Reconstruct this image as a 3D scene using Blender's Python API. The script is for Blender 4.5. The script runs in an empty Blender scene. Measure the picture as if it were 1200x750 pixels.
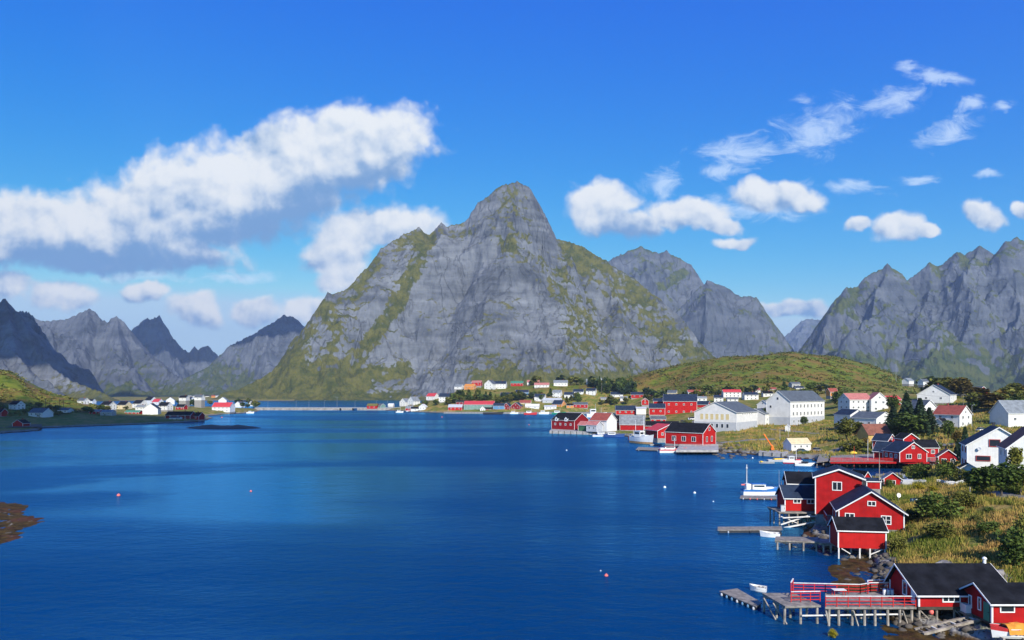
import bpy, bmesh, math, random
import numpy as np
from mathutils import Vector, Matrix

R = math.radians
random.seed(7)
S = bpy.context.scene
COL = S.collection
F, HC, HY, CX = 800.0, 26.0, 460.0, 600.0      # focal length in photo pixels, camera height, horizon row, centre column

# ------------------------------------------------------------------ camera
cam_data = bpy.data.cameras.new('camera')
cam_data.sensor_width = 36.0
cam_data.lens = 24.0
cam_data.shift_y = 85.0 / 1200.0
cam_data.clip_start = 0.5
cam_data.clip_end = 80000.0
cam = bpy.data.objects.new('camera', cam_data)
cam.location = (0, 0, HC)
cam.rotation_euler = (R(90), 0, 0)
COL.objects.link(cam)
S.camera = cam

# ------------------------------------------------------------------ exposure
S.view_settings.view_transform = 'Standard'
S.view_settings.look = 'None'
S.view_settings.gamma = 1.0
S.view_settings.exposure = 0.38
S.view_settings.use_curve_mapping = False
S.render.engine = 'CYCLES'
S.cycles.max_bounces = 6
S.cycles.diffuse_bounces = 2
S.cycles.glossy_bounces = 3
S.cycles.transparent_max_bounces = 12
S.cycles.volume_bounces = 0
S.cycles.use_denoising = True

# ------------------------------------------------------------------ sun
SUN_AZ, SUN_EL = 165.0, 33.0                    # compass angle from +Y towards +X, elevation
SUN_DIR = Vector((math.sin(R(SUN_AZ)) * math.cos(R(SUN_EL)), math.cos(R(SUN_AZ)) * math.cos(R(SUN_EL)), math.sin(R(SUN_EL))))
sun_data = bpy.data.lights.new('sun', 'SUN')
sun_data.energy = 4.9
sun_data.angle = R(0.5)
sun_data.color = (1.0, 0.94, 0.84)
sun = bpy.data.objects.new('sun', sun_data)
sun.rotation_euler = SUN_DIR.to_track_quat('Z', 'Y').to_euler()
COL.objects.link(sun)

# ------------------------------------------------------------------ sky with procedural clouds
class NG:
    """small helper to write node graphs as expressions"""
    def __init__(self, tree):
        self.t = tree; self.n = tree.nodes; self.l = tree.links
    def node(self, typ, **kw):
        nd = self.n.new(typ)
        for k, v in kw.items(): setattr(nd, k, v)
        return nd
    def put(self, sock, v):
        if v is None: return
        if isinstance(v, bpy.types.NodeSocket): self.l.new(v, sock)
        else: sock.default_value = v
    def m(self, op, a, b=None, c=None, clamp=False):
        nd = self.node('ShaderNodeMath', operation=op, use_clamp=clamp)
        self.put(nd.inputs[0], a); self.put(nd.inputs[1], b); self.put(nd.inputs[2], c)
        return nd.outputs[0]
    def v(self, op, a, b=None, scale=None):
        nd = self.node('ShaderNodeVectorMath', operation=op)
        self.put(nd.inputs[0], a); self.put(nd.inputs[1], b)
        if scale is not None: self.put(nd.inputs['Scale'], scale)
        return nd.outputs['Value'] if op in ('LENGTH', 'DOT_PRODUCT', 'DISTANCE') else nd.outputs[0]
    def xyz(self, a):
        nd = self.node('ShaderNodeSeparateXYZ'); self.put(nd.inputs[0], a)
        return nd.outputs
    def vec(self, x, y, z=0.0):
        nd = self.node('ShaderNodeCombineXYZ')
        self.put(nd.inputs[0], x); self.put(nd.inputs[1], y); self.put(nd.inputs[2], z)
        return nd.outputs[0]
    def noise(self, vec, scale, detail=3.0, rough=0.55, dist=0.0, out='Fac', dim='3D', lac=2.0):
        nd = self.node('ShaderNodeTexNoise', noise_dimensions=dim)
        self.put(nd.inputs['Vector'], vec)
        nd.inputs['Scale'].default_value = scale; nd.inputs['Detail'].default_value = detail
        nd.inputs['Roughness'].default_value = rough; nd.inputs['Distortion'].default_value = dist
        nd.inputs['Lacunarity'].default_value = lac
        return nd.outputs[out]
    def ss(self, x, a, b, lo=0.0, hi=1.0):
        nd = self.node('ShaderNodeMapRange', interpolation_type='SMOOTHSTEP')
        self.put(nd.inputs['Value'], x)
        self.put(nd.inputs['From Min'], a); self.put(nd.inputs['From Max'], b)
        nd.inputs['To Min'].default_value = lo; nd.inputs['To Max'].default_value = hi
        return nd.outputs[0]
    def mix(self, f, a, b, blend='MIX'):
        nd = self.node('ShaderNodeMix', data_type='RGBA', blend_type=blend)
        self.put(nd.inputs[0], f)
        for s, x in ((nd.inputs[6], a), (nd.inputs[7], b)):
            if isinstance(x, (tuple, list)) and len(x) == 3: x = (*x, 1.0)
            self.put(s, x)
        return nd.outputs[2]
    def mapping(self, vec, loc=(0, 0, 0), rot=(0, 0, 0), scale=(1, 1, 1), typ='POINT'):
        nd = self.node('ShaderNodeMapping', vector_type=typ)
        self.put(nd.inputs['Vector'], vec)
        nd.inputs['Location'].default_value = loc; nd.inputs['Rotation'].default_value = rot; nd.inputs['Scale'].default_value = scale
        return nd.outputs[0]

world = bpy.data.worlds.new('World')
S.world = world
world.use_nodes = True
wt = world.node_tree
wt.nodes.clear()
g = NG(wt)
sky = g.node('ShaderNodeTexSky', sky_type='NISHITA', sun_disc=False)
sky.sun_elevation = R(SUN_EL); sky.sun_rotation = R(SUN_AZ)
sky.altitude = 0.0; sky.air_density = 1.0; sky.dust_density = 0.25; sky.ozone_density = 3.0
# the photograph's film response: a deep, saturated zenith and a pale horizon
sc_ = g.node('ShaderNodeSeparateColor'); g.put(sc_.inputs[0], sky.outputs[0])
cc_ = g.node('ShaderNodeCombineColor')
g.put(cc_.inputs[0], g.m('MINIMUM', g.m('MULTIPLY', g.m('POWER', sc_.outputs[0], 3.2), 0.0033), 0.40))
g.put(cc_.inputs[1], g.m('MINIMUM', g.m('MULTIPLY', g.m('POWER', sc_.outputs[1], 1.29), 0.0560), 0.58))
g.put(cc_.inputs[2], g.m('MINIMUM', g.m('MULTIPLY', g.m('POWER', sc_.outputs[2], 0.21), 0.475), 0.76))
skyc = cc_.outputs[0]
tc = g.node('ShaderNodeTexCoord')
d = g.xyz(tc.outputs['Generated'])
ysafe = g.m('MAXIMUM', d[1], 0.05)
# gnomonic sky coordinates: u to the right of north, w upwards, in units of one degree-ish hundredths
u = g.m('DIVIDE', d[0], ysafe)
w = g.m('DIVIDE', d[2], ysafe)
P = g.vec(g.m('MULTIPLY', u, 8.0), g.m('MULTIPLY', w, 8.0), 0.0)      # 1 unit = 100 photo pixels

def E(px, py, rx, ry, rot=0.0):
    return ((px - CX) / 100.0, (HY - py) / 100.0, rx / 100.0, ry / 100.0, -R(rot))

CUMULUS = [E(275, 215, 240, 66, -15), E(405, 178, 125, 62, -8), E(130, 255, 125, 54, -12), E(290, 232, 160, 66, -10), E(215, 262, 120, 40, 0), E(90, 288, 220, 40, 4), E(20, 262, 110, 46, 0), E(200, 292, 90, 24, 8), E(-60, 270, 150, 60, 0),
           E(445, 265, 95, 30, -4), E(405, 275, 45, 32, -10), E(395, 300, 50, 30, 0), E(400, 326, 40, 18, -10),
           E(70, 345, 60, 22, 0), E(10, 335, 40, 22, 0), E(230, 362, 38, 24, -6), E(298, 364, 36, 22, -4), E(360, 362, 42, 20, -10), E(172, 345, 30, 16, 0),
           E(702, 240, 44, 36, 8), E(730, 262, 54, 24, 8), E(805, 250, 62, 20, 4), E(842, 262, 40, 12, 20), E(905, 232, 68, 22, 8), E(865, 284, 36, 10, -4),
           E(1050, 264, 34, 20, -4), E(1005, 265, 20, 10, 0), E(1086, 268, 24, 8, 0), E(1152, 252, 26, 16, 20), E(1196, 245, 12, 10, 0), E(930, 362, 60, 14, 0), E(990, 368, 30, 10, 0)]
WISPS = [E(960, 150, 70, 36, -14), E(1040, 120, 55, 16, -20), E(862, 176, 60, 22, 0), E(850, 200, 50, 12, -8), E(775, 210, 38, 20, -10), E(990, 222, 60, 10, 6), E(1100, 92, 44, 12, 6),
         E(1070, 82, 22, 8, 0), E(1140, 122, 24, 9, -10), E(1180, 122, 16, 6, -10), E(1110, 150, 50, 20, -10), E(1156, 208, 18, 7, 0), E(1075, 210, 30, 8, 0), E(280, 322, 60, 10, 0), E(150, 325, 90, 10, 0), E(880, 245, 90, 20, 0)]

warp = g.noise(P, 1.6, 4.0, 0.55, out='Color')
warp2 = g.v('SUBTRACT', warp, (0.5, 0.5, 0.5))
Pw = g.v('ADD', P, g.v('SCALE', warp2, scale=0.34))
def field(ells, P):
    D = None; SW = None; SY = None
    for (cx, cy, rx, ry, ro) in ells:
        q = g.mapping(P, (cx, cy, 0), (0, 0, ro), (rx, ry, 1.0), 'TEXTURE')
        e = g.m('SUBTRACT', 1.0, g.v('LENGTH', q))
        wgt = g.m('MAXIMUM', g.m('ADD', e, 0.25), 0.0005)
        yl = g.m('MULTIPLY', g.xyz(q)[1], wgt)
        if D is None: D, SW, SY = e, wgt, yl
        else:
            D = g.m('SMOOTH_MAX', D, e, 0.12); SW = g.m('ADD', SW, wgt); SY = g.m('ADD', SY, yl)
    return D, g.m('DIVIDE', SY, SW)
D1, Y1 = field(CUMULUS, Pw)
nz = g.noise(P, 2.0, 7.0, 0.50, 0.1)
nzl = g.noise(g.v('ADD', P, (0.06, 0.09, 0.0)), 2.0, 7.0, 0.50, 0.1)
dens = g.m('ADD', g.m('ADD', 0.10, g.m('MULTIPLY', D1, 1.3)), g.m('MULTIPLY', g.m('SUBTRACT', nz, 0.46), 1.25))
bil = g.node('ShaderNodeTexVoronoi', feature='SMOOTH_F1'); g.put(bil.inputs['Vector'], Pw); bil.inputs['Scale'].default_value = 5.0; bil.inputs['Detail'].default_value = 2.0
dens = g.m('ADD', dens, g.m('MULTIPLY', g.m('SUBTRACT', 0.40, bil.outputs['Distance']), 0.38))
a1 = g.ss(dens, 0.0, 0.55)
relief = g.m('MULTIPLY', g.m('SUBTRACT', nz, nzl), 2.6)
thick = g.ss(dens, 0.1, 1.0)
# cloud light: bright rounded tops, blue grey flat bases
lit = g.m('ADD', g.m('ADD', g.m('MULTIPLY', Y1, 0.55), relief), g.m('MULTIPLY', g.m('SUBTRACT', g.noise(P, 1.3, 5.0, 0.6), 0.5), 1.3))
DK, _y = field([E(140, 306, 170, 22, 3), E(300, 270, 110, 20, -6), E(298, 160, 40, 20, 0), E(205, 232, 44, 18, 0), E(330, 255, 120, 24, -10), E(400, 215, 110, 22, -14), E(60, 312, 120, 22, 0), E(225, 318, 50, 16, 4), E(725, 278, 40, 14, 6), E(430, 205, 90, 18, -14)], Pw)
lit = g.m('SUBTRACT', lit, g.m('MULTIPLY', g.ss(g.m('ADD', DK, g.m('MULTIPLY', g.m('SUBTRACT', nz, 0.5), 0.7)), -0.5, 0.9), 0.55))
lit = g.ss(lit, -0.95, 0.60)
cl = g.mix(g.ss(lit, 0.0, 0.55), (0.15, 0.29, 0.53), (0.44, 0.53, 0.66))
cl = g.mix(g.ss(lit, 0.35, 1.0), cl, (0.69, 0.72, 0.75))
D2, Y2 = field(WISPS, Pw)
nw = g.noise(g.mapping(P, (3, 1, 0), (0, 0, R(16)), (0.8, 1.7, 1.0)), 2.6, 9.0, 0.66, 0.9)
wd = g.m('ADD', D2, g.m('MULTIPLY', g.m('SUBTRACT', nw, 0.53), 2.9))
a2 = g.m('MULTIPLY', g.ss(wd, -0.05, 1.0), 0.60)
front = g.ss(d[1], 0.05, 0.2)
above = g.ss(d[2], -0.01, 0.03)
fa = g.m('MULTIPLY', front, above)
c1 = g.mix(g.m('MULTIPLY', a2, fa), skyc, (0.62, 0.74, 0.88))
c2 = g.mix(g.m('MULTIPLY', a1, fa), c1, cl)
bg = g.node('ShaderNodeBackground')
g.put(bg.inputs['Color'], c2)
bg.inputs['Strength'].default_value = 1.0
wo = g.node('ShaderNodeOutputWorld')
wt.links.new(bg.outputs[0], wo.inputs['Surface'])
world.cycles.sampling_method = 'MANUAL'
world.cycles.sample_map_resolution = 512

# ------------------------------------------------------------------ tagging and mesh helpers
def tag(o, label=None, cat=None, group=None, kind=None):
    if label: o['label'] = label
    if cat: o['category'] = cat
    if group: o['group'] = group
    if kind: o['kind'] = kind
    return o
def link(o, parent=None):
    COL.objects.link(o)
    if parent is not None: o.parent = parent
    return o
def empty(name, loc=(0, 0, 0), rz=0.0):
    o = bpy.data.objects.new(name, None)
    o.location = loc; o.rotation_euler = (0, 0, rz); o.empty_display_size = 0.3
    return link(o)
def np_mesh(name, verts, faces, mat=None, smooth=False, attrs=None, matidx=None, mats=None):
    me = bpy.data.meshes.new(name)
    verts = np.asarray(verts, dtype=np.float32); faces = np.asarray(faces, dtype=np.int32)
    k = faces.shape[1]
    me.vertices.add(len(verts)); me.vertices.foreach_set('co', verts.ravel())
    me.loops.add(faces.size); me.loops.foreach_set('vertex_index', faces.ravel())
    me.polygons.add(len(faces))
    me.polygons.foreach_set('loop_start', np.arange(0, faces.size, k, dtype=np.int32))
    me.polygons.foreach_set('loop_total', np.full(len(faces), k, dtype=np.int32))
    if smooth: me.polygons.foreach_set('use_smooth', np.ones(len(faces), dtype=bool))
    for a, arr in (attrs or {}).items():
        at = me.attributes.new(a, 'FLOAT', 'POINT'); at.data.foreach_set('value', np.asarray(arr, dtype=np.float32).ravel())
    for mm in (mats or ([mat] if mat else [])): me.materials.append(mm)
    if matidx is not None: me.polygons.foreach_set('material_index', np.asarray(matidx, dtype=np.int32))
    me.update(calc_edges=True)
    return me

# ------------------------------------------------------------------ numpy noise
def _h(ix, iy, seed):
    n = (ix.astype(np.int64) * 374761393 + iy.astype(np.int64) * 668265263 + seed * 1442695040) & 0xffffffff
    n = ((n ^ (n >> 13)) * 1274126177) & 0xffffffff
    n = ((n ^ (n >> 16)) * 2246822519) & 0xffffffff
    return (n ^ (n >> 15)) & 0xffff
def perlin(x, y, seed=0):
    x0 = np.floor(x); y0 = np.floor(y); fx = x - x0; fy = y - y0
    ux = fx * fx * fx * (fx * (fx * 6 - 15) + 10); uy = fy * fy * fy * (fy * (fy * 6 - 15) + 10)
    def gr(ix, iy, dx, dy):
        a = _h(ix, iy, seed) * (2 * np.pi / 65536.0)
        return np.cos(a) * dx + np.sin(a) * dy
    a = gr(x0, y0, fx, fy); b = gr(x0 + 1, y0, fx - 1, fy); c = gr(x0, y0 + 1, fx, fy - 1); e = gr(x0 + 1, y0 + 1, fx - 1, fy - 1)
    return 1.5 * ((a + (b - a) * ux) + ((c + (e - c) * ux) - (a + (b - a) * ux)) * uy)
def fbm(x, y, oct=5, seed=0, gain=0.5, lac=2.03):
    s = 0.0; amp = 1.0; t = 0.0
    for i in range(oct):
        s = s + amp * perlin(x, y, seed + i * 17); t += amp
        x = x * lac + 13.7; y = y * lac - 7.3; amp *= gain
    return s / t
def ridged(x, y, oct=5, seed=0, gain=0.5, lac=2.07):
    s = 0.0; amp = 1.0; t = 0.0
    for i in range(oct):
        s = s + amp * (1 - 2 * np.abs(perlin(x, y, seed + i * 17))); t += amp
        x = x * lac + 5.1; y = y * lac + 9.2; amp *= gain
    return s / t
def sstep(x, a, b):
    t = np.clip((x - a) / (b - a), 0, 1); return t * t * (3 - 2 * t)
def at(px, py, Y):
    return ((px - CX) * Y / F, Y, HC - (py - HY) * Y / F)
def gp(px, py, z=0.0):
    Y = F * (HC - z) / (py - HY); return ((px - CX) * Y / F, Y, z)

# ------------------------------------------------------------------ materials
MATS = {}
def base_mat(name):
    m = bpy.data.materials.new(name); m.use_nodes = True
    nt = m.node_tree; nt.nodes.clear()
    gg = NG(nt)
    out = gg.node('ShaderNodeOutputMaterial'); bs = gg.node('ShaderNodeBsdfPrincipled')
    nt.links.new(bs.outputs[0], out.inputs['Surface'])
    return m, gg, bs, out
def paint(name, col, rough=0.6, var=0.18, scale=1.2, streak=0.0, metallic=0.0, spec=0.3, bump=0.0, board=0.0):
    """painted or bare surface with weather variation; streak adds vertical wear, board adds vertical cladding boards of that width"""
    if name in MATS: return MATS[name]
    m, gg, bs, out = base_mat(name)
    tcn = gg.node('ShaderNodeTexCoord')
    oi = gg.node('ShaderNodeObjectInfo')
    co = gg.v('ADD', tcn.outputs['Object'], gg.v('SCALE', gg.vec(1, 1, 1), scale=gg.m('MULTIPLY', oi.outputs['Random'], 37.0)))
    n = gg.noise(co, scale, 5.0, 0.6)
    dark = tuple(c * (1 - var * 1.4) for c in col); light = tuple(min(1, c * (1 + var)) for c in col)
    c = gg.mix(gg.ss(n, 0.3, 0.7), dark, light)
    if streak:
        st = gg.noise(gg.mapping(co, scale=(6.0, 6.0, 0.35)), 1.0, 4.0, 0.6)
        c = gg.mix(gg.m('MULTIPLY', gg.ss(st, 0.5, 0.75), streak), c, tuple(x * 0.55 + 0.02 for x in col))
    if board:
        o3 = gg.xyz(tcn.outputs['Object'])
        sx = gg.m('FRACT', gg.m('DIVIDE', gg.m('ADD', o3[0], o3[1]), board))
        ln = gg.m('SUBTRACT', 1.0, gg.ss(sx, 0.0, 0.16))
        c = gg.mix(gg.m('MULTIPLY', ln, 0.45), c, tuple(x * 0.35 for x in col))
        idn = gg.m('FLOOR', gg.m('DIVIDE', gg.m('ADD', o3[0], o3[1]), board))
        wn = gg.node('ShaderNodeTexWhiteNoise', noise_dimensions='1D'); gg.put(wn.inputs['W'], idn)
        c = gg.mix(gg.m('MULTIPLY', wn.outputs['Value'], 0.16), c, tuple(x * 0.6 for x in col))
    gg.put(bs.inputs['Base Color'], c)
    bs.inputs['Roughness'].default_value = rough; bs.inputs['Metallic'].default_value = metallic
    bs.inputs['Specular IOR Level'].default_value = spec
    if bump:
        bp = gg.node('ShaderNodeBump'); bp.inputs['Strength'].default_value = bump; bp.inputs['Distance'].default_value = 0.05
        gg.put(bp.inputs['Height'], gg.noise(co, scale * 6, 4.0, 0.6)); gg.put(bs.inputs['Normal'], bp.outputs[0])
    MATS[name] = m
    return m
# ------------------------------------------------------------------ mountains
def rock_material(name, rock_a, rock_b, green_a, green_b, bluish=0.0, gscale=1.0):
    m, gg, bs, out = base_mat(name)
    geo = gg.node('ShaderNodeNewGeometry')
    pos = geo.outputs['Position']
    at_ = gg.node('ShaderNodeAttribute', attribute_name='veg')
    n_big = gg.noise(pos, 0.006 * gscale, 6.0, 0.6)
    n_mid = gg.noise(pos, 0.03 * gscale, 6.0, 0.62)
    n_fine = gg.noise(pos, 0.17 * gscale, 4.0, 0.7)
    ck = gg.m('ABSOLUTE', gg.m('SUBTRACT', gg.noise(gg.mapping(pos, rot=(R(25), R(-35), 0), scale=(0.008 * gscale, 0.006 * gscale, 0.0036 * gscale)), 1.0, 5.0, 0.55, 0.9), 0.5))
    crack = gg.m('SUBTRACT', 1.0, gg.ss(ck, 0.0, 0.022))
    streak = gg.noise(gg.mapping(pos, rot=(0, R(14), 0), scale=(0.045 * gscale, 0.03 * gscale, 0.0035 * gscale)), 1.0, 6.0, 0.62, 0.5)
    band = gg.noise(gg.mapping(pos, rot=(R(30), R(58), R(20)), scale=(0.004 * gscale, 0.004 * gscale, 0.022 * gscale)), 1.0, 5.0, 0.62, 0.6)
    f = gg.m('ADD', gg.m('MULTIPLY', n_big, 0.3), gg.m('ADD', gg.m('MULTIPLY', streak, 0.30), gg.m('MULTIPLY', band, 0.40)))
    rc = gg.mix(gg.ss(f, 0.38, 0.62), rock_a, rock_b)
    # dark water stains and cracks running down the slabs, pale scars
    rc = gg.mix(gg.m('MULTIPLY', gg.ss(streak, 0.55, 0.70), 0.40), rc, tuple(c * 0.4 for c in rock_a))
    rc = gg.mix(gg.m('MULTIPLY', gg.ss(n_mid, 0.55, 0.72), 0.4), rc, tuple(c * 0.5 for c in rock_a))
    rc = gg.mix(gg.m('MULTIPLY', gg.ss(band, 0.60, 0.74), 0.4), rc, tuple(min(1, c * 1.35) for c in rock_b))
    rc = gg.mix(gg.m('MULTIPLY', crack, 0.38), rc, tuple(c * 0.3 for c in rock_a))
    gc = gg.mix(gg.ss(n_mid, 0.35, 0.65), green_a, green_b)
    gc = gg.mix(gg.m('MULTIPLY', gg.ss(n_fine, 0.52, 0.7), 0.55), gc, tuple(c * 0.45 for c in green_a))
    vg = gg.m('ADD', at_.outputs['Fac'], gg.m('MULTIPLY', gg.m('SUBTRACT', gg.m('ADD', gg.m('MULTIPLY', n_mid, 0.6), gg.m('MULTIPLY', n_fine, 0.4)), 0.5), 2.0))
    c = gg.mix(gg.ss(vg, 0.36, 0.64), rc, gc)
    gg.put(bs.inputs['Base Color'], c)
    bs.inputs['Roughness'].default_value = 0.9; bs.inputs['Specular IOR Level'].default_value = 0.12
    bp = gg.node('ShaderNodeBump'); bp.inputs['Strength'].default_value = 0.9; bp.inputs['Distance'].default_value = 9.0 / gscale
    hh = gg.m('ADD', gg.m('MULTIPLY', n_mid, 0.7), gg.m('ADD', gg.m('MULTIPLY', n_fine, 0.35), gg.m('SUBTRACT', gg.m('MULTIPLY', streak, 0.5), gg.m('MULTIPLY', crack, 0.25))))
    gg.put(bp.inputs['Height'], hh); gg.put(bs.inputs['Normal'], bp.outputs[0])
    return m

def skeleton_height(X, Y, lines, slope):
    h = np.full(X.shape, -1e6)
    for ln in lines:
        pts = np.array([at(*p[:3]) for p in ln['p']])
        sl = ln.get('s', slope)
        for a, b in zip(pts[:-1], pts[1:]):
            dx, dy = b[0] - a[0], b[1] - a[1]
            L2 = dx * dx + dy * dy + 1e-6
            t = np.clip(((X - a[0]) * dx + (Y - a[1]) * dy) / L2, 0, 1)
            dd = np.hypot(X - a[0] - t * dx, Y - a[1] - t * dy)
            hh = a[2] + t * (b[2] - a[2]) - sl * dd
            k = ln.get('k', 18.0)
            mx = np.maximum(h, hh)
            h = mx + k * 0.25 * np.maximum(1 - np.abs(h - hh) / k, 0) ** 2 * ln.get('sm', 0.6)
    return h

MESHES_MT = {}
def mountain(name, px0, px1, Y0, Y1, nx, ny, lines, slope, mat, sc=1.0, seed=1, apron=45.0, veg_bias=0.0, strips=(), vegh=0.0, rough=1.0, flute=1.0, slab=None):
    px = np.linspace(px0, px1, nx)
    v = np.linspace(0, 1, ny)
    Yv = Y0 + (Y1 - Y0) * v
    PX, YY = np.meshgrid(px, Yv)
    XX = (PX - CX) * YY / F
    wx = fbm(XX / (260 * sc), YY / (260 * sc), 5, seed + 50) * 90 * sc; wy = fbm(XX / (260 * sc) + 9.1, YY / (260 * sc), 5, seed + 70) * 90 * sc
    h0 = skeleton_height(XX, YY, lines, slope)
    hw = skeleton_height(XX + wx, YY + wy, lines, slope)
    crest = sstep(np.maximum(h0, hw), 0, 1)
    # warp fades out at crest lines so that the skyline stays where it is
    top = skeleton_height(XX, YY, [l for l in lines if l.get('main')], slope)
    near = sstep(h0 - top, -1, 40)
    dcrest = np.full(XX.shape, 1e9)
    for ln in lines:
        if not ln.get('main'): continue
        pts = np.array([at(*p[:3]) for p in ln['p']])
        for a, b in zip(pts[:-1], pts[1:]):
            dx, dy = b[0] - a[0], b[1] - a[1]
            t = np.clip(((XX - a[0]) * dx + (YY - a[1]) * dy) / (dx * dx + dy * dy + 1e-6), 0, 1)
            dcrest = np.minimum(dcrest, np.hypot(XX - a[0] - t * dx, YY - a[1] - t * dy))
    fade = sstep(dcrest, 0, 130 * sc)
    h = h0 + (hw - h0) * fade
    # facets and side gullies at several scales
    w2x = fbm(XX / (90 * sc), YY / (90 * sc), 3, seed + 91) * 40 * sc; w2y = fbm(XX / (90 * sc) + 3.3, YY / (90 * sc), 3, seed + 93) * 40 * sc
    r1 = ridged((XX + w2x) / (190 * sc) + 0.25 * YY / (190 * sc), (YY + w2y) / (300 * sc), 6, seed, 0.52) * 46 * sc * flute
    r2 = ridged((XX + w2x * .9) / (66 * sc) - 0.5 * YY / (66 * sc), (YY + w2y * .9 + h * 0.5) / (84 * sc), 5, seed + 5, 0.55) * 17 * sc
    r3 = ridged(XX / (24 * sc) + h / (150 * sc), YY / (50 * sc), 3, seed + 9) * 7.5 * sc
    rough_ = rough
    if slab is not None:
        PYs = HY - (h0 - HC) * F / YY; cx_, cy_, rx_, ry_ = slab
        rough_ = rough * (1 - 0.72 * sstep(np.hypot((PX - cx_) / rx_, (PYs - cy_) / ry_), 1.15, 0.6))
    h = h + rough_ * (r1 * (0.12 + 0.88 * fade) + r2 * (0.25 + 0.75 * fade) + r3)
    st = 26 * sc   # ledges
    led = st * (np.floor(h / st) + sstep((h / st) % 1.0, 0.25, 0.95))
    h = h + (led - h) * 0.35 * sstep(fbm(XX / (140 * sc), YY / (140 * sc), 3, seed + 33), -0.1, 0.35) * sstep(dcrest, 10, 60)
    z = apron * np.log1p(np.exp(np.clip(h / apron, -20, 40))) + np.where(h / apron > 40, 0, 0)
    z = np.where(h > apron * 30, h, z) - 7.0
    # slope and concavity drive vegetation
    gy, gx = np.gradient(z)
    cx = np.gradient(XX, axis=1); cy = np.gradient(YY, axis=0)
    slp = np.hypot(gx / np.maximum(cx, 1e-3), gy / np.maximum(cy, 1e-3))
    for _ in range(1):
        slp = (slp + np.roll(slp, 1, 0) + np.roll(slp, -1, 0) + np.roll(slp, 1, 1) + np.roll(slp, -1, 1)) / 5
    veg = 1.02 - 0.52 * slp + veg_bias + 0.6 * fbm(XX / (220 * sc), YY / (220 * sc), 4, seed + 41) + vegh * sstep(z, 260 * sc, 20)
    PY = HY - (z - HC) * F / YY
    for (pl, wd, amt) in strips:      # grassy gullies and ledges seen on the face
        pl = np.array(pl, float); dm = np.full(XX.shape, 1e9)
        for a, b in zip(pl[:-1], pl[1:]):
            dx, dy = b - a
            t = np.clip(((PX - a[0]) * dx + (PY - a[1]) * dy) / (dx * dx + dy * dy), 0, 1)
            dm = np.minimum(dm, np.hypot(PX - a[0] - t * dx, PY - a[1] - t * dy))
        veg = veg + amt * sstep(-dm, -wd, -wd * 0.3)
    veg = np.clip(veg, -0.6, 1.6)
    idx = np.arange(nx * ny).reshape(ny, nx)
    f = np.stack([idx[:-1, :-1], idx[:-1, 1:], idx[1:, 1:], idx[1:, :-1]], -1).reshape(-1, 4)
    zf = z.ravel()
    keep = (zf[f] > -4.0).any(axis=1)
    f = f[keep]
    me = np_mesh(name, np.stack([XX, YY, z], -1).reshape(-1, 3), f, mat, smooth=False, attrs={'veg': veg})
    o = link(bpy.data.objects.new(name, me))
    tag(o, kind='structure')
    return o

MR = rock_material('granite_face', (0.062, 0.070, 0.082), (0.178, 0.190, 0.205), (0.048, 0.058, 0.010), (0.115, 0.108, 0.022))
MRF = rock_material('far_granite', (0.050, 0.062, 0.080), (0.128, 0.142, 0.165), (0.034, 0.055, 0.014), (0.08, 0.092, 0.022), gscale=0.6)

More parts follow.
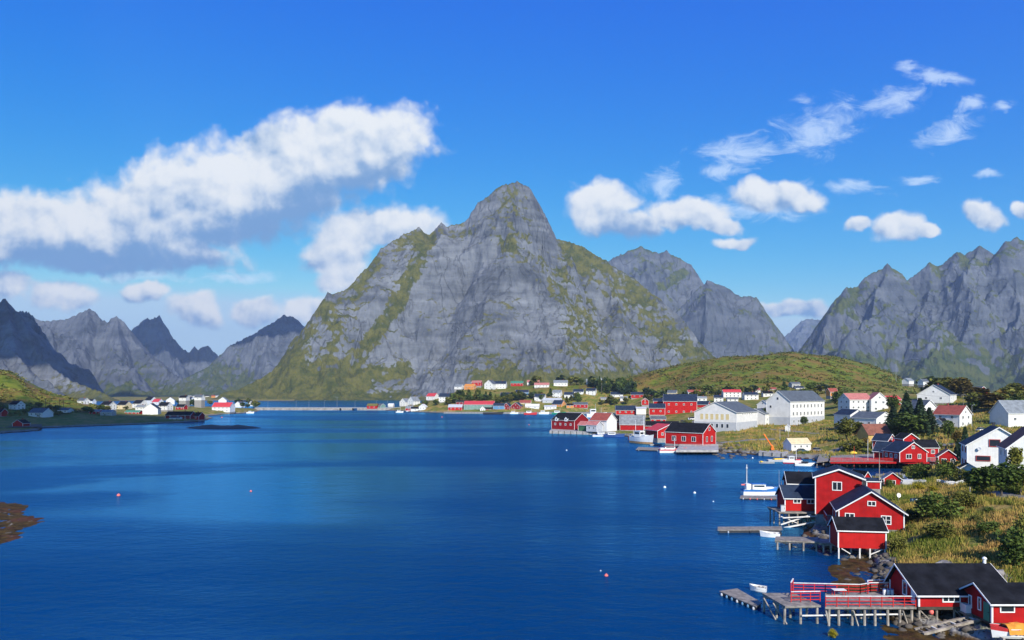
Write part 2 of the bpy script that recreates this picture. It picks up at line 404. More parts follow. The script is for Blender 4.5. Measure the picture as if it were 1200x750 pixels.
crest = [(262, 468, 2350), (280, 461, 2380), (323, 432, 2440), (352, 403, 2480), (377, 359, 2540), (384, 345, 2560), (406, 340, 2600), (439, 304, 2700), (447, 291, 2720), (473, 275, 2780), (491, 267, 2800),
         (502, 276, 2830), (512, 268, 2850), (517, 261, 2850), (524, 266, 2855), (543, 262, 2860), (560, 238, 2850), (584, 220, 2830), (597, 215, 2825), (606, 213, 2820), (620, 220, 2820), (638, 250, 2830), (652, 280, 2900), (667, 283, 2930),
         (681, 289, 2930), (710, 306, 2910), (744, 328, 2880), (773, 350, 2840), (802, 376, 2780), (821, 403, 2720), (836, 417, 2680), (870, 445, 2560), (900, 466, 2500)]
mountain('central_mountain', 235, 930, 1950, 3150, 760, 680, [
    dict(p=crest[:16], main=True), dict(p=crest[15:24], main=True, s=2.35), dict(p=crest[23:], main=True, s=1.75),
    dict(p=[(600, 232, 2780), (604, 268, 2680), (588, 330, 2540), (555, 400, 2420), (520, 448, 2320)], s=1.4, k=30),
    dict(p=[(630, 250, 2800), (640, 315, 2640), (672, 380, 2480), (695, 440, 2350)], s=2.1, k=12),
    dict(p=[(588, 330, 2540), (630, 400, 2420), (640, 452, 2320)], s=1.5, k=40),
    dict(p=[(473, 275, 2780), (430, 345, 2600), (398, 400, 2480), (350, 448, 2360)], s=1.9, k=14),
    dict(p=[(710, 306, 2910), (722, 360, 2740), (735, 430, 2560)], s=1.7, k=30),
    dict(p=[(384, 345, 2560), (352, 420, 2430), (316, 458, 2340)], s=1.6, k=30),
    dict(p=[(475, 425, 2420), (430, 440, 2390), (360, 462, 2330)], s=1.4, k=30),
    dict(p=[(475, 425, 2420), (540, 432, 2410), (600, 440, 2390)], s=1.8, k=30),
], 1.55, MR, sc=1.0, seed=3, apron=38, veg_bias=0.20, vegh=0.20, slab=(545, 370, 95, 75),
    strips=[([(500, 278), (490, 310), (462, 360), (425, 410), (395, 440), (340, 462)], 15, 1.0), ([(380, 360), (400, 395), (372, 440), (320, 462)], 14, 0.6), ([(475, 432), (430, 440), (380, 452), (330, 468)], 13, 1.0), ([(555, 275), (600, 290)], 14, 0.6),
            ([(668, 288), (672, 330), (680, 400)], 26, 0.42), ([(690, 300), (760, 380), (830, 425)], 34, 0.40), ([(560, 445), (640, 448), (700, 446), (830, 452)], 16, 0.8), ([(585, 222), (615, 245), (600, 265)], 34, 0.42), ([(545, 330), (500, 420)], 70, -0.42), ([(600, 350), (640, 405)], 45, -0.30), ([(490, 455), (540, 455)], 18, -0.5),
            ([(280, 466), (330, 440), (345, 425)], 20, 0.7), ([(300, 466), (360, 452), (420, 452)], 16, 0.9), ([(640, 300), (655, 345)], 18, 0.3), ([(410, 330), (440, 310)], 14, 0.3)])

mountain('twin_mountain', 690, 960, 3650, 5600, 380, 300, [
    dict(p=[(660, 360, 4800), (700, 315, 4800), (715, 305, 4800), (728, 298, 4800), (751, 289, 4800), (758, 291, 4800), (773, 298, 4800), (782, 294, 4790), (788, 299, 4780), (810, 311, 4760), (814, 334, 4740), (822, 360, 4700), (840, 400, 4650)], main=True),
    dict(p=[(751, 289, 4800), (775, 350, 4500), (790, 420, 4250)], s=1.6),
    dict(p=[(810, 311, 4760), (806, 360, 4500), (800, 430, 4200)], s=1.9),
    dict(p=[(780, 380, 4300), (819, 338, 4300), (829, 330, 4300), (853, 339, 4280), (866, 348, 4270), (886, 350, 4260), (892, 367, 4250), (901, 383, 4240), (905, 396, 4220), (918, 415, 4150), (935, 440, 4080)], main=True),
    dict(p=[(829, 330, 4300), (826, 400, 4050), (815, 450, 3850)], s=1.6),
    dict(p=[(886, 350, 4260), (872, 410, 4050), (880, 452, 3850)], s=1.6),
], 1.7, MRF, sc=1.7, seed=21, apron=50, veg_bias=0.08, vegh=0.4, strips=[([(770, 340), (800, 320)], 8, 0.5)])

mountain('valley_head_mountain', 880, 1000, 8200, 10500, 140, 120, [
    dict(p=[(880, 425, 9300), (900, 408, 9300), (915, 400, 9300), (930, 386, 9300), (940, 378, 9300), (950, 375, 9300), (960, 377, 9300), (975, 390, 9300), (1000, 420, 9300)], main=True),
    dict(p=[(945, 376, 9300), (930, 410, 8800)], s=1.0),
], 1.2, MRF, sc=3.0, seed=31, apron=80, veg_bias=-0.2)

mountain('east_mountain', 915, 1360, 2500, 4600, 560, 420, [
    dict(p=[(925, 440, 3900), (944, 413, 3880), (962, 387, 3850), (979, 352, 3820), (992, 338, 3800), (1003, 337, 3800), (1014, 326, 3800), (1040, 312, 3780), (1057, 322, 3770), (1063, 328, 3770), (1076, 321, 3760), (1089, 310, 3750), (1098, 315, 3750), (1122, 296, 3700),
             (1131, 299, 3700), (1148, 291, 3680), (1165, 299, 3640), (1178, 285, 3600), (1191, 281, 3600), (1203, 285, 3600), (1240, 262, 3600), (1300, 290, 3600), (1360, 300, 3600)], main=True),
    dict(p=[(1040, 312, 3780), (1030, 360, 3600), (1000, 400, 3450)], s=1.7, k=60),
    dict(p=[(1089, 310, 3750), (1096, 350, 3600), (1078, 400, 3400), (1085, 440, 3150)], s=1.35, k=60),
    dict(p=[(1148, 291, 3680), (1128, 340, 3520)], s=1.6, k=60),
    dict(p=[(1191, 281, 3600), (1198, 330, 3450), (1185, 380, 3300)], s=1.6, k=60),
    dict(p=[(1240, 262, 3600), (1250, 350, 3250), (1265, 430, 2900)], s=1.5),
    dict(p=[(979, 352, 3820), (968, 400, 3650)], s=1.9),
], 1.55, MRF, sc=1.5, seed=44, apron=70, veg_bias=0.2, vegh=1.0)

mountain('shaded_mountain', -330, 140, 1800, 3300, 420, 300, [
    dict(p=[(-330, 300, 2500), (-200, 280, 2500), (-60, 320, 2450), (0, 354, 2400), (6, 351, 2400), (14, 361, 2390), (20, 366, 2380), (30, 383, 2340), (40, 408, 2300), (62, 432, 2240), (80, 446, 2200), (100, 459, 2150), (122, 470, 2100)], main=True),
    dict(p=[(-60, 320, 2450), (-20, 400, 2200), (0, 450, 2050)], s=1.5),
    dict(p=[(6, 351, 2400), (20, 420, 2200), (50, 458, 2060)], s=1.5),
    dict(p=[(20, 366, 2600), (34, 371, 2620), (45, 386, 2600), (55, 400, 2580), (62, 412, 2560), (63, 430, 2500)], s=2.2),
], 1.5, MR, sc=1.1, seed=61, apron=40, veg_bias=-0.35, vegh=0.2)

mountain('west_mountain', -60, 300, 3000, 5000, 430, 300, [
    dict(p=[(-60, 380, 4000), (20, 368, 4000), (33, 371, 4000), (50, 377, 4000), (75, 375, 4000), (92, 368, 4000), (104, 363, 4000), (110, 366, 4000), (116, 374, 3990), (125, 377, 3980), (137, 371, 3970), (144, 377, 3960), (150, 389, 3940), (158, 402, 3900), (178, 421, 3800), (205, 442, 3700), (225, 452, 3600), (260, 462, 3500)], main=True),
    dict(p=[(104, 363, 4000), (96, 405, 3700), (90, 440, 3450)], s=1.3),
    dict(p=[(137, 371, 3970), (140, 415, 3700), (150, 448, 3450)], s=1.6),
    dict(p=[(50, 377, 4000), (66, 420, 3700), (75, 455, 3400)], s=1.3),
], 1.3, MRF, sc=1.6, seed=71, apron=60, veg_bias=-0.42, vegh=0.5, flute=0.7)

mountain('pinnacle_mountain', 120, 300, 4900, 6800, 240, 200, [
    dict(p=[(120, 420, 5800), (150, 391, 5800), (160, 383, 5800), (173, 373, 5800), (176, 376, 5800), (181, 374, 5800), (187, 371, 5800), (193, 385, 5790), (205, 400, 5780), (220, 414, 5770), (228, 408, 5770), (233, 412, 5770), (243, 406, 5770), (260, 421, 5750), (285, 445, 5700)], main=True),
    dict(p=[(187, 371, 5800), (193, 420, 5450), (205, 450, 5200)], s=1.9),
    dict(p=[(160, 383, 5800), (165, 430, 5400)], s=1.9),
], 1.9, MRF, sc=2.2, seed=81, apron=70, veg_bias=-0.5)

mountain('north_ridge', 190, 420, 3600, 5600, 280, 220, [
    dict(p=[(195, 458, 4400), (215, 446, 4500), (245, 432, 4600), (262, 420, 4700), (270, 406, 4750), (290, 396, 4800), (310, 384, 4800), (333, 370, 4800), (346, 373, 4800), (356, 384, 4800), (370, 402, 4800), (400, 430, 4800)], main=True),
    dict(p=[(333, 370, 4800), (318, 415, 4500), (300, 448, 4200)], s=1.2),
    dict(p=[(262, 420, 4700), (255, 445, 4400)], s=0.9),
], 1.15, MRF, sc=1.8, seed=91, apron=60, veg_bias=-0.3, vegh=0.5)

# ------------------------------------------------------------------ clouds that throw the shade on the western side (over the camera's head, out of the picture)
def cloud_mat():
    m, gg, bs, out = base_mat('cloud_white')
    bs.inputs['Base Color'].default_value = (0.9, 0.9, 0.9, 1); bs.inputs['Roughness'].default_value = 1.0
    return m
MC = cloud_mat()
def cloud(target, radius, t, seed, squash=0.28):
    c = Vector(target) + SUN_DIR * t
    rs = np.random.RandomState(seed)
    bm = bmesh.new()
    bmesh.ops.create_icosphere(bm, subdivisions=5, radius=1.0)
    co = np.array([v.co[:] for v in bm.verts])
    n = fbm(co[:, 0] * 1.6 + seed, co[:, 1] * 1.6 + co[:, 2] * 1.1, 5, seed) * 0.55
    for v, k in zip(bm.verts, n):
        v.co = v.co * (1 + k)
        v.co.z *= squash
        v.co.x *= radius[0]; v.co.y *= radius[1]; v.co.z *= 0.5 * (radius[0] + radius[1])
    me = bpy.data.meshes.new('cloud'); bm.to_mesh(me); bm.free(); me.materials.append(MC)
    o = link(bpy.data.objects.new('cloud', me)); o.location = c
    tag(o, kind='structure')
    return o
# ------------------------------------------------------------------ land
# ground heights known at picture points: (column, row, height) with the row on the ground, or (column, None, height, distance)
def ctl(px, py, z): return (px, F * (HC - z) / (py - HY), z)
CT = [ctl(1040, 655, .6), ctl(1050, 700, 1.2), (1060, 62, -.1), (1000, 60, .3), (1150, 95, 3.4), (1220, 86, 3.0), (1260, 70, 1.6), (1200, 68, .4), (1130, 76, .2), (1100, 78, .0), (1150, 66, .1), (1200, 75, 1.2), (1160, 72, .5), (1100, 106, 3.4), (1200, 100, 6.0), (1300, 100, 8.0), (1150, 118, 6.3), (1300, 140, 9), (1060, 112, 1.8),
      ctl(1050, 640, 2.0), ctl(1075, 610, 3.4), ctl(1050, 580, 2.2), ctl(1100, 580, 3.9), ctl(1200, 575, 7.2), ctl(1150, 556, 6.0), ctl(1030, 566, 1.4), ctl(1100, 556, 3.6), (1010, 150, 1.0), (985, 170, .8), (950, 150, .6), (1300, 200, 9.5),
      ctl(1040, 550, .2), ctl(1085, 550, .4), (1000, 225, .2), (1040, 240, .6), ctl(1100, 545, 2.6), ctl(1115, 535, 3.5), ctl(980, 545, .6), ctl(980, 532, 2.0), ctl(940, 529, 1.4), ctl(1040, 522, 3.6), ctl(890, 520, 2.6), ctl(860, 516, 3.0), ctl(850, 507, 5.0), ctl(880, 503, 6.0), ctl(935, 497, 7.5), ctl(990, 500, 7.4), ctl(980, 512, 5.2),
      ctl(1020, 517, 5.2), ctl(1020, 502, 8.6), ctl(1080, 512, 7.8), ctl(1115, 501, 10.0), ctl(1190, 498, 11.0), ctl(1150, 510, 9.0), (1100, 400, 17.0), (1020, 440, 14.5), (1150, 450, 24.0), (1200, 450, 25.0), (1080, 500, 24.0), (1000, 620, 26.0), (1300, 450, 24), (1300, 320, 13),
      (1150, 800, 16), (1300, 800, 16), (1200, 620, 24),
      (800, 650, 21.0), (900, 660, 24), (1000, 740, 31), (840, 600, 16), (900, 580, 16), (970, 600, 20), (1050, 820, 33), (1100, 900, 20), (1200, 1000, 10),
      (730, 1000, 46), (690, 960, 36), (760, 1000, 56), (800, 1000, 67), (850, 1000, 78), (920, 1000, 84.5), (970, 1000, 80), (1020, 1000, 66), (1050, 980, 50), (1075, 960, 33), (880, 820, 52), (960, 840, 54), (820, 820, 44), (760, 830, 32), (900, 720, 33), (1010, 860, 48), (740, 900, 32),
      (900, 1400, 10), (700, 1400, 8), (1100, 1400, 5), (550, 1500, 5), (900, 1800, 3), (1250, 1800, 3),
      (500, 900, 7.5), (480, 940, 6), (540, 880, 5), (570, 905, 14), (600, 950, 27), (640, 955, 33), (690, 905, 26), (560, 965, 29), (540, 972, 29), (551, 968, 29.5), (560, 990, 34), (518, 965, 18), (610, 1150, 34), (540, 1150, 16), (660, 1150, 36), (640, 880, 10), (690, 880, 11), (720, 850, 15), (760, 720, 16), (640, 868, 2), (560, 866, 2), (600, 900, 15),
      (760, 570, 7.0), (800, 520, 8.5), (820, 480, 7.0), (720, 520, 3.0), (700, 500, 2.0), (660, 480, 1.8), (740, 540, 4.0), (740, 620, 5.0), (750, 700, 10), (780, 430, 3.0), (790, 390, 2.0), (820, 360, 2.5), (760, 450, 2.0), (830, 400, 4.5), (730, 470, 2.0), (470, 1010, 4), (455, 1010, 3),
      # western shore
      (0, 730, 50), (-60, 730, 55), (-150, 700, 56), (20, 730, 44), (45, 740, 31), (80, 745, 20), (110, 745, 12), (0, 640, 14), (50, 640, 7), (-100, 600, 12), (0, 590, 5.0), (50, 590, 4.0), (100, 620, 4.5), (0, 460, 2.0), (60, 480, 1.6), (-100, 400, 3), (120, 560, 2.2), (200, 570, 2.0), (240, 575, 1.8), (60, 530, 2.5), (0, 520, 3), (-100, 500, 4), (125, 800, 4.5), (180, 780, 5), (150, 680, 5.5), (230, 720, 4), (260, 880, 4), (290, 900, 3),
      (220, 900, 7), (170, 1000, 4), (100, 900, 7), (260, 1050, 3), (120, 1150, 3), (0, 900, 22), (-150, 900, 30), (200, 650, 4.0),
      (-40, 120, .25), (20, 115, .1), (-80, 120, .6)]
CT = np.array(CT, float)
def warpc(px, Y): return np.stack([px / 150.0, np.log(Y) * 1.5], -1)
_C = warpc(CT[:, 0], CT[:, 1])
def _tps(r): return np.where(r > 1e-9, r * r * np.log(np.maximum(r, 1e-9)), 0.0)
_K = _tps(np.linalg.norm(_C[:, None] - _C[None], axis=-1)) + np.eye(len(_C)) * 0.004
_Pm = np.concatenate([np.ones((len(_C), 1)), _C], 1)
_A = np.block([[_K, _Pm], [_Pm.T, np.zeros((3, 3))]])
_W = np.linalg.solve(_A, np.concatenate([CT[:, 2], np.zeros(3)]))
def rbf(px, Y):
    q = warpc(px, Y); sh = q.shape[:-1]; q = q.reshape(-1, 2)
    out = np.empty(len(q))
    for i in range(0, len(q), 40000):
        s = q[i:i + 40000]
        out[i:i + 40000] = _tps(np.linalg.norm(s[:, None] - _C[None], axis=-1)) @ _W[:-3] + _W[-3] + s @ _W[-2:]
    return out.reshape(sh)
def cpt(px, py): x, y, z = gp(px, py); return (x, y)
def cY(px, Y): return ((px - CX) * Y / F, Y)
EAST = [cY(1420, 50), cY(1250, 58), cpt(1180, 762), cpt(1120, 745), cpt(1075, 736), cpt(1052, 726), cpt(1044, 712), cpt(1036, 700), cpt(1034, 668), cpt(1015, 650), cpt(985, 645), cpt(965, 634), cpt(945, 629), cpt(950, 614), cpt(972, 604), cpt(990, 590), cpt(1000, 572), cpt(1028, 558), cpt(1080, 554), cpt(1096, 548), cpt(1085, 542), cpt(1030, 541), cpt(985, 542), cpt(972, 548), cpt(962, 545), cpt(950, 538), cpt(905, 535), cpt(890, 533.5),
        cpt(872, 531.5), cpt(846, 530), cpt(840, 527), cpt(800, 526), cpt(785, 520), cpt(770, 513), cpt(740, 512), cpt(705, 508), cpt(668, 506.5), cpt(655, 505), cY(652, 480), cY(665, 520), cY(690, 560), cY(722, 600), cY(735, 680), cY(738, 780), cY(722, 845), cpt(700, 484.3), cpt(660, 484.6), cpt(600, 484.4),
        cpt(560, 484.6), cpt(520, 484.0), cpt(485, 482.8), cpt(468, 481.5), cpt(452, 481), cY(452, 1040), cY(470, 1080), cY(500, 1350), cY(540, 1600), cY(700, 1800), cY(900, 1950), cY(1400, 2000), cY(1700, 1200), cY(1800, 400), cY(1500, 50)]
WEST = [cY(-900, 420), cpt(-200, 514), cpt(-60, 511), cpt(0, 508), cpt(45, 505), cpt(50, 502), cpt(95, 500), cpt(150, 498), cpt(200, 496), cpt(236, 494), cpt(247, 490.5), cpt(240, 487.5), cpt(262, 485.5), cpt(290, 484), cpt(303, 482), cY(303, 1030), cY(270, 1120), cY(210, 1180), cY(110, 1200), cY(-20, 1180), cY(-200, 1250), cY(-900, 1250)]
WREEF = [cY(-200, 112), cpt(-30, 668), cpt(5, 637), cpt(32, 629), cpt(20, 622), cpt(50, 614), cpt(55, 608), cpt(35, 602), cpt(30, 592), cpt(8, 588), cpt(-60, 584), cY(-260, 170)]
def sdf(poly, X, Y):
    """signed distance to a coast, positive on land"""
    inside = np.zeros(X.shape, bool); dm = np.full(X.shape, 1e9)
    n = len(poly)
    for i in range(n):
        ax, ay = poly[i]; bx, by = poly[(i + 1) % n]
        dx, dy = bx - ax, by - ay
        t = np.clip(((X - ax) * dx + (Y - ay) * dy) / (dx * dx + dy * dy + 1e-9), 0, 1)
        dm = np.minimum(dm, np.hypot(X - ax - t * dx, Y - ay - t * dy))
        c = ((ay > Y) != (by > Y)) & (X < (bx - ax) * (Y - ay) / (by - ay + 1e-12) + ax)
        inside ^= c
    return np.where(inside, dm, -dm)
def land_height(X, Y):
    X = np.asarray(X, float); Y = np.asarray(Y, float)
    px = CX + X * F / Y
    z = rbf(np.clip(px, -200, 1350), np.clip(Y, 48, 1900))
    z = np.maximum(z, 0.1)
    dE, dW = sdf(EAST, X, Y), sdf(WEST, X, Y)
    d = np.maximum(dE, dW)
    sc = np.clip(Y / 200.0, 0.5, 3.0)
    jag = fbm(X / (5 * sc), Y / (5 * sc), 4, 5) * 2.6 * sc
    dj = d + jag * sstep(np.abs(d), 14 * sc, 0)
    ramp = 0.45 * dj
    shore = np.where(dj > 0, ramp, dj * 0.22)
    z2 = np.minimum(z, shore)
    rough = fbm(X / 9.0, Y / 9.0, 5, 11) * 0.55 + fbm(X / 45.0, Y / 45.0, 3, 15) * 1.3 * sstep(z2, 4, 20) + fbm(X / 1.6, Y / 1.6, 3, 19) * 0.16
    z2 = z2 + rough * sstep(dj, -6, 3) * np.where(z2 < 1.5, 0.55, 1.0)
    rocky = np.maximum(0, ridged(X / 4.5, Y / 6.0, 4, 23)) * 1.0 * sstep(z2, -0.5, 0.3) * sstep(z2, 2.2, 0.9)
    return np.maximum(z2 + rocky * sstep(Y, 700, 100) + 0, -5.0), d
# seaweed flats: tide shallows that just break the surface
FLATS2 = [cpt(1020, 728), cpt(1050, 718), cpt(1110, 735), cpt(1200, 748), cpt(1200, 790), cpt(1060, 770), cpt(1035, 748)]
FLATS = [cpt(958, 672), cpt(975, 655), cpt(1000, 650), cpt(1036, 655), cpt(1040, 706), cpt(1015, 712), cpt(985, 700), cpt(962, 690)]
def weed(X, Y):
    d1 = sdf(FLATS, X, Y); d2 = sdf(WREEF, X, Y)
    d = np.maximum(np.maximum(d1, sdf(FLATS2, X, Y)), d2 + 1.0)
    n = fbm(X / 2.3, Y / 4.0, 5, 77) * 0.5 + fbm(X / 9, Y / 9, 3, 78) * 0.35
    return np.where(d > -4, -0.08 + 0.05 * np.clip(d, -4, 3) + n * 0.32, -9.0)

def land_material():
    m, gg, bs, out = base_mat('land_cover')
    geo = gg.node('ShaderNodeNewGeometry'); pos = geo.outputs['Position']
    p3 = gg.xyz(pos); nrm = gg.xyz(geo.outputs['True Normal'])
    n0 = gg.noise(pos, 0.02, 5.0, 0.6); n1 = gg.noise(pos, 0.11, 6.0, 0.62); n2 = gg.noise(pos, 0.7, 5.0, 0.65); n3 = gg.noise(pos, 3.0, 3.0, 0.6)
    dry = gg.mix(gg.ss(n2, 0.35, 0.65), (0.20, 0.14, 0.04), (0.32, 0.23, 0.075))
    grn = gg.mix(gg.ss(n2, 0.35, 0.65), (0.085, 0.11, 0.016), (0.16, 0.175, 0.028))
    c = gg.mix(gg.ss(gg.m('ADD', gg.m('MULTIPLY', n1, 0.7), gg.m('MULTIPLY', n0, 0.3)), 0.45, 0.57), grn, dry)
    # the round moor hill and the western slope: low green scrub with rusty patches and bare rock
    gy = gg.node('ShaderNodeAttribute', attribute_name='moor').outputs['Fac']
    moor = gg.mix(gg.ss(n1, 0.36, 0.62), (0.062, 0.098, 0.008), (0.15, 0.17, 0.016))
    moor = gg.mix(gg.m('MULTIPLY', gg.ss(gg.noise(pos, 0.03, 6.0, 0.7), 0.46, 0.58), 0.85), moor, (0.19, 0.115, 0.03))
    moor = gg.mix(gg.m('MULTIPLY', gg.ss(gg.noise(pos, 0.09, 6.0, 0.7), 0.58, 0.66), 0.8), moor, (0.03, 0.046, 0.012))
    moor = gg.mix(gg.m('MULTIPLY', gg.ss(gg.noise(gg.v('ADD', pos, (31, 7, 3)), 0.07, 6.0, 0.7), 0.64, 0.69), 0.8), moor, (0.26, 0.25, 0.22))
    c = gg.mix(gy, c, moor)
    rk = gg.mix(gg.ss(n2, 0.3, 0.7), (0.13, 0.125, 0.115), (0.30, 0.285, 0.26))
    rk = gg.mix(gg.ss(n3, 0.52, 0.7), rk, (0.07, 0.065, 0.06))
    flat = gg.m('ADD', nrm[2], gg.m('MULTIPLY', gg.m('SUBTRACT', n2, 0.5), 0.3))
    c = gg.mix(gg.ss(flat, 0.70, 0.84), rk, c)
    zz = gg.m('ADD', p3[2], gg.m('MULTIPLY', gg.m('SUBTRACT', n2, 0.5), 1.6))
    c = gg.mix(gg.ss(zz, 0.8, 1.7), rk, c)
    wd = gg.mix(gg.ss(n2, 0.35, 0.65), (0.022, 0.015, 0.006), (0.085, 0.052, 0.014))
    wd = gg.mix(gg.m('MULTIPLY', gg.ss(n1, 0.5, 0.62), 0.7), wd, (0.085, 0.03, 0.02))
    c = gg.mix(gg.ss(gg.m('ADD', p3[2], gg.m('MULTIPLY', gg.m('SUBTRACT', n3, 0.5), 0.35)), 0.28, 0.62), wd, c)
    rd = gg.node('ShaderNodeAttribute', attribute_name='road').outputs['Fac']
    c = gg.mix(gg.ss(gg.m('ADD', rd, gg.m('MULTIPLY', gg.m('SUBTRACT', n2, 0.5), 0.5)), 0.4, 0.6), c, gg.mix(n3, (0.14, 0.135, 0.125), (0.24, 0.23, 0.215)))
    gg.put(bs.inputs['Base Color'], c)
    bs.inputs['Roughness'].default_value = 0.95; bs.inputs['Specular IOR Level'].default_value = 0.1
    bp = gg.node('ShaderNodeBump'); bp.inputs['Strength'].default_value = 0.8; bp.inputs['Distance'].default_value = 0.6
    gg.put(bp.inputs['Height'], gg.m('ADD', gg.m('MULTIPLY', n2, 0.7), gg.m('MULTIPLY', n1, 2.0))); gg.put(bs.inputs['Normal'], bp.outputs[0])
    return m
ML = land_material()
ROADS = [[(1200, 520, 8), (1130, 512, 9), (1090, 514, 8), (1050, 525, 4)], [(975, 530, 2), (1000, 525, 2.5), (1045, 527, 3)], [(880, 529, 1.6), (960, 533, 1.6), (1000, 534, 2)], [(895, 502, 6.2), (930, 503, 6.6), (958, 506, 6)], [(790, 514, 2.2), (835, 519, 2.3), (905, 517, 2.6)], [(1160, 588, 5), (1200, 588, 6.5)], [(725, 505, 2), (760, 500, 4), (800, 503, 5), (815, 492, 7)]]
def road_mask(X, Y):
    r = np.zeros(X.shape)
    for ln in ROADS:
        pts = [gp(*p) for p in ln]
        for a, b in zip(pts[:-1], pts[1:]):
            dx, dy = b[0] - a[0], b[1] - a[1]
            t = np.clip(((X - a[0]) * dx + (Y - a[1]) * dy) / (dx * dx + dy * dy), 0, 1)
            dd = np.hypot(X - a[0] - t * dx, Y - a[1] - t * dy)
            r = np.maximum(r, sstep(dd, 2.4, 1.4))
    return r
def build_land(name, px0, px1, Y0, Y1, nx, ny):
    px = np.linspace(px0, px1, nx); lY = np.exp(np.linspace(np.log(Y0), np.log(Y1), ny))
    PX, YY = np.meshgrid(px, lY); XX = (PX - CX) * YY / F
    Z, D = land_height(XX, YY)
    Z = np.maximum(Z, weed(XX, YY))
    moor = sstep(Z, 24, 34) * sstep(YY, 620, 720)
    moor = np.maximum(moor, sstep(XX, -200, -330) * sstep(Z, 4, 9))
    rd = road_mask(XX, YY)
    idx = np.arange(nx * ny).reshape(ny, nx)
    f = np.stack([idx[:-1, :-1], idx[:-1, 1:], idx[1:, 1:], idx[1:, :-1]], -1).reshape(-1, 4)
    keep = (Z.ravel()[f] > -1.2).any(axis=1)
    me = np_mesh(name, np.stack([XX, YY, Z], -1).reshape(-1, 3), f[keep], ML, smooth=True, attrs={'moor': moor, 'road': rd})
    o = link(bpy.data.objects.new(name, me)); tag(o, kind='structure')
    return o
build_land('east_terrain', 425, 1330, 52, 2000, 900, 620)
build_land('west_terrain', -160, 320, 100, 1260, 380, 460)

# skerry in the bay
def skerry():
    nx, ny = 120, 50
    px = np.linspace(205, 312, nx); yy = np.linspace(470, 535, ny)
    PX, YY = np.meshgrid(px, yy); XX = (PX - CX) * YY / F
    e = 1 - (((PX - 262) / 46) ** 2 + ((YY - 500) / 17) ** 2)
    b = 1.3 * np.exp(-((PX - 283) / 10) ** 2) + 0.9 * np.exp(-((PX - 247) / 15) ** 2)
    Z = np.minimum(e * 3.0, 0.9 + 1.6 * b) + fbm(XX / 6, YY / 6, 4, 3) * 0.5 - 0.2
    idx = np.arange(nx * ny).reshape(ny, nx)
    f = np.stack([idx[:-1, :-1], idx[:-1, 1:], idx[1:, 1:], idx[1:, :-1]], -1).reshape(-1, 4)
    f = f[(Z.ravel()[f] > -0.5).any(axis=1)]
    m, gg, bs, out = base_mat('skerry_rock')
    geo = gg.node('ShaderNodeNewGeometry')
    gg.put(bs.inputs['Base Color'], gg.mix(gg.noise(geo.outputs['Position'], 0.8, 4, .6), (0.02, 0.018, 0.015), (0.09, 0.08, 0.07)))
    bs.inputs['Roughness'].default_value = 0.8
    o = link(bpy.data.objects.new('skerry', np_mesh('skerry', np.stack([XX, YY, Z], -1).reshape(-1, 3), f, m, smooth=True)))
    tag(o, kind='structure')
skerry()

def ground_z(x, y): return float(land_height(np.array([x]), np.array([y]))[0][0])
def on_ground(px, py, Y0=50, Y1=1900):
    """where the sight line through a picture point first meets the land (or the water)"""
    Ys = np.exp(np.linspace(np.log(Y0), np.log(Y1), 900))
    Xs = (px - CX) * Ys / F
    Z = np.maximum(land_height(Xs, Ys)[0], 0.0)
    ray = HC - (py - HY) * Ys / F
    hit = np.nonzero(ray <= Z + 0.02)[0]
    i = hit[0] if len(hit) else len(Ys) - 1
    return (Xs[i], Ys[i], max(Z[i], 0.0))

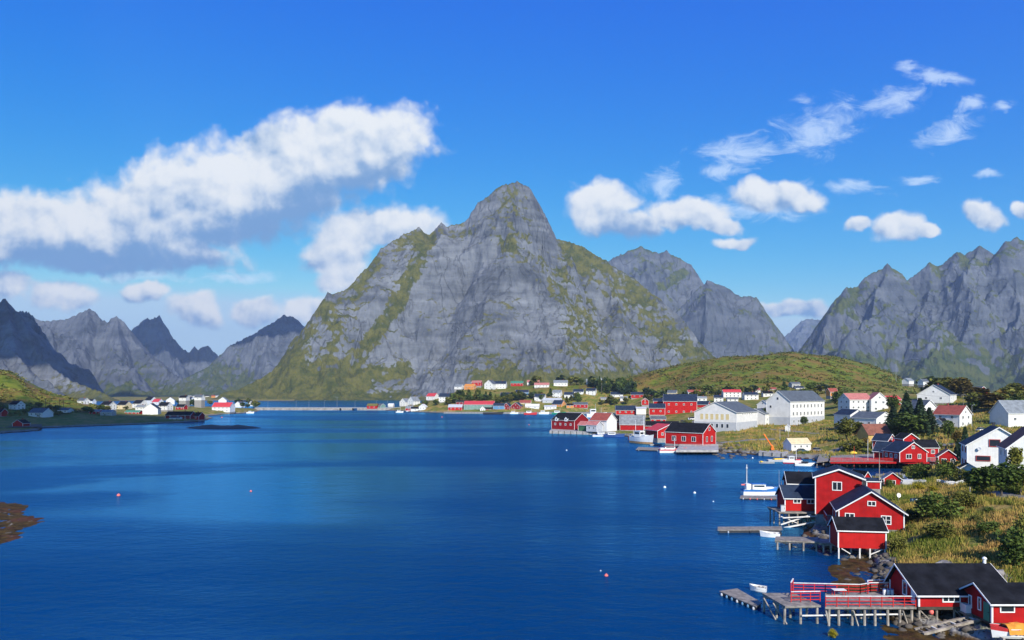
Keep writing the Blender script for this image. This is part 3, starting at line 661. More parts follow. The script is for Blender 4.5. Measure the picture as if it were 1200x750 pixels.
# ------------------------------------------------------------------ water
def water():
    m, gg, bs, out = base_mat('fjord_water')
    geo = gg.node('ShaderNodeNewGeometry'); pos = geo.outputs['Position']
    w1 = gg.noise(gg.mapping(pos, rot=(0, 0, R(20)), scale=(0.55, 1.0, 1.0)), 0.55, 5.0, 0.62)
    w2 = gg.noise(gg.mapping(pos, rot=(0, 0, R(-12)), scale=(0.5, 1.0, 1.0)), 0.09, 4.0, 0.6)
    # calm slicks and darker gust patches
    slick = gg.ss(gg.noise(gg.mapping(pos, rot=(0, 0, R(8)), scale=(0.0028, 0.010, 1)), 1.0, 4.0, 0.6, 0.8), 0.42, 0.64)
    wx = gg.xyz(pos)
    lee = gg.m('MULTIPLY', gg.ss(gg.m('DIVIDE', wx[0], wx[1]), 0.05, -0.45), gg.m('MULTIPLY', gg.ss(wx[1], 95.0, 150.0), gg.ss(wx[1], 900.0, 250.0)))
    slick = gg.m('MINIMUM', 1.0, gg.m('ADD', gg.m('MULTIPLY', slick, 0.75), gg.m('MULTIPLY', lee, gg.m('ADD', 0.22, gg.m('MULTIPLY', slick, 0.8)))))
    bp = gg.node('ShaderNodeBump'); bp.inputs['Distance'].default_value = 1.0
    gg.put(bp.inputs['Strength'], gg.m('SUBTRACT', 0.8, gg.m('MULTIPLY', slick, 0.62)))
    gg.put(bp.inputs['Height'], gg.m('ADD', gg.m('MULTIPLY', w1, 0.55), gg.m('MULTIPLY', w2, 1.2)))
    nt = m.node_tree; nt.nodes.remove(bs)
    df = gg.node('ShaderNodeBsdfDiffuse'); df.inputs['Color'].default_value = (0.0, 0.032, 0.115, 1)
    gl = gg.node('ShaderNodeBsdfGlossy'); gl.inputs['Color'].default_value = (0.16, 0.60, 1.0, 1)
    gg.put(gl.inputs['Roughness'], gg.m('SUBTRACT', 0.22, gg.m('MULTIPLY', slick, 0.08))); gg.put(gl.inputs['Normal'], bp.outputs[0]); gg.put(df.inputs['Normal'], bp.outputs[0])
    fr = gg.node('ShaderNodeFresnel'); fr.inputs['IOR'].default_value = 1.30; gg.put(fr.inputs['Normal'], bp.outputs[0])
    ms = gg.node('ShaderNodeMixShader'); gg.put(ms.inputs[0], gg.m('MULTIPLY', fr.outputs[0], gg.m('ADD', 0.68, gg.m('MULTIPLY', slick, 0.85)), clamp=True))
    nt.links.new(df.outputs[0], ms.inputs[1]); nt.links.new(gl.outputs[0], ms.inputs[2]); nt.links.new(ms.outputs[0], out.inputs['Surface'])
    r = 16000.0
    me = np_mesh('fjord_water', [(-r, -r / 2, 0), (r, -r / 2, 0), (r, r, 0), (-r, r, 0)], [(0, 1, 2, 3)], m)
    o = link(bpy.data.objects.new('fjord_water', me)); tag(o, kind='structure')
water()

# ------------------------------------------------------------------ shade clouds and air
cloud((-390, 540, 5), (270, 115), 2600, 1)
cloud((-1640, 2290, 400), (470, 420), 3000, 2)
cloud((-2700, 5800, 560), (560, 560), 4800, 3)
cloud((-1700, 4780, 560), (420, 330), 4300, 4)

def haze():
    m = bpy.data.materials.new('air'); m.use_nodes = True; nt = m.node_tree; nt.nodes.clear(); gg = NG(nt)
    out = gg.node('ShaderNodeOutputMaterial'); pv = gg.node('ShaderNodeVolumePrincipled')
    pv.inputs['Color'].default_value = (0.60, 0.78, 1.0, 1); pv.inputs['Density'].default_value = 0.00006; pv.inputs['Anisotropy'].default_value = 0.1
    nt.links.new(pv.outputs[0], out.inputs['Volume'])
    x, y0, y1, z0, z1 = 6500, -120, 10800, -8, 1010
    v = [(-x, y0, z0), (x, y0, z0), (x, y1, z0), (-x, y1, z0), (-x, y0, z1), (x, y0, z1), (x, y1, z1), (-x, y1, z1)]
    f = [(0, 3, 2, 1), (4, 5, 6, 7), (0, 1, 5, 4), (1, 2, 6, 5), (2, 3, 7, 6), (3, 0, 4, 7)]
    o = link(bpy.data.objects.new('haze', np_mesh('haze', v, f, m))); tag(o, kind='stuff')
haze()
# ------------------------------------------------------------------ mesh collector
class MB:
    def __init__(self): self.v = []; self.f = []; self.mi = []; self.mats = []
    def _m(self, mat):
        if mat not in self.mats: self.mats.append(mat)
        return self.mats.index(mat)
    def poly(self, pts, mat):
        n = len(self.v); self.v += [tuple(p) for p in pts]; self.f.append(tuple(range(n, n + len(pts)))); self.mi.append(self._m(mat))
    def box(self, c, s, mat, rz=0.0, bottom=True):
        cx, cy, cz = c; hx, hy, hz = s[0] / 2, s[1] / 2, s[2] / 2
        ca, sa = math.cos(rz), math.sin(rz)
        P = [(cx + x * ca - y * sa, cy + x * sa + y * ca, cz + z) for x, y, z in ((-hx, -hy, -hz), (hx, -hy, -hz), (hx, hy, -hz), (-hx, hy, -hz), (-hx, -hy, hz), (hx, -hy, hz), (hx, hy, hz), (-hx, hy, hz))]
        n = len(self.v); self.v += P; k = self._m(mat)
        for q in ((0, 1, 5, 4), (1, 2, 6, 5), (2, 3, 7, 6), (3, 0, 4, 7), (4, 5, 6, 7), (3, 2, 1, 0)):
            self.f.append(tuple(n + i for i in q)); self.mi.append(k)
        return self
    def bar(self, a, b, w, h, mat):
        """rectangular beam from a to b"""
        a = Vector(a); b = Vector(b); d = (b - a).normalized()
        up = Vector((0, 0, 1)) if abs(d.z) < 0.95 else Vector((0, 1, 0))
        s = d.cross(up).normalized() * (w / 2); t = s.cross(d).normalized() * (h / 2)
        n = len(self.v)
        for p in (a, b):
            for q in (-s - t, s - t, s + t, -s + t): self.v.append(tuple(p + q))
        k = self._m(mat)
        for q in ((0, 1, 5, 4), (1, 2, 6, 5), (2, 3, 7, 6), (3, 0, 4, 7), (3, 2, 1, 0), (4, 5, 6, 7)):
            self.f.append(tuple(n + i for i in q)); self.mi.append(k)
        return self
    def tube(self, a, b, r0, r1, mat, n=8, cap=True):
        a = Vector(a); b = Vector(b); d = (b - a).normalized()
        up = Vector((0, 0, 1)) if abs(d.z) < 0.95 else Vector((1, 0, 0))
        s = d.cross(up).normalized(); t = s.cross(d).normalized()
        k0 = len(self.v); k = self._m(mat)
        for p, r in ((a, r0), (b, r1)):
            for i in range(n):
                an = 2 * math.pi * i / n
                self.v.append(tuple(p + s * (math.cos(an) * r) + t * (math.sin(an) * r)))
        for i in range(n):
            j = (i + 1) % n
            self.f.append((k0 + i, k0 + j, k0 + n + j, k0 + n + i)); self.mi.append(k)
        if cap:
            self.f.append(tuple(k0 + n + i for i in range(n))); self.mi.append(k)
            self.f.append(tuple(k0 + n - 1 - i for i in range(n))); self.mi.append(k)
        return self
    def lathe(self, prof, mat, n=12, c=(0, 0, 0)):
        k0 = len(self.v); k = self._m(mat)
        for r, z in prof:
            for i in range(n):
                an = 2 * math.pi * i / n
                self.v.append((c[0] + r * math.cos(an), c[1] + r * math.sin(an), c[2] + z))
        for j in range(len(prof) - 1):
            for i in range(n):
                q = (i + 1) % n
                self.f.append((k0 + j * n + i, k0 + j * n + q, k0 + (j + 1) * n + q, k0 + (j + 1) * n + i)); self.mi.append(k)
        return self
    def mesh(self, name, smooth=False):
        me = bpy.data.meshes.new(name)
        me.from_pydata(self.v, [], self.f)
        for m in self.mats: me.materials.append(m)
        me.polygons.foreach_set('material_index', self.mi)
        if smooth: me.polygons.foreach_set('use_smooth', [True] * len(self.f))
        me.update()
        return me
    def build(self, name, parent=None, smooth=False, loc=None, rz=0.0):
        o = bpy.data.objects.new(name, self.mesh(name, smooth))
        if loc is not None: o.location = loc
        o.rotation_euler = (0, 0, rz)
        return link(o, parent)

# ------------------------------------------------------------------ paints
RED = paint('red_boards', (0.37, 0.010, 0.011), 0.65, 0.14, 0.8, streak=0.22, spec=0.12, board=0.16)
RED2 = paint('bright_red_boards', (0.43, 0.013, 0.012), 0.65, 0.12, 0.8, streak=0.18, spec=0.12, board=0.18)
DRED = paint('dark_red_boards', (0.24, 0.010, 0.014), 0.65, 0.14, 0.8, streak=0.2, spec=0.12, board=0.16)
WHT = paint('white_boards', (0.70, 0.70, 0.68), 0.6, 0.06, 0.8, streak=0.12, board=0.2)
CRM = paint('cream_boards', (0.66, 0.55, 0.34), 0.6, 0.08, 0.8, streak=0.15, board=0.2)
YEL = paint('ochre_boards', (0.55, 0.37, 0.12), 0.6, 0.1, 0.8, streak=0.15, board=0.2)
ORG = paint('orange_boards', (0.62, 0.24, 0.045), 0.6, 0.1, 0.8, streak=0.15, board=0.2)
GRN = paint('sage_green_boards', (0.16, 0.27, 0.23), 0.6, 0.1, 0.8, streak=0.15, board=0.2)
DGRN = paint('dark_green_boards', (0.04, 0.13, 0.06), 0.6, 0.1, 0.8, board=0.2)
BLU = paint('blue_boards', (0.09, 0.23, 0.42), 0.6, 0.1, 0.8, streak=0.15, board=0.2)
GRY = paint('grey_boards', (0.36, 0.37, 0.37), 0.6, 0.1, 0.8, streak=0.15, board=0.2)
PLAST = paint('white_render', (0.66, 0.65, 0.62), 0.8, 0.06, 0.5, streak=0.15)
PLGRY = paint('pale_grey_render', (0.42, 0.44, 0.47), 0.8, 0.07, 0.5, streak=0.15)
TRIM = paint('white_trim', (0.74, 0.74, 0.72), 0.5, 0.05, 1.5)
REDTRIM = paint('red_trim', (0.42, 0.06, 0.05), 0.5, 0.05, 1.5)
BLK = paint('black_felt_roof', (0.012, 0.013, 0.017), 0.9, 0.3, 0.7, streak=0.15, spec=0.05)
SLATE = paint('grey_slate_roof', (0.085, 0.10, 0.115), 0.75, 0.2, 0.6, streak=0.25)
LSLATE = paint('pale_slate_roof', (0.19, 0.21, 0.225), 0.75, 0.2, 0.6, streak=0.3)
BLUROOF = paint('blue_black_roof', (0.020, 0.032, 0.058), 0.7, 0.2, 0.7, streak=0.15, spec=0.08)
BRNROOF = paint('brown_tile_roof', (0.20, 0.075, 0.05), 0.8, 0.2, 0.8, streak=0.2)
TILE = paint('red_tile_roof', (0.28, 0.065, 0.045), 0.8, 0.18, 0.8, streak=0.2)
PINK = paint('faded_red_roof', (0.42, 0.15, 0.13), 0.8, 0.15, 0.8, streak=0.2)
REDROOF = paint('scarlet_roof', (0.50, 0.045, 0.05), 0.6, 0.12, 0.8)
GRNROOF = paint('green_roof', (0.05, 0.20, 0.13), 0.7, 0.15, 0.8)
CRMROOF = paint('cream_roof', (0.58, 0.47, 0.28), 0.7, 0.1, 0.8)
STONE = paint('foundation_concrete', (0.27, 0.26, 0.245), 0.9, 0.2, 1.5, streak=0.3, bump=0.3)
QUAY = paint('quay_concrete', (0.36, 0.34, 0.32), 0.9, 0.2, 0.8, streak=0.45, bump=0.2)
WOOD = paint('weathered_timber', (0.24, 0.215, 0.185), 0.85, 0.28, 1.6, streak=0.35, board=0.22)
WOODP = paint('pale_pile_timber', (0.30, 0.265, 0.22), 0.85, 0.3, 1.2, streak=0.5)
WOODD = paint('dark_wet_timber', (0.055, 0.046, 0.036), 0.8, 0.3, 1.2, streak=0.4)
RAILRED = paint('red_railing_paint', (0.45, 0.018, 0.016), 0.6, 0.12, 1.5)
RAILWHT = paint('white_railing_paint', (0.66, 0.64, 0.60), 0.6, 0.12, 1.5)
STEEL = paint('galvanised_steel', (0.42, 0.43, 0.44), 0.45, 0.1, 2.0, metallic=0.6)
BRICK = paint('chimney_brick', (0.30, 0.07, 0.05), 0.85, 0.2, 3.0)
DARKM = paint('dark_metal', (0.03, 0.03, 0.035), 0.6, 0.2, 2.0)
HULLW = paint('white_hull', (0.74, 0.74, 0.72), 0.35, 0.05, 1.0, streak=0.12, spec=0.5)
HULLB = paint('blue_hull', (0.03, 0.07, 0.22), 0.35, 0.08, 1.0, spec=0.5)
HULLR = paint('red_hull', (0.52, 0.03, 0.03), 0.4, 0.08, 1.0, spec=0.5)
HULLT = paint('tan_hull', (0.42, 0.24, 0.10), 0.45, 0.12, 1.0, spec=0.4)
BLUESTR = paint('blue_stripe', (0.03, 0.16, 0.45), 0.4, 0.06, 1.0, spec=0.5)
BLUETARP = paint('blue_canvas', (0.02, 0.13, 0.40), 0.8, 0.15, 2.0)
ORTARP = paint('orange_tarpaulin', (0.70, 0.27, 0.03), 0.7, 0.15, 1.5)
ORANGE = paint('orange_paint', (0.78, 0.17, 0.02), 0.5, 0.08, 1.5)
YELLOW = paint('yellow_paint', (0.75, 0.50, 0.04), 0.5, 0.08, 1.5)
BUOYR = paint('pink_red_buoy', (0.78, 0.16, 0.13), 0.5, 0.08, 1.5)
GREENP = paint('green_plastic', (0.02, 0.22, 0.14), 0.5, 0.08, 1.5)
BLUEP = paint('blue_plastic', (0.10, 0.22, 0.36), 0.5, 0.08, 1.5)
LIDB = paint('barrel_lid_blue', (0.05, 0.12, 0.30), 0.5, 0.08, 1.5)
RUBBER = paint('black_rubber', (0.015, 0.015, 0.016), 0.8, 0.1, 1.5)
ROCKM = paint('boulder_rock', (0.23, 0.215, 0.20), 0.9, 0.3, 0.9, streak=0.2, bump=0.6)
DROCK = paint('dark_shore_rock', (0.10, 0.085, 0.068), 0.9, 0.35, 0.7, bump=0.6)
ASPH = paint('asphalt', (0.06, 0.06, 0.062), 0.9, 0.15, 0.4)
GRAVEL = paint('causeway_gravel', (0.25, 0.235, 0.21), 0.95, 0.3, 0.3, bump=0.4)
def glass_mat():
    m, gg, bs, out = base_mat('window_glass')
    bs.inputs['Base Color'].default_value = (0.018, 0.024, 0.032, 1); bs.inputs['Roughness'].default_value = 0.06
    bs.inputs['Specular IOR Level'].default_value = 0.6
    return m
GLASS = glass_mat()
BLIND = paint('drawn_blind', (0.58, 0.47, 0.24), 0.8, 0.06, 1.0)

# ------------------------------------------------------------------ houses
WINC = {}
def window_meshes(w, h, nx, ny, fm, pm):
    key = (round(w, 2), round(h, 2), nx, ny, fm.name, pm.name)
    if key not in WINC:
        t = min(0.13, 0.16 * min(w, h)) if min(w, h) > 0.5 else 0.1
        b = MB()    # local frame: x along the wall, -y outward, origin at the window centre
        for sx in (-1, 1): b.box((sx * (w / 2), 0, 0), (t, 0.10, h + t), fm)
        for sz in (-1, 1): b.box((0, -0.01, sz * (h / 2)), (w - t, 0.10, t), fm)
        for i in range(1, nx): b.box((-w / 2 + w * i / nx, 0.005, 0), (t * 0.8, 0.09, h - t), fm)
        for i in range(1, ny): b.box((0, 0.01, -h / 2 + h * i / ny), (w - t, 0.08, t * 0.5), fm)
        p = MB(); p.box((0, 0.02, 0), (w - t * 0.5, 0.05, h - t * 0.5), pm)
        WINC[key] = (b.mesh('window'), p.mesh('pane'))
    return WINC[key]
def add_window(parent, x, y, z, ang, w, h, nx=2, ny=1, fm=None, pm=None):
    a, b = window_meshes(w, h, nx, ny, fm or TRIM, pm or GLASS)
    o = link(bpy.data.objects.new('window', a), parent); o.location = (x, y, z); o.rotation_euler = (0, 0, ang)
    p = link(bpy.data.objects.new('pane', b), o)
    return o
USED = {}
def house(name, label, pos, rz, L, W, hw, hr, wall=WHT, roof=BLK, trim=TRIM, over=0.35, wins=(), chim=(), group=None, cat='house', found=1.2, fmat=None, fm=None, off=0.0, doors=(), lower=None, gable=None, hip=False, porch=None):
    """ridge along local x; sides f (-y), b (+y), l (-x gable), r (+x gable); wins: (side, along, height, w, h, nx, ny[, pane])"""
    root = empty(name, pos, R(rz)); tag(root, label, cat, group)
    hx, hy = L / 2, W / 2; zr = hw + hr
    b = MB(); wm = wall
    yr = off
    def wallquad(p, m): b.poly(p, m)
    z0 = 0.0
    lo = lower[0] if lower else 0.0
    for s in (-1, 1):     # long walls
        segs = [(0, hw, wall)] if not lower else [(0, lo, lower[1]), (lo, hw, wall)]
        for a, c, m in segs:
            q = [(-hx, s * hy, a), (hx, s * hy, a), (hx, s * hy, c), (-hx, s * hy, c)]
            b.poly(q if s < 0 else q[::-1], m)
        gm = gable or wall
        for a, c, m in segs:
            q = [(s * hx, -hy, a), (s * hx, hy, a), (s * hx, hy, c), (s * hx, -hy, c)]
            b.poly(q if s > 0 else q[::-1], m if not gable else gm)
        q = [(s * hx, -hy, hw), (s * hx, hy, hw), (s * hx, yr, zr)]
        b.poly(q if s > 0 else q[::-1], gm)
    b.build('wall', root)
    # roof: two slabs with real thickness and overhang
    th = 0.16
    r = MB()
    for s in (-1, 1):
        run = hy - s * yr if s > 0 else hy + yr
        dz = hr / run
        ye, ze = s * (hy + over), hw - over * dz
        ox = over * 0.9
        A = [(-hx - ox, yr, zr), (hx + ox, yr, zr), (hx + ox, ye, ze), (-hx - ox, ye, ze)]
        T = [(p[0], p[1], p[2] + th) for p in A]
        A = [(p[0], p[1], p[2] + 0.012) for p in A]
        if s < 0: A, T = A[::-1], T[::-1]
        n = 4
        r.poly(T[::-1], roof); r.poly(A, roof)
        for i in range(4):
            j = (i + 1) % 4
            if {i, j} == ({0, 1} if s > 0 else {2, 3}): continue
            r.poly([T[i], T[j], A[j], A[i]], roof)
    rf = r.build('roof', root)
    if trim is not None:
        t = MB(); ox = over * 0.9
        bw = max(0.16, min(0.26, hw * 0.07))
        for e in (-1, 1):
            for s in (-1, 1):
                run = hy - s * yr if s > 0 else hy + yr
                dz = hr / run
                x = e * (hx + ox + 0.03)
                y1, z1 = s * (hy + over), hw - over * dz
                P = [(yr, zr + th - 0.01), (y1, z1 + th - 0.01), (y1, z1 + th - 0.02 - bw), (yr, zr + th - 0.02 - bw)]
                for xx in (x - 0.03, x + 0.03): t.poly([(xx, p[0], p[1]) for p in P], trim)
                for i in range(4):
                    p, q = P[i], P[(i + 1) % 4]
                    t.poly([(x - 0.03, p[0], p[1]), (x + 0.03, p[0], p[1]), (x + 0.03, q[0], q[1]), (x - 0.03, q[0], q[1])], trim)
                if trim is TRIM or True:
                    t.box((e * hx, s * hy, hw * 0.5 - 0.02), (0.18, 0.18, hw - 0.1), trim)
        for s in (-1, 1):
            run = hy - s * yr if s > 0 else hy + yr
            t.box((0, s * (hy + over + 0.02), hw - over * hr / run + 0.06), (2 * (hx + ox) - 0.04, 0.05, 0.17), trim)
        t.build('trim', root)
    if found:
        f = MB(); f.box((0, 0, -found / 2 - 0.002), (L - 0.06, W - 0.06, found), fmat or STONE); f.build('foundation', root)
    for w in wins:
        sd, u, z, ww, wh = w[:5]; nx = w[5] if len(w) > 5 else 2; ny = w[6] if len(w) > 6 else 1; pm = w[7] if len(w) > 7 else None
        x, y, a = {'f': (u, -hy - 0.03, 0), 'b': (-u, hy + 0.03, math.pi), 'l': (-hx - 0.03, -u, -math.pi / 2), 'r': (hx + 0.03, u, math.pi / 2)}[sd]
        add_window(root, x, y, z, a, ww, wh, nx, ny, fm or TRIM, pm)
    for d in doors:
        sd, u, ww, wh, dm = d
        x, y, a = {'f': (u, -hy - 0.03, 0), 'b': (-u, hy + 0.03, math.pi), 'l': (-hx - 0.03, -u, -math.pi / 2), 'r': (hx + 0.03, u, math.pi / 2)}[sd]
        q = MB(); q.box((0, 0.0, wh / 2), (ww, 0.08, wh), dm)
        do = q.build('door', root, loc=(x, y, 0.02), rz=a)
        if ww < 2.0:
            k = MB(); k.box((ww * 0.38, -0.07, wh * 0.5), (0.12, 0.06, 0.06), DARKM); k.build('handle', do)
    for c in chim:
        u, v, cw, chh, cm = c
        zt = zr - abs(v - yr) * (hr / hy)
        q = MB(); q.box((u, v, zt + chh / 2 - 0.3), (cw, cw, chh + 0.6), cm); q.box((u, v, zt + chh + 0.05), (cw + 0.14, cw + 0.14, 0.1), cm)
        q.build('chimney', root)
    return root
def dims_m(px, py, Y): return Y / F
def place(px, py, L, W, rz, Y=None, z=None):
    """base centre of a block whose nearest bottom edge is seen at (px, py); L and W in metres"""
    if z is not None:
        Y = F * (HC - z) / (py - HY); x = (px - CX) * Y / F
    elif Y is not None:
        x, _, z = at(px, py, Y)
    else:
        x, Y, z = on_ground(px, py)
    v = Vector((x, Y)).normalized()
    a = R(rz); ax = Vector((math.cos(a), math.sin(a))); ay = Vector((-math.sin(a), math.cos(a)))
    ext = 0.5 * (L * abs(ax.dot(v)) + W * abs(ay.dot(v))) * 0.8
    return (x + v.x * ext, Y + v.y * ext, z)
def mpp(px, py, Y=None, z=None):
    if z is not None: return F * (HC - z) / (py - HY) / F
    if Y is not None: return Y / F
    return on_ground(px, py)[1] / F
def grid_wins(side, n, span, zs, w, h, nx=2, ny=1, pm=None, u0=0.0):
    o = []
    for z in zs:
        for i in range(n):
            u = u0 + (-span / 2 + span * (i + 0.5) / n)
            o.append((side, u, z, w, h, nx, ny, pm))
    return o
def H(label, px, py, L, W, hw, hr, rz, wall=WHT, roof=BLK, Y=None, z=None, wf=None, wl=None, wr=None, wb=None, chim=1, name='house', cat='house', group=None, found=2.5, **kw):
    """a house measured in photograph pixels: L along the ridge, W across, wall and roof heights; wf/wl/wr/wb = (count, rows) of windows per side"""
    k = mpp(px, py, Y, z)
    Lm, Wm, hwm, hrm = L * k, W * k, hw * k, hr * k
    pos = place(px, py, Lm, Wm, rz, Y, z)
    wins = []
    for sd, spec, span, gab in (('f', wf, Lm, 0), ('b', wb, Lm, 0), ('l', wl, Wm, 1), ('r', wr, Wm, 1)):
        if not spec: continue
        n, rows = spec
        ww = min(1.25, span * 0.5 / max(n, 1)); hh = min(1.3, hwm / (rows * 1.9))
        zs = [hwm * (i + 0.55) / rows for i in range(rows)]
        wins += grid_wins(sd, n, span * 0.9, zs, ww, hh)
        if gab and hrm > 2.2: wins.append((sd, 0, hwm + hrm * 0.28, ww * 0.8, hh * 0.8, 2, 1))
    ch = []
    if chim:
        ch = [(Lm * 0.18, 0, 0.6, 0.9, kw.pop('cmat', BRICK))]
    else: kw.pop('cmat', None)
    return house(name, label, pos, rz, Lm, Wm, hwm, hrm, wall, roof, wins=wins, chim=ch, cat=cat, group=group, found=found, over=kw.pop('over', min(0.45, 0.06 * Wm + 0.1)), **kw)

# ------------------------------------------------------------------ piers, piles, rails
def pile_set(parent, pts, ztop, r=0.14, mat=None, zbot=-1.5):
    for (x, y) in pts:
        q = MB(); q.tube((x, y, zbot), (x + random.uniform(-.09, .09), y + random.uniform(-.09, .09), ztop), r * 1.05, r, mat or WOODP, 7)
        q.build('pile', parent)
def deck_thing(name, label, quad, z, cat='pier', th=0.22, mat=None, piles=None, pr=0.14, beams=True, pmat=None, zbot=-1.5, group=None):
    """flat deck over a four-cornered outline, on piles"""
    c = Vector((sum(p[0] for p in quad) / 4, sum(p[1] for p in quad) / 4))
    root = empty(name, (c.x, c.y, 0)); tag(root, label, cat, group)
    q = [(p[0] - c.x, p[1] - c.y) for p in quad]
    b = MB(); m = mat or WOOD
    top = [(p[0], p[1], z) for p in q]; bot = [(p[0], p[1], z - th) for p in q]
    b.poly(top, m); b.poly(bot[::-1], m)
    for i in range(4):
        j = (i + 1) % 4; b.poly([bot[i], bot[j], top[j], top[i]], m)
    if beams:
        for t in (0.12, 0.5, 0.88):
            a0 = Vector(q[0]).lerp(Vector(q[3]), t); a1 = Vector(q[1]).lerp(Vector(q[2]), t)
            b.bar((a0.x, a0.y, z - th - 0.13), (a1.x, a1.y, z - th - 0.13), 0.2, 0.25, pmat or WOODP)
    b.build('deck', root)
    if piles:
        nu, nv = piles; pts = []
        for i in range(nu):
            for j in range(nv):
                s = (i + 0.5) / nu if nu < 3 else 0.04 + 0.92 * i / (nu - 1); t = (j + 0.5) / nv if nv < 2 else 0.06 + 0.88 * j / (nv - 1)
                a0 = Vector(q[0]).lerp(Vector(q[1]), s); a1 = Vector(q[3]).lerp(Vector(q[2]), s); p = a0.lerp(a1, t); pts.append((p.x + random.uniform(-.18, .18), p.y + random.uniform(-.12, .12)))
        pile_set(root, pts, z - th, pr, pmat, zbot)
    return root, c
def rail(parent, pts, z, h=1.0, mat=None, top=None, rails=3, step=1.6, name='railing'):
    """railing along a polyline, in the parent's coordinates"""
    b = MB(); mt = mat or RAILRED
    for a, c in zip(pts[:-1], pts[1:]):
        a = Vector(a if len(a) > 2 else (*a, z)); c = Vector(c if len(c) > 2 else (*c, z)); L = (c - a).length; n = max(1, round(L / step))
        for i in range(n + 1):
            p = a.lerp(c, i / n); b.box((p.x, p.y, p.z + h / 2), (0.08, 0.08, h), mt)
        for k in range(rails):
            zz = h * (k + 0.7) / (rails + 0.2)
            b.bar(a + Vector((0, 0, zz)), c + Vector((0, 0, zz)), 0.04, 0.09, mt)
        b.bar(a + Vector((0, 0, h + 0.03)), c + Vector((0, 0, h + 0.03)), 0.13, 0.07, top or mt)
    return b.build(name, parent)

# ------------------------------------------------------------------ boats: lofted hull, bow towards +x
def hull(b, L, B, D, mat, stripe=None, bottom=None, sheer=0.5, deckm=None, draft=0.25, gun=None):
    n = 12; rows = []
    for i in range(n + 1):
        t = i / n; x = -L / 2 + L * t
        wd = B / 2 * (1 - max(0, (t - 0.45) / 0.55) ** 2.2) * (0.86 + 0.14 * min(1, t / 0.3))
        zt = D * (1 + sheer * (max(0, t - 0.4) / 0.6) ** 1.8 + 0.06 * (1 - t))
        xr = x + (L * 0.05 if t > 0.85 else 0) * (t - 0.85) / 0.15
        prof = [(0.0, -draft), (wd * 0.62, -draft * 0.8), (wd * 0.85, 0.03), (wd * 0.90, D * 0.32), (wd * 0.96, D * 0.66), (wd, zt - 0.02), (wd * 1.02 + 0.02, zt)]
        rows.append([(xr + (L * 0.04 * (max(0, t - 0.8) / 0.2) * (pz / D)), w_, pz) for w_, pz in prof])
    k = len(rows[0])
    def mt(j):
        if j <= (2 if bottom else 1): return bottom or mat
        if j == 4 and stripe: return stripe
        if j == 5 and gun: return gun
        return mat
    for i in range(n):
        for j in range(k - 1):
            for s in (1, -1):
                q = [rows[i][j], rows[i + 1][j], rows[i + 1][j + 1], rows[i][j + 1]]
                q = [(p[0], s * p[1], p[2]) for p in q]
                b.poly(q if s < 0 else q[::-1], mt(j))
    for j in range(k - 1):
        q = [(rows[0][j][0], rows[0][j][1], rows[0][j][2]), (rows[0][j + 1][0], rows[0][j + 1][1], rows[0][j + 1][2]), (rows[0][j + 1][0], -rows[0][j + 1][1], rows[0][j + 1][2]), (rows[0][j][0], -rows[0][j][1], rows[0][j][2])]
        b.poly(q, mt(j))
    dz = 0.22
    for i in range(n):      # deck a little below the gunwale
        a, c = rows[i][-1], rows[i + 1][-1]
        b.poly([(a[0], -a[1] * 0.95, a[2] - dz), (c[0], -c[1] * 0.95, c[2] - dz), (c[0], c[1] * 0.95, c[2] - dz), (a[0], a[1] * 0.95, a[2] - dz)], deckm or mat)
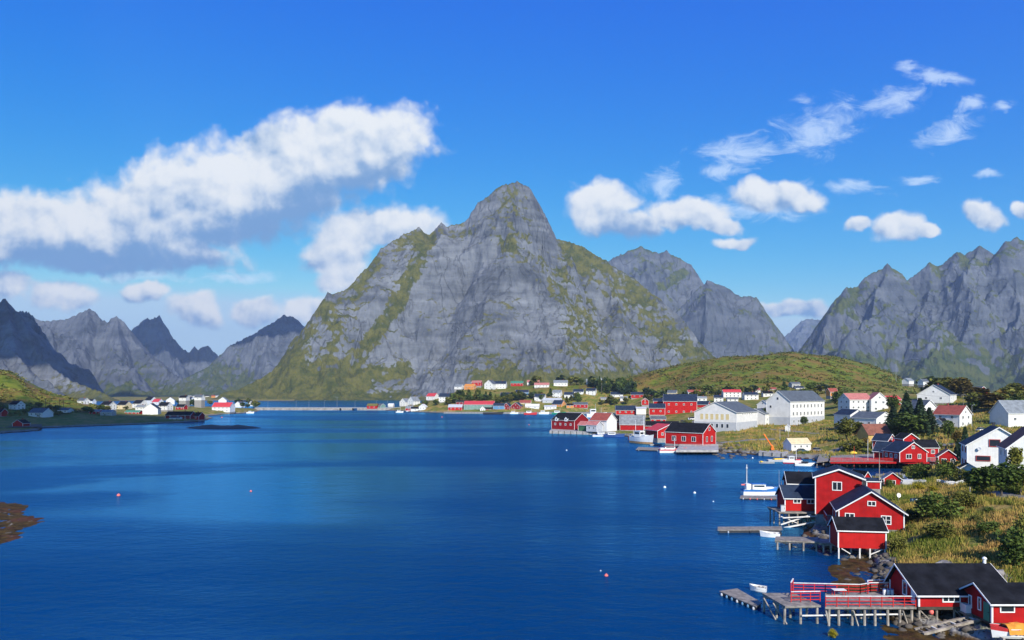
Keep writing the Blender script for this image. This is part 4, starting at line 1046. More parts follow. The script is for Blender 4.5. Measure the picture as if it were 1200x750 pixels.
def boat(name, label, px, py, L, rz, z=0.0, B=None, D=None, mat=HULLW, stripe=None, bottom=None, gun=None, deckm=None, cabin=None, mast=None, mast2=None, aft=None, rigging=True, cat='boat', group=None, outboard=False, fwd=None, sheer=0.5, flag=None, benches=0):
    Y = F * (HC - z) / (py - HY); k = Y / F
    x = (px - CX) * k
    Lm = L * k; B = B or Lm * 0.32; D = D or Lm * 0.11
    root = empty(name, (x, Y, z), R(rz)); tag(root, label, cat, group)
    b = MB(); hull(b, Lm, B, D, mat, stripe, bottom, sheer, deckm, draft=min(0.3, D * 0.4), gun=gun); b.build('hull', root)
    if cabin:           # (x fraction, length fraction, height m, material, roof material)
        cx, cl, chh, cm, rm = cabin
        q = MB(); q.box((cx * Lm, 0, D * 0.9 + chh / 2), (cl * Lm, B * 0.62, chh), cm)
        cb = q.build('cabin', root)
        q = MB(); q.box((cx * Lm, 0, D * 0.9 + chh + 0.06), (cl * Lm + 0.35, B * 0.62 + 0.25, 0.1), rm); q.build('cabin_roof', cb)
        for s in (-1, 1):
            q = MB(); q.box((cx * Lm, s * (B * 0.31 + 0.005), D * 0.9 + chh * 0.68), (cl * Lm * 0.8, 0.04, chh * 0.3), GLASS); q.build('window', cb)
        q = MB(); q.box((cx * Lm + cl * Lm / 2 + 0.005, 0, D * 0.9 + chh * 0.68), (0.04, B * 0.5, chh * 0.32), GLASS); q.build('windscreen', cb)
    if fwd:
        cx, cl, chh, cm = fwd
        q = MB(); q.box((cx * Lm, 0, D * 1.0 + chh / 2), (cl * Lm, B * 0.5, chh), cm); q.build('deckhouse', root)
    for mm in (mast, mast2):
        if not mm: continue
        mx, mh = mm[:2]; mmat = mm[2] if len(mm) > 2 else STEEL
        q = MB(); q.tube((mx * Lm, 0, D * 0.6), (mx * Lm, 0, D + mh), 0.13, 0.08, mmat, 6)
        q.tube((mx * Lm, -0.5, D + mh * 0.72), (mx * Lm, 0.5, D + mh * 0.72), 0.03, 0.03, mmat, 5); q.box((mx * Lm, 0, D + mh * 0.86), (0.5, 0.12, 0.12), TRIM)
        mo = q.build('mast', root)
        if rigging:
            q = MB()
            for ex in (-0.45 * Lm, 0.46 * Lm): q.tube((mx * Lm, 0, D + mh * 0.95), (ex, 0, D * 1.15), 0.018, 0.018, DARKM, 4)
            for s in (-1, 1): q.tube((mx * Lm, 0, D + mh * 0.9), (mx * Lm - 0.3, s * B * 0.42, D), 0.018, 0.018, DARKM, 4)
            q.build('rigging', root)
    if flag:
        fx, fz, fm = flag
        q = MB(); q.box((fx * Lm, 0, fz), (1.2, 0.05, 0.3), fm); q.build('boom_cover', root)
    if aft:
        q = MB(); q.box((aft[0] * Lm, 0, D * 0.9 + aft[2] / 2), (aft[1] * Lm, B * 0.7, aft[2]), aft[3]); q.build('cover', root)
    if outboard:
        q = MB(); q.box((-Lm * 0.5 - 0.15, 0, D * 0.9), (0.35, 0.3, 0.5), DARKM); q.bar((-Lm * 0.5 - 0.15, 0, D * 0.7), (-Lm * 0.5 - 0.2, 0, -0.2), 0.14, 0.14, DARKM); q.build('outboard_motor', root)
    for i in range(benches):
        q = MB(); q.box((Lm * (-0.25 + 0.25 * i), 0, D * 0.85), (0.28, B * 0.8, 0.05), WOOD); q.build('bench', root)
    for s in (-1, 1):
        q = MB(); q.bar((-Lm * 0.48, s * B * 0.44, D + 0.02), (Lm * 0.1, s * B * 0.50, D + 0.02), 0.07, 0.07, gun or mat); q.build('gunwale', root)
    return root
# ================================================================== the near shore
# front red cabin with the long black roof
Yc = F * (HC - 2.2) / 251.0
f1 = house('boathouse', 'long dark red cabin with big black roof, white railed pier joined to its gable', (45.2 + 5.1, Yc + 2.85, 2.2), 0, 10.2, 5.7, 1.55, 2.15, RED, BLK, over=0.55, off=1.1, found=0,
    wins=[('f', -3.1 + 1.6, 0.95, 1.9, 0.78, 3, 1), ('l', 0.2, 1.35, 0.75, 1.55, 1, 1)], doors=[('l', 1.9, 0.85, 1.9, TRIM)], chim=[], cat='cabin')
q = MB(); q.tube((5.0, 1.2, 3.5), (5.0, 1.2, 4.35), 0.2, 0.16, TRIM, 10); q.lathe([(0.26, 4.33), (0.2, 4.5), (0.0, 4.6)], TRIM, 10, (5.0, 1.2, 0)); q.build('flue', f1)
q = MB(); q.box((0, 0, -0.16), (10.4, 5.9, 0.3), WOODD); q.build('floor_beams', f1)
for i in range(6):
    for j in range(3):
        q = MB(); q.tube((-4.9 + i * 1.95, -2.6 + j * 2.6, -3.6), (-4.9 + i * 1.95, -2.6 + j * 2.6, -0.3), 0.13, 0.12, WOODP if j == 0 else WOODD, 7); q.build('pile', f1)
for i in range(0, 5, 2):
    q = MB(); q.bar((-4.9 + i * 1.95, -2.68, -0.4), (-4.9 + (i + 1) * 1.95, -2.68, -2.4), 0.14, 0.1, WOODP); q.build('brace', f1)
# second cabin at the picture's edge
Y2 = F * 24.2 / 270.0
f2 = house('boathouse', 'small dark red cabin with black roof beside beached boat, porch in its gable', (50.4 + 4.6, Y2 + 2.2, 1.8), 0, 9.2, 4.4, 2.25, 1.25, RED, BLK, over=0.5, found=0,
    wins=[('f', -3.0, 1.5, 1.45, 0.7, 1, 1), ('l', -1.15, 1.25, 0.42, 1.3, 1, 1), ('l', -0.15 + 0.5, 1.45, 0.42, 1.3, 1, 1)], doors=[('l', 1.45, 0.9, 1.9, GREENP)], chim=[], cat='cabin')
q = MB(); q.box((-4.95, 1.5, 0.45), (0.6, 1.1, 0.9), TRIM); q.box((-4.95, 1.5, -0.1), (0.9, 1.4, 0.16), WOODP); q.build('porch', f2)
for i in range(5):
    for j in range(2):
        q = MB(); q.tube((-4.4 + i * 2.1, -2.0 + j * 4.0, -2.6), (-4.4 + i * 2.1, -2.0 + j * 4.0, 0), 0.14, 0.13, WOODP if i else paint('green_pile', (0.05, 0.16, 0.12), 0.7), 7); q.build('pile', f2)
q = MB(); q.box((0, 0, -0.12), (9.3, 4.5, 0.22), WOODD); q.build('floor_beams', f2)

# the long pier with red rails
zd = 2.15
def dp(px, py, z=zd): x, y, _ = gp(px, py, z); return (x, y)
pier_quad = [dp(967, 711.5), dp(1074, 711.5), dp(1044, 694), dp(967, 694)]
pr, pc = deck_thing('pier', 'long timber pier with red rails and white handrail leading to red cabin', pier_quad, zd, piles=(8, 3))
def pl(px, py, z=zd): x, y, _ = gp(px, py, z); return (x - pc.x, y - pc.y, z)
rail(pr, [pl(967.5, 711), pl(1073, 711)], zd, 1.15, RAILRED, RAILWHT, 3, 1.3)
rail(pr, [pl(929, 694), pl(967, 695), pl(1008, 696), pl(1020, 694), pl(1041, 693.5)], zd, 1.1, RAILRED, RAILWHT, 3, 1.3)
rail(pr, [pl(1017, 696), pl(1017, 691), pl(1042, 690)], zd, 1.1, RAILRED, RAILWHT, 3, 1.3)
for a, c, w in (((968, 716), (974, 735), 0), ((1000, 713), (1009, 738), 0), ((1058, 713), (1068, 730), 0)):
    x0, y0, _ = pl(a[0], 711.5); x1, _, _ = pl(c[0], 711.5); q = MB(); q.bar((x0, y0, zd - 0.4), (x1, y0 + 0.3, -0.6), 0.16, 0.13, WOODP); q.build('brace', pr)
x0, y0, _ = pl(942, 711.5); x1, _, _ = pl(1060, 711.5); q = MB(); q.bar((x0, y0 + 0.5, 1.05), (x1, y0 + 0.4, 1.25), 0.12, 0.14, RAILWHT)
q.build('brace', pr)
# pier head, lower, with a red railed corner
ph_quad = [dp(920, 710), dp(962, 709), dp(930, 694.5), dp(893, 694.5)]
ph, hc = deck_thing('pier', 'bare grey timber pier head on tall piles at outer end of red railed pier', ph_quad, zd - 0.03, piles=(3, 3))
def hl(px, py, z=zd): x, y, _ = gp(px, py, z); return (x - hc.x, y - hc.y, z)
rail(ph, [hl(927, 705.5), hl(961, 705)], zd, 1.15, RAILRED, RAILWHT, 3, 1.3)
rail(ph, [hl(929.5, 695), hl(927, 700)], zd, 1.7, RAILRED, RAILWHT, 4, 1.3)
x0, y0, _ = hl(895, 697); x1, y1, _ = hl(909, 705)
q = MB(); q.bar((x0, y0, zd - 0.4), (x1, y1, 0.1), 0.14, 0.12, WOODP); q.build('brace', ph)
x0, y0, _ = hl(906, 703); x1, y1, _ = hl(922, 710)
q = MB(); q.bar((x0, y0, zd - 0.4), (x1, y1, 0.1), 0.14, 0.12, WOODP); q.build('brace', ph)
# floating dock and dinghy
def floating_dock(label, quad, z=0.5, name='floating_dock', fenders=5, fm=BLUEP):
    c = Vector((sum(p[0] for p in quad) / 4, sum(p[1] for p in quad) / 4))
    r = empty(name, (c.x, c.y, 0)); tag(r, label, 'dock')
    qd = [(p[0] - c.x, p[1] - c.y) for p in quad]
    b = MB()
    for zz0, zz1, m in ((-0.3, z - 0.12, DARKM), (z - 0.118, z, WOOD)):
        sh = 0.94 if m is DARKM else 1.0
        t = [(p[0] * sh, p[1] * sh, zz1) for p in qd]; u_ = [(p[0] * sh, p[1] * sh, zz0) for p in qd]
        b.poly(t, m); b.poly(u_[::-1], m)
        for i in range(4):
            j = (i + 1) % 4; b.poly([u_[i], u_[j], t[j], t[i]], m)
    b.build('deck', r)
    for i in range(fenders):
        p = Vector(qd[0]).lerp(Vector(qd[1]), (i + 0.5) / fenders)
        k = MB(); k.lathe([(0.05, -0.2), (0.15, -0.12), (0.16, 0.06), (0.08, 0.2), (0.0, 0.21)], fm if i % 3 else PLGRY, 8); k.build('fender', r, True, (p.x * 1.01, p.y * 1.01 - 0.02, 0.16))
    return r
floating_dock('grey floating dock with blue and white fenders, end of tall pier', [gp(843, 692.5, .5)[:2], gp(886, 711, .5)[:2], gp(893, 706, .5)[:2], gp(864, 689.5, .5)[:2]], 0.5, fenders=7)
boat('dinghy', 'white dinghy with pale timber inside, tied behind pier head', 889, 692, 17, 150, 0.1, B=1.3, D=0.5, deckm=WOOD, benches=2, mat=HULLW)
# three white barrels beside the cabin
for px in (1036.5, 1041, 1045.5):
    x, y, _ = gp(px, 697.5, zd)
    b = MB(); b.lathe([(0.0, 0), (0.17, 0), (0.2, 0.05), (0.2, 0.3), (0.205, 0.34), (0.2, 0.38), (0.19, 0.62), (0.17, 0.68)], HULLW, 14)
    o = b.build('barrel', None, True, (x, y, zd))
    l = MB(); l.lathe([(0.185, 0.68), (0.19, 0.73), (0.17, 0.75), (0.0, 0.755)], LIDB, 14); l.build('lid', o, True)
    tag(o, 'white plastic barrel with dark blue lid on the deck outside red gable', 'barrel', 'barrels on the pier by the cabin')
# table on the pier
x, y, _ = gp(983, 698, zd)
t = empty('table', (x, y, zd)); tag(t, 'small white topped table standing on the railed pier', 'table')
q = MB(); q.box((0, 0, 0.72), (1.5, 0.75, 0.05), RAILWHT); q.build('tabletop', t)
for sx in (-0.65, 0.65):
    for sy in (-0.3, 0.3):
        q = MB(); q.box((sx, sy, 0.348), (0.06, 0.06, 0.695), RAILRED); q.build('leg', t)
# slipway
r = empty('slipway', (0, 0, 0)); tag(r, 'weathered white timber slipway ramp sloping down between two red cabins', 'slipway')
a0 = Vector(gp(1139, 722, 1.5)); a1 = Vector(gp(1072, 738, 0.1)); b0 = Vector(gp(1149, 726, 1.45)); b1 = Vector(gp(1082, 743, 0.1))
for s, e in ((a0, a1), (b0, b1)):
    q = MB(); q.bar(s, e, 0.3, 0.28, WOODP); q.build('rail_beam', r)
q = MB()
for i in range(9):
    s = a0.lerp(a1, (i + .5) / 9); e = b0.lerp(b1, (i + .5) / 9); q.bar(s - Vector((0, 0, .02)), e - Vector((0, 0, .02)), 0.2, 0.1, WOOD if i % 3 else RAILWHT)
q.build('slats', r)
for t_ in (0.1, 0.4, 0.7):
    for s, e in ((a0, a1), (b0, b1)):
        p = s.lerp(e, t_); q = MB(); q.tube((p.x, p.y, -1), (p.x, p.y, p.z - 0.12), 0.1, 0.1, WOODP, 6); q.build('pile', r)
r = empty('gangway', (0, 0, 0)); tag(r, 'short pale timber gangway planks laid below the porch of small red cabin', 'gangway')
a0 = Vector(gp(1128, 716, 1.6)); a1 = Vector(gp(1147, 722, 1.6))
q = MB(); q.bar(a0, a1, 0.9, 0.12, RAILWHT); q.bar(a0 - Vector((0, .5, .3)), a1 - Vector((0, .5, .3)), 0.2, 0.2, WOODP); q.build('planks', r)
q = MB()
for t_ in (0.1, 0.9):
    p = a0.lerp(a1, t_); q = MB(); q.tube((p.x, p.y, -0.5), (p.x, p.y, 1.5), 0.09, 0.09, WOODP, 6); q.build('pile', r)
# red float hung under the cabin
x, y, _ = gp(1090, 716, 1.6)
b = MB(); b.lathe([(0.0, -0.25), (0.2, -0.22), (0.25, 0.0), (0.22, 0.2), (0.08, 0.3), (0.0, 0.31)], BUOYR, 12); b.tube((0, 0, 0.3), (0, 0, 0.7), 0.02, 0.02, DARKM, 5)
tag(b.build('float', None, True, (x, y - 0.2, 1.55)), 'pinkish red mooring float hanging under front of long red cabin', 'float')
# dinghy with the orange tarpaulin
bt = boat('rowing_boat', 'white boat with red stripe half covered by orange tarpaulin beside red cabin', 1183, 744, 36, 176, 1.4, B=1.5, D=0.75, mat=HULLW, stripe=HULLR, deckm=GRY, benches=1)
q = MB(); k = 12
rs = np.random.RandomState(5)
gx = [[(-1.5 + 2.0 * i / k, -0.85 + 1.7 * j / k, 0.72 + 0.62 * max(0, 1 - ((j - k / 2) / (k / 2)) ** 2) * (0.9 - 0.5 * abs(i / k - 0.35)) + rs.uniform(-.05, .05) - (0.45 if j in (0, k) else 0)) for j in range(k + 1)] for i in range(k + 1)]
for i in range(k):
    for j in range(k): q.poly([gx[i][j], gx[i + 1][j], gx[i + 1][j + 1], gx[i][j + 1]], ORTARP)
q.build('tarpaulin', bt, True)
for sx in (-1.0, 1.0):
    q = MB(); q.bar((sx, -0.8, -0.25), (sx, 0.8, -0.25), 0.2, 0.3, WOODP); q.bar((sx, -0.6, -1.2), (sx, -0.6, -0.3), 0.14, 0.14, WOODP); q.bar((sx, 0.6, -1.2), (sx, 0.6, -0.3), 0.14, 0.14, WOODP); q.build('cradle', bt)

# boulders and shore rubble
def rock_mesh(seed, sub=3, mat=ROCKM, flat=0.7):
    bm = bmesh.new(); bmesh.ops.create_icosphere(bm, subdivisions=sub, radius=1.0)
    co = np.array([v.co[:] for v in bm.verts])
    n = fbm(co[:, 0] * 1.3 + seed * 3.1, co[:, 1] * 1.3 + co[:, 2] * 1.7, 4, seed) * 0.7 + 0.25 * np.round(fbm(co[:, 0] + co[:, 2] + seed, co[:, 1] - co[:, 2], 2, seed + 3) * 4) / 4
    for v, q_ in zip(bm.verts, n):
        v.co *= (1 + q_); v.co.z *= flat
    me = bpy.data.meshes.new('boulder'); bm.to_mesh(me); bm.free(); me.materials.append(mat)
    return me
for (px, py, w, hgt, lab) in ((1128, 668, 4.6, 1.9, 'large pale grey boulder in grass behind ridge of long black roof'), (1170, 684, 4.2, 3.2, 'tall grey and tan boulder right of the long black roof'), (1043, 660, 1.6, 0.8, 'smooth grey boulder on shore left of long black roof'), (1000, 655, 1.0, 0.8, 'tan square stone beneath the red shed on posts')):
    x, y, z = on_ground(px, py)
    o = link(bpy.data.objects.new('boulder', rock_mesh(int(px), 4))); o.location = (x, y + w * 0.3, z - 0.1); o.scale = (w * 0.55, w * 0.45, hgt * 0.62); o.rotation_euler = (0, 0, px)
    tag(o, lab, 'boulder')
def rubble(name, zones, mat, seed):
    """loose stones along the tide line: one uncountable heap"""
    rs = np.random.RandomState(seed); V = []; Fc = []; n0 = 0
    bm = bmesh.new(); bmesh.ops.create_icosphere(bm, subdivisions=2, radius=1.0)
    base = np.array([v.co[:] for v in bm.verts]); fac = np.array([[v.index for v in f.verts] for f in bm.faces]); bm.free()
    for (pts, cnt, smin, smax) in zones:
        pts = np.array(pts, float)
        for _ in range(cnt):
            i = rs.randint(len(pts) - 1); t = rs.rand()
            px, py = pts[i] * (1 - t) + pts[i + 1] * t + rs.normal(0, 1, 2) * (7, 3.5)
            x, y, _z = gp(px, max(py, 475)); z = max(ground_z(x, y), -0.3)
            if z > 2.8: continue
            s = smin + (smax - smin) * rs.rand() ** 2.5
            n = fbm(base[:, 0] * 1.4 + rs.rand() * 50, base[:, 1] * 1.4 + base[:, 2] * 1.9, 3, rs.randint(999)) * 0.75
            p = base * (1 + n)[:, None] * np.array([s, s * rs.uniform(.6, 1), s * rs.uniform(.45, .8)])
            a = rs.rand() * 6.3; ca, sa = np.cos(a), np.sin(a)
            p = np.stack([p[:, 0] * ca - p[:, 1] * sa + x, p[:, 0] * sa + p[:, 1] * ca + y, p[:, 2] + z + s * 0.1], -1)
            V.append(p); Fc.append(fac + n0); n0 += len(p)
    o = link(bpy.data.objects.new(name, np_mesh(name, np.concatenate(V), np.concatenate(Fc), mat))); tag(o, kind='stuff')
rubble('shore_rubble', [([(1060, 742), (1045, 715), (1040, 690), (1040, 668), (1025, 655), (990, 650), (968, 640), (945, 632)], 260, 0.15, 0.75), ([(950, 618), (975, 606), (992, 590), (1000, 575), (985, 558), (965, 548), (950, 541), (905, 537), (880, 534)], 160, 0.2, 0.8), ([(880, 534), (846, 531), (838, 529)], 60, 0.5, 1.5), ([(1050, 735), (1100, 742), (1150, 748)], 70, 0.15, 0.6), ([(975, 690), (1000, 670), (1030, 665), (1030, 690), (990, 660)], 70, 0.12, 0.7), ([(0, 600), (20, 612), (10, 632), (30, 610)], 36, 0.2, 0.8)], DROCK, 3)

# ---------------------------------------------------------------- middle group of red cabins
# red shed on posts
Ys = F * (HC - 1.7) / 182.0; k = Ys / F
xs0 = (983 - CX) * k
sh = house('boathouse', 'plain windowless red shed with charcoal roof standing on white posts above stones', (xs0 + 3.7, Ys + 1.6, 1.7), -8, 7.0, 4.0, 2.85, 1.55, RED2, BLK, over=0.3, found=0, chim=[], cat='shed')
for i, sx in enumerate((-3.4, -0.3, 1.2, 3.4)):
    for sy in (-1.9, 1.9):
        q = MB(); q.box((sx, sy, -0.9), (0.2, 0.2, 1.8), RAILWHT); q.build('post', sh)
for a, c in (((-3.0, -0.1), (-1.7, -0.9)), ((3.0, -0.1), (1.3, -0.9))):
    q = MB(); q.bar((a[0], -1.95, a[1]), (c[0], -1.95, c[1]), 0.12, 0.14, RAILWHT); q.build('brace', sh)
# big gabled cabin
m2 = Vector((61.8, 117.5)); dr = Vector((0.34, 0.94))
house('cabin', 'wide red gabled cabin with white bargeboards, three white windows and dark roof', (m2.x + dr.x * 5, m2.y + dr.y * 5, 2.6), 70, 10.0, 10.0, 3.0, 3.3, RED, BLUROOF, over=0.55, found=2.0,
    wins=[('l', -3.3, 1.7, 1.4, 1.4, 2, 2), ('l', 2.3, 1.6, 1.45, 1.4, 2, 2), ('l', 0.1, 4.3, 1.2, 0.75, 2, 1), ('b', 0, 1.6, 1.2, 1.2)], chim=[(3.5, 0, 0.5, 0.8, DARKM)], cat='cabin')
# tall two storey cabin behind
house('cabin', 'tall two storey red gabled cabin, one upper window above a smaller one', (61.3 + 1.6, 128.2 + 3.6, 2.9), 67, 7.6, 8.0, 7.1, 1.55, RED, BLUROOF, over=0.5, found=2.5,
    wins=[('l', -0.3, 5.5, 1.55, 1.55, 2, 1), ('l', 0.9, 2.5, 1.3, 0.8, 2, 1)], chim=[], cat='cabin')
house('cabin', 'dark roofed red cabin half hidden behind tall gabled cabin', (60.9, 141, 2.8), -14, 8, 6, 4.8, 1.9, RED, BLK, over=0.4, found=2.5, wins=[('f', -2.5, 3.2, 1.0, 1.0)], chim=[], cat='cabin')
# low cabin on the pier
Y4 = F * (HC - 2.8) / 139.0
m4 = house('cabin', 'low red cabin with long blue black roof and two small white windows over piles', ((945.5 - CX) * Y4 / F, Y4 + 2.4, 2.85), -4, 8.0, 4.8, 2.6, 2.0, RED2, BLUROOF, over=0.35, found=0,
    wins=[('f', -1.7, 1.9, 1.35, 0.75, 2, 1), ('f', 0.9, 1.85, 1.35, 0.8, 2, 1)], chim=[], cat='cabin')
pk, kc = deck_thing('pier', 'timber deck on crossed white braces under low red cabin', [((910 - CX) * Y4 / F, Y4 - 1.2), ((965 - CX) * Y4 / F, Y4 - 1.6), ((972 - CX) * Y4 / F, Y4 + 5.4), ((911 - CX) * Y4 / F, Y4 + 5.4)], 2.8, piles=(6, 3))
q = MB()
def K(px, z, dy=-1.7): return (((px - CX) * Y4 / F) - kc.x, Y4 + dy - kc.y, z)
q.bar(K(911, .5), K(946, 2.4), .2, .22, RAILWHT); q.bar(K(911, 2.1), K(930, .8), .14, .14, RAILWHT); q.bar(K(912, -.2), K(961, 1.5, -2.2), .3, .25, RAILWHT); q.bar(K(912, 1.9, -2.2), K(962, 2.3, -2.2), .25, .2, RAILWHT)
q.build('brace', pk)
rail(pk, [K(954, 2.8, -1.4), K(966, 2.8, -1.4)], 2.8, 1.1, paint('pink_rail', (0.55, 0.22, 0.20), .6), None, 3, 1.2)
# side deck with green bin
dk, dc = deck_thing('pier', 'small red sided terrace deck between wide gabled cabin and low cabin', [gp(969, 611, 2.6)[:2], gp(985, 611, 2.6)[:2], gp(983, 602, 2.6)[:2], gp(962, 602, 2.6)[:2]], 2.6, piles=(3, 2), th=0.3)
def DL(px, py): x, y, _ = gp(px, py, 2.6); return (x - dc.x, y - dc.y, 2.6)
rail(dk, [DL(969, 610.5), DL(964, 602.5)], 2.6, 1.0, RAILRED, RAILWHT, 3, 1.2)
q = MB(); a = DL(969, 611); c_ = DL(985, 611); q.bar((a[0], a[1] - .05, 2.0), (c_[0], c_[1] - .05, 2.0), .06, .8, RED); q.build('skirt', dk)
x, y, _ = gp(978.5, 602.5, 2.6)
q = MB(); q.lathe([(0.0, 0), (0.34, 0), (0.4, 0.95), (0.42, 1.0), (0.0, 1.12)], GREENP, 10); tag(q.build('waste_bin', None, False, (x, y, 2.6)), 'dark green waste bin at the corner of wide gabled cabin', 'bin')
# white cabinet by the low cabin
x, y, _ = gp(916.5, 599, 2.8)
q = MB(); q.box((0, 0, .6), (.8, .5, 1.2), PLGRY); q.box((0, 0, 1.23), (.9, .6, .06), STEEL); q.box((0.25, -.26, .65), (.05, .04, .3), DARKM); tag(q.build('cabinet', None, False, (x, y - .3, 2.8)), 'pale grey cabinet left of the low red cabin wall', 'cabinet')
# lower pier with grey deck and floating dock
p2, c2_ = deck_thing('pier', 'grey decked low pier on pale posts running out from red shed', [gp(908, 633, 1.6)[:2], gp(960, 635, 1.6)[:2], gp(959, 629.5, 1.6)[:2], gp(909, 628.5, 1.6)[:2]], 1.6, piles=(4, 2))
q = MB(); x, y, _ = gp(910, 636, 1.0); q.bar((x - c2_.x, y - c2_.y, 1.3), (x + 3.5 - c2_.x, y - c2_.y, 0.2), .14, .14, WOODP); q.build('brace', p2)
p3, _ = deck_thing('pier', 'short plank walkway joining the grey low pier to red shed', [gp(960, 636, 1.62)[:2], gp(979, 637, 1.62)[:2], gp(978, 632, 1.62)[:2], gp(960, 631, 1.62)[:2]], 1.62, piles=(2, 2))
floating_dock('pale floating timber dock reaching out level on blue water below cabins', [gp(841, 621.5, .5)[:2], gp(917, 621, .5)[:2], gp(916, 617, .5)[:2], gp(841, 617.5, .5)[:2]], 0.55, fenders=3, fm=DARKM)
boat('motorboat', 'small white motorboat moored at inner end of pale floating dock', 903, 629, 20, 165, 0, B=1.6, D=0.7, outboard=True, mat=HULLW, deckm=GRY, benches=1)
boat('fishing_boat', 'white fishing boat with blue stripe, blue cabin roof and tall mast', 892, 580, 44, -2, 0, B=3.0, D=1.5, stripe=BLUESTR, mat=HULLW, cabin=(-0.08, 0.34, 1.45, HULLW, BLUETARP), fwd=(0.2, .22, .55, HULLW), mast=(-0.38, 6.2, TRIM), aft=(-0.36, 0.12, 1.5, HULLW), sheer=0.45, flag=(-0.46, 2.6, BUOYR))
floating_dock('low dark floating dock beneath the white boat with blue stripe', [gp(867, 583.5, .35)[:2], gp(916, 584.5, .35)[:2], gp(918, 581.5, .35)[:2], gp(868, 580.5, .35)[:2]], 0.35, fenders=6, fm=BUOYR)
def pole(name, label, px, py, hpx, r=0.07, mat=STEEL, lamp=None, cat='pole', group=None, z=None, Y=None, arm=0.8):
    if z is None and Y is None: x, y, zz = on_ground(px, py)
    elif Y is not None: x, y, zz = at(px, py, Y)
    else: x, y, zz = gp(px, py, z)
    h = hpx * y / F
    root = empty(name, (x, y, zz)); tag(root, label, cat, group)
    q = MB(); q.tube((0, 0, -0.6), (0, 0, h), r, r * 0.6, mat, 7); q.build('shaft', root)
    if lamp == 'street':
        q = MB(); q.tube((0, 0, h - 0.1), (arm, 0, h + 0.15), r * 0.5, r * 0.5, mat, 5); q.build('arm', root)
        q = MB(); q.box((arm + 0.25, 0, h + 0.17), (0.6, 0.25, 0.12), STEEL); q.build('lamp_head', root)
    elif lamp == 'cross':
        q = MB(); q.box((0, 0, h - 0.4), (1.8, 0.12, 0.14), WOODD); q.build('crossarm', root)
        for s in (-0.7, 0, 0.7):
            q = MB(); q.lathe([(0.05, 0), (0.07, 0.1), (0.03, 0.2), (0, 0.22)], TRIM, 6); q.build('insulator', root, False, (s, 0, h - 0.33))
    return root
pole('mooring_post', 'slender mooring post with small gull perched near it, beside the low cabin', 936, 590, 39, .07, RAILRED, z=.2)
pole('mooring_post', 'thin grey mooring post right of the white boat bow', 913, 590, 39, .06, STEEL, z=.2)
pole('mooring_post', 'tan mooring post at left end of low cabin deck', 915.5, 600, 36, .08, WOODP, z=.2)
# small cabins behind the group
H('dark roofed red gabled cabin with white edging behind tall red cabin', 1008, 569, 24, 15, 6, 10, 100, RED, BLK, Y=165, chim=0, wl=(1, 1), name='cabin', cat='cabin')
H('little red gabled shed with white edges beside a covered boat', 1045, 571, 16, 18, 10, 7, 68, RED2, LSLATE, wl=(1, 1), chim=0, name='shed', cat='shed')
H('tiny dark roofed red outbuilding by the shoreline pole', 1022, 573, 15, 10, 9, 3, -10, RED, BLUROOF, Y=150, chim=0, name='shed', cat='shed')
pole('utility_pole', 'brown timber pole standing beside the tiny red outbuilding', 1030.5, 575, 45, .11, WOODP, Y=150)
boat('covered_boat', 'boat under pale blue grey cover beside little red shed', 1061, 568, 20, 20, 2.6, B=2.2, D=0.9, mat=PLGRY, deckm=PLGRY, aft=(0, 0.8, 0.5, PLGRY))
# fence along the garden
fr_ = empty('picket_fence', (0, 0, 0)); tag(fr_, 'white picket fence crossing the overgrown garden among bushes', 'fence')
for (a, c) in (((1058, 560), (1066, 567)), ((1066, 567), (1085, 567)), ((1098, 567), (1120, 570)), ((1120, 570), (1137, 564))):
    A = Vector(on_ground(*a)); Bq = Vector(on_ground(*c)); n = max(3, int((Bq - A).length / 0.32))
    q = MB()
    for i in range(n + 1):
        p = A.lerp(Bq, i / n); zz = ground_z(p.x, p.y); q.box((p.x, p.y, zz + 0.45), (0.11, 0.03, 1.1), TRIM, 0.2)
    q.bar(A + Vector((0, .03, .35)), Bq + Vector((0, .03, .35)), .04, .08, TRIM); q.bar(A + Vector((0, .03, .8)), Bq + Vector((0, .03, .8)), .04, .08, TRIM)
    q.build('picket_panel', fr_)
x, y, z = on_ground(1053, 590)
r = empty('satellite_dish', (x, y, z)); tag(r, 'round white satellite dish on post in grassy garden', 'dish')
q = MB(); q.tube((0, 0, -.3), (0, 0, 1.5), .05, .05, STEEL, 6); q.build('post', r)
q = MB(); q.lathe([(0.0, -0.1), (0.25, -0.06), (0.42, 0.02), (0.5, 0.1), (0.5, 0.12), (0.42, 0.04), (0.0, -0.07)], HULLW, 14); o = q.build('bowl', r, True, (0, 0, 1.75)); o.rotation_euler = (R(80), 0, R(10))
for px, m, lab in ((1069, BLUEP, 'grey blue waste bin with open lid in garden grass'), (1073.5, PLGRY, 'pale grey waste bin beside a grey blue one')):
    x, y, z = on_ground(px, 590)
    r = empty('waste_bin', (x, y, z)); tag(r, lab, 'bin')
    q = MB(); q.box((0, 0, .5), (.55, .6, 1.0), m); q.build('body', r); q = MB(); q.box((0, 0, 1.04), (.6, .65, .07), DARKM); q.build('lid', r)
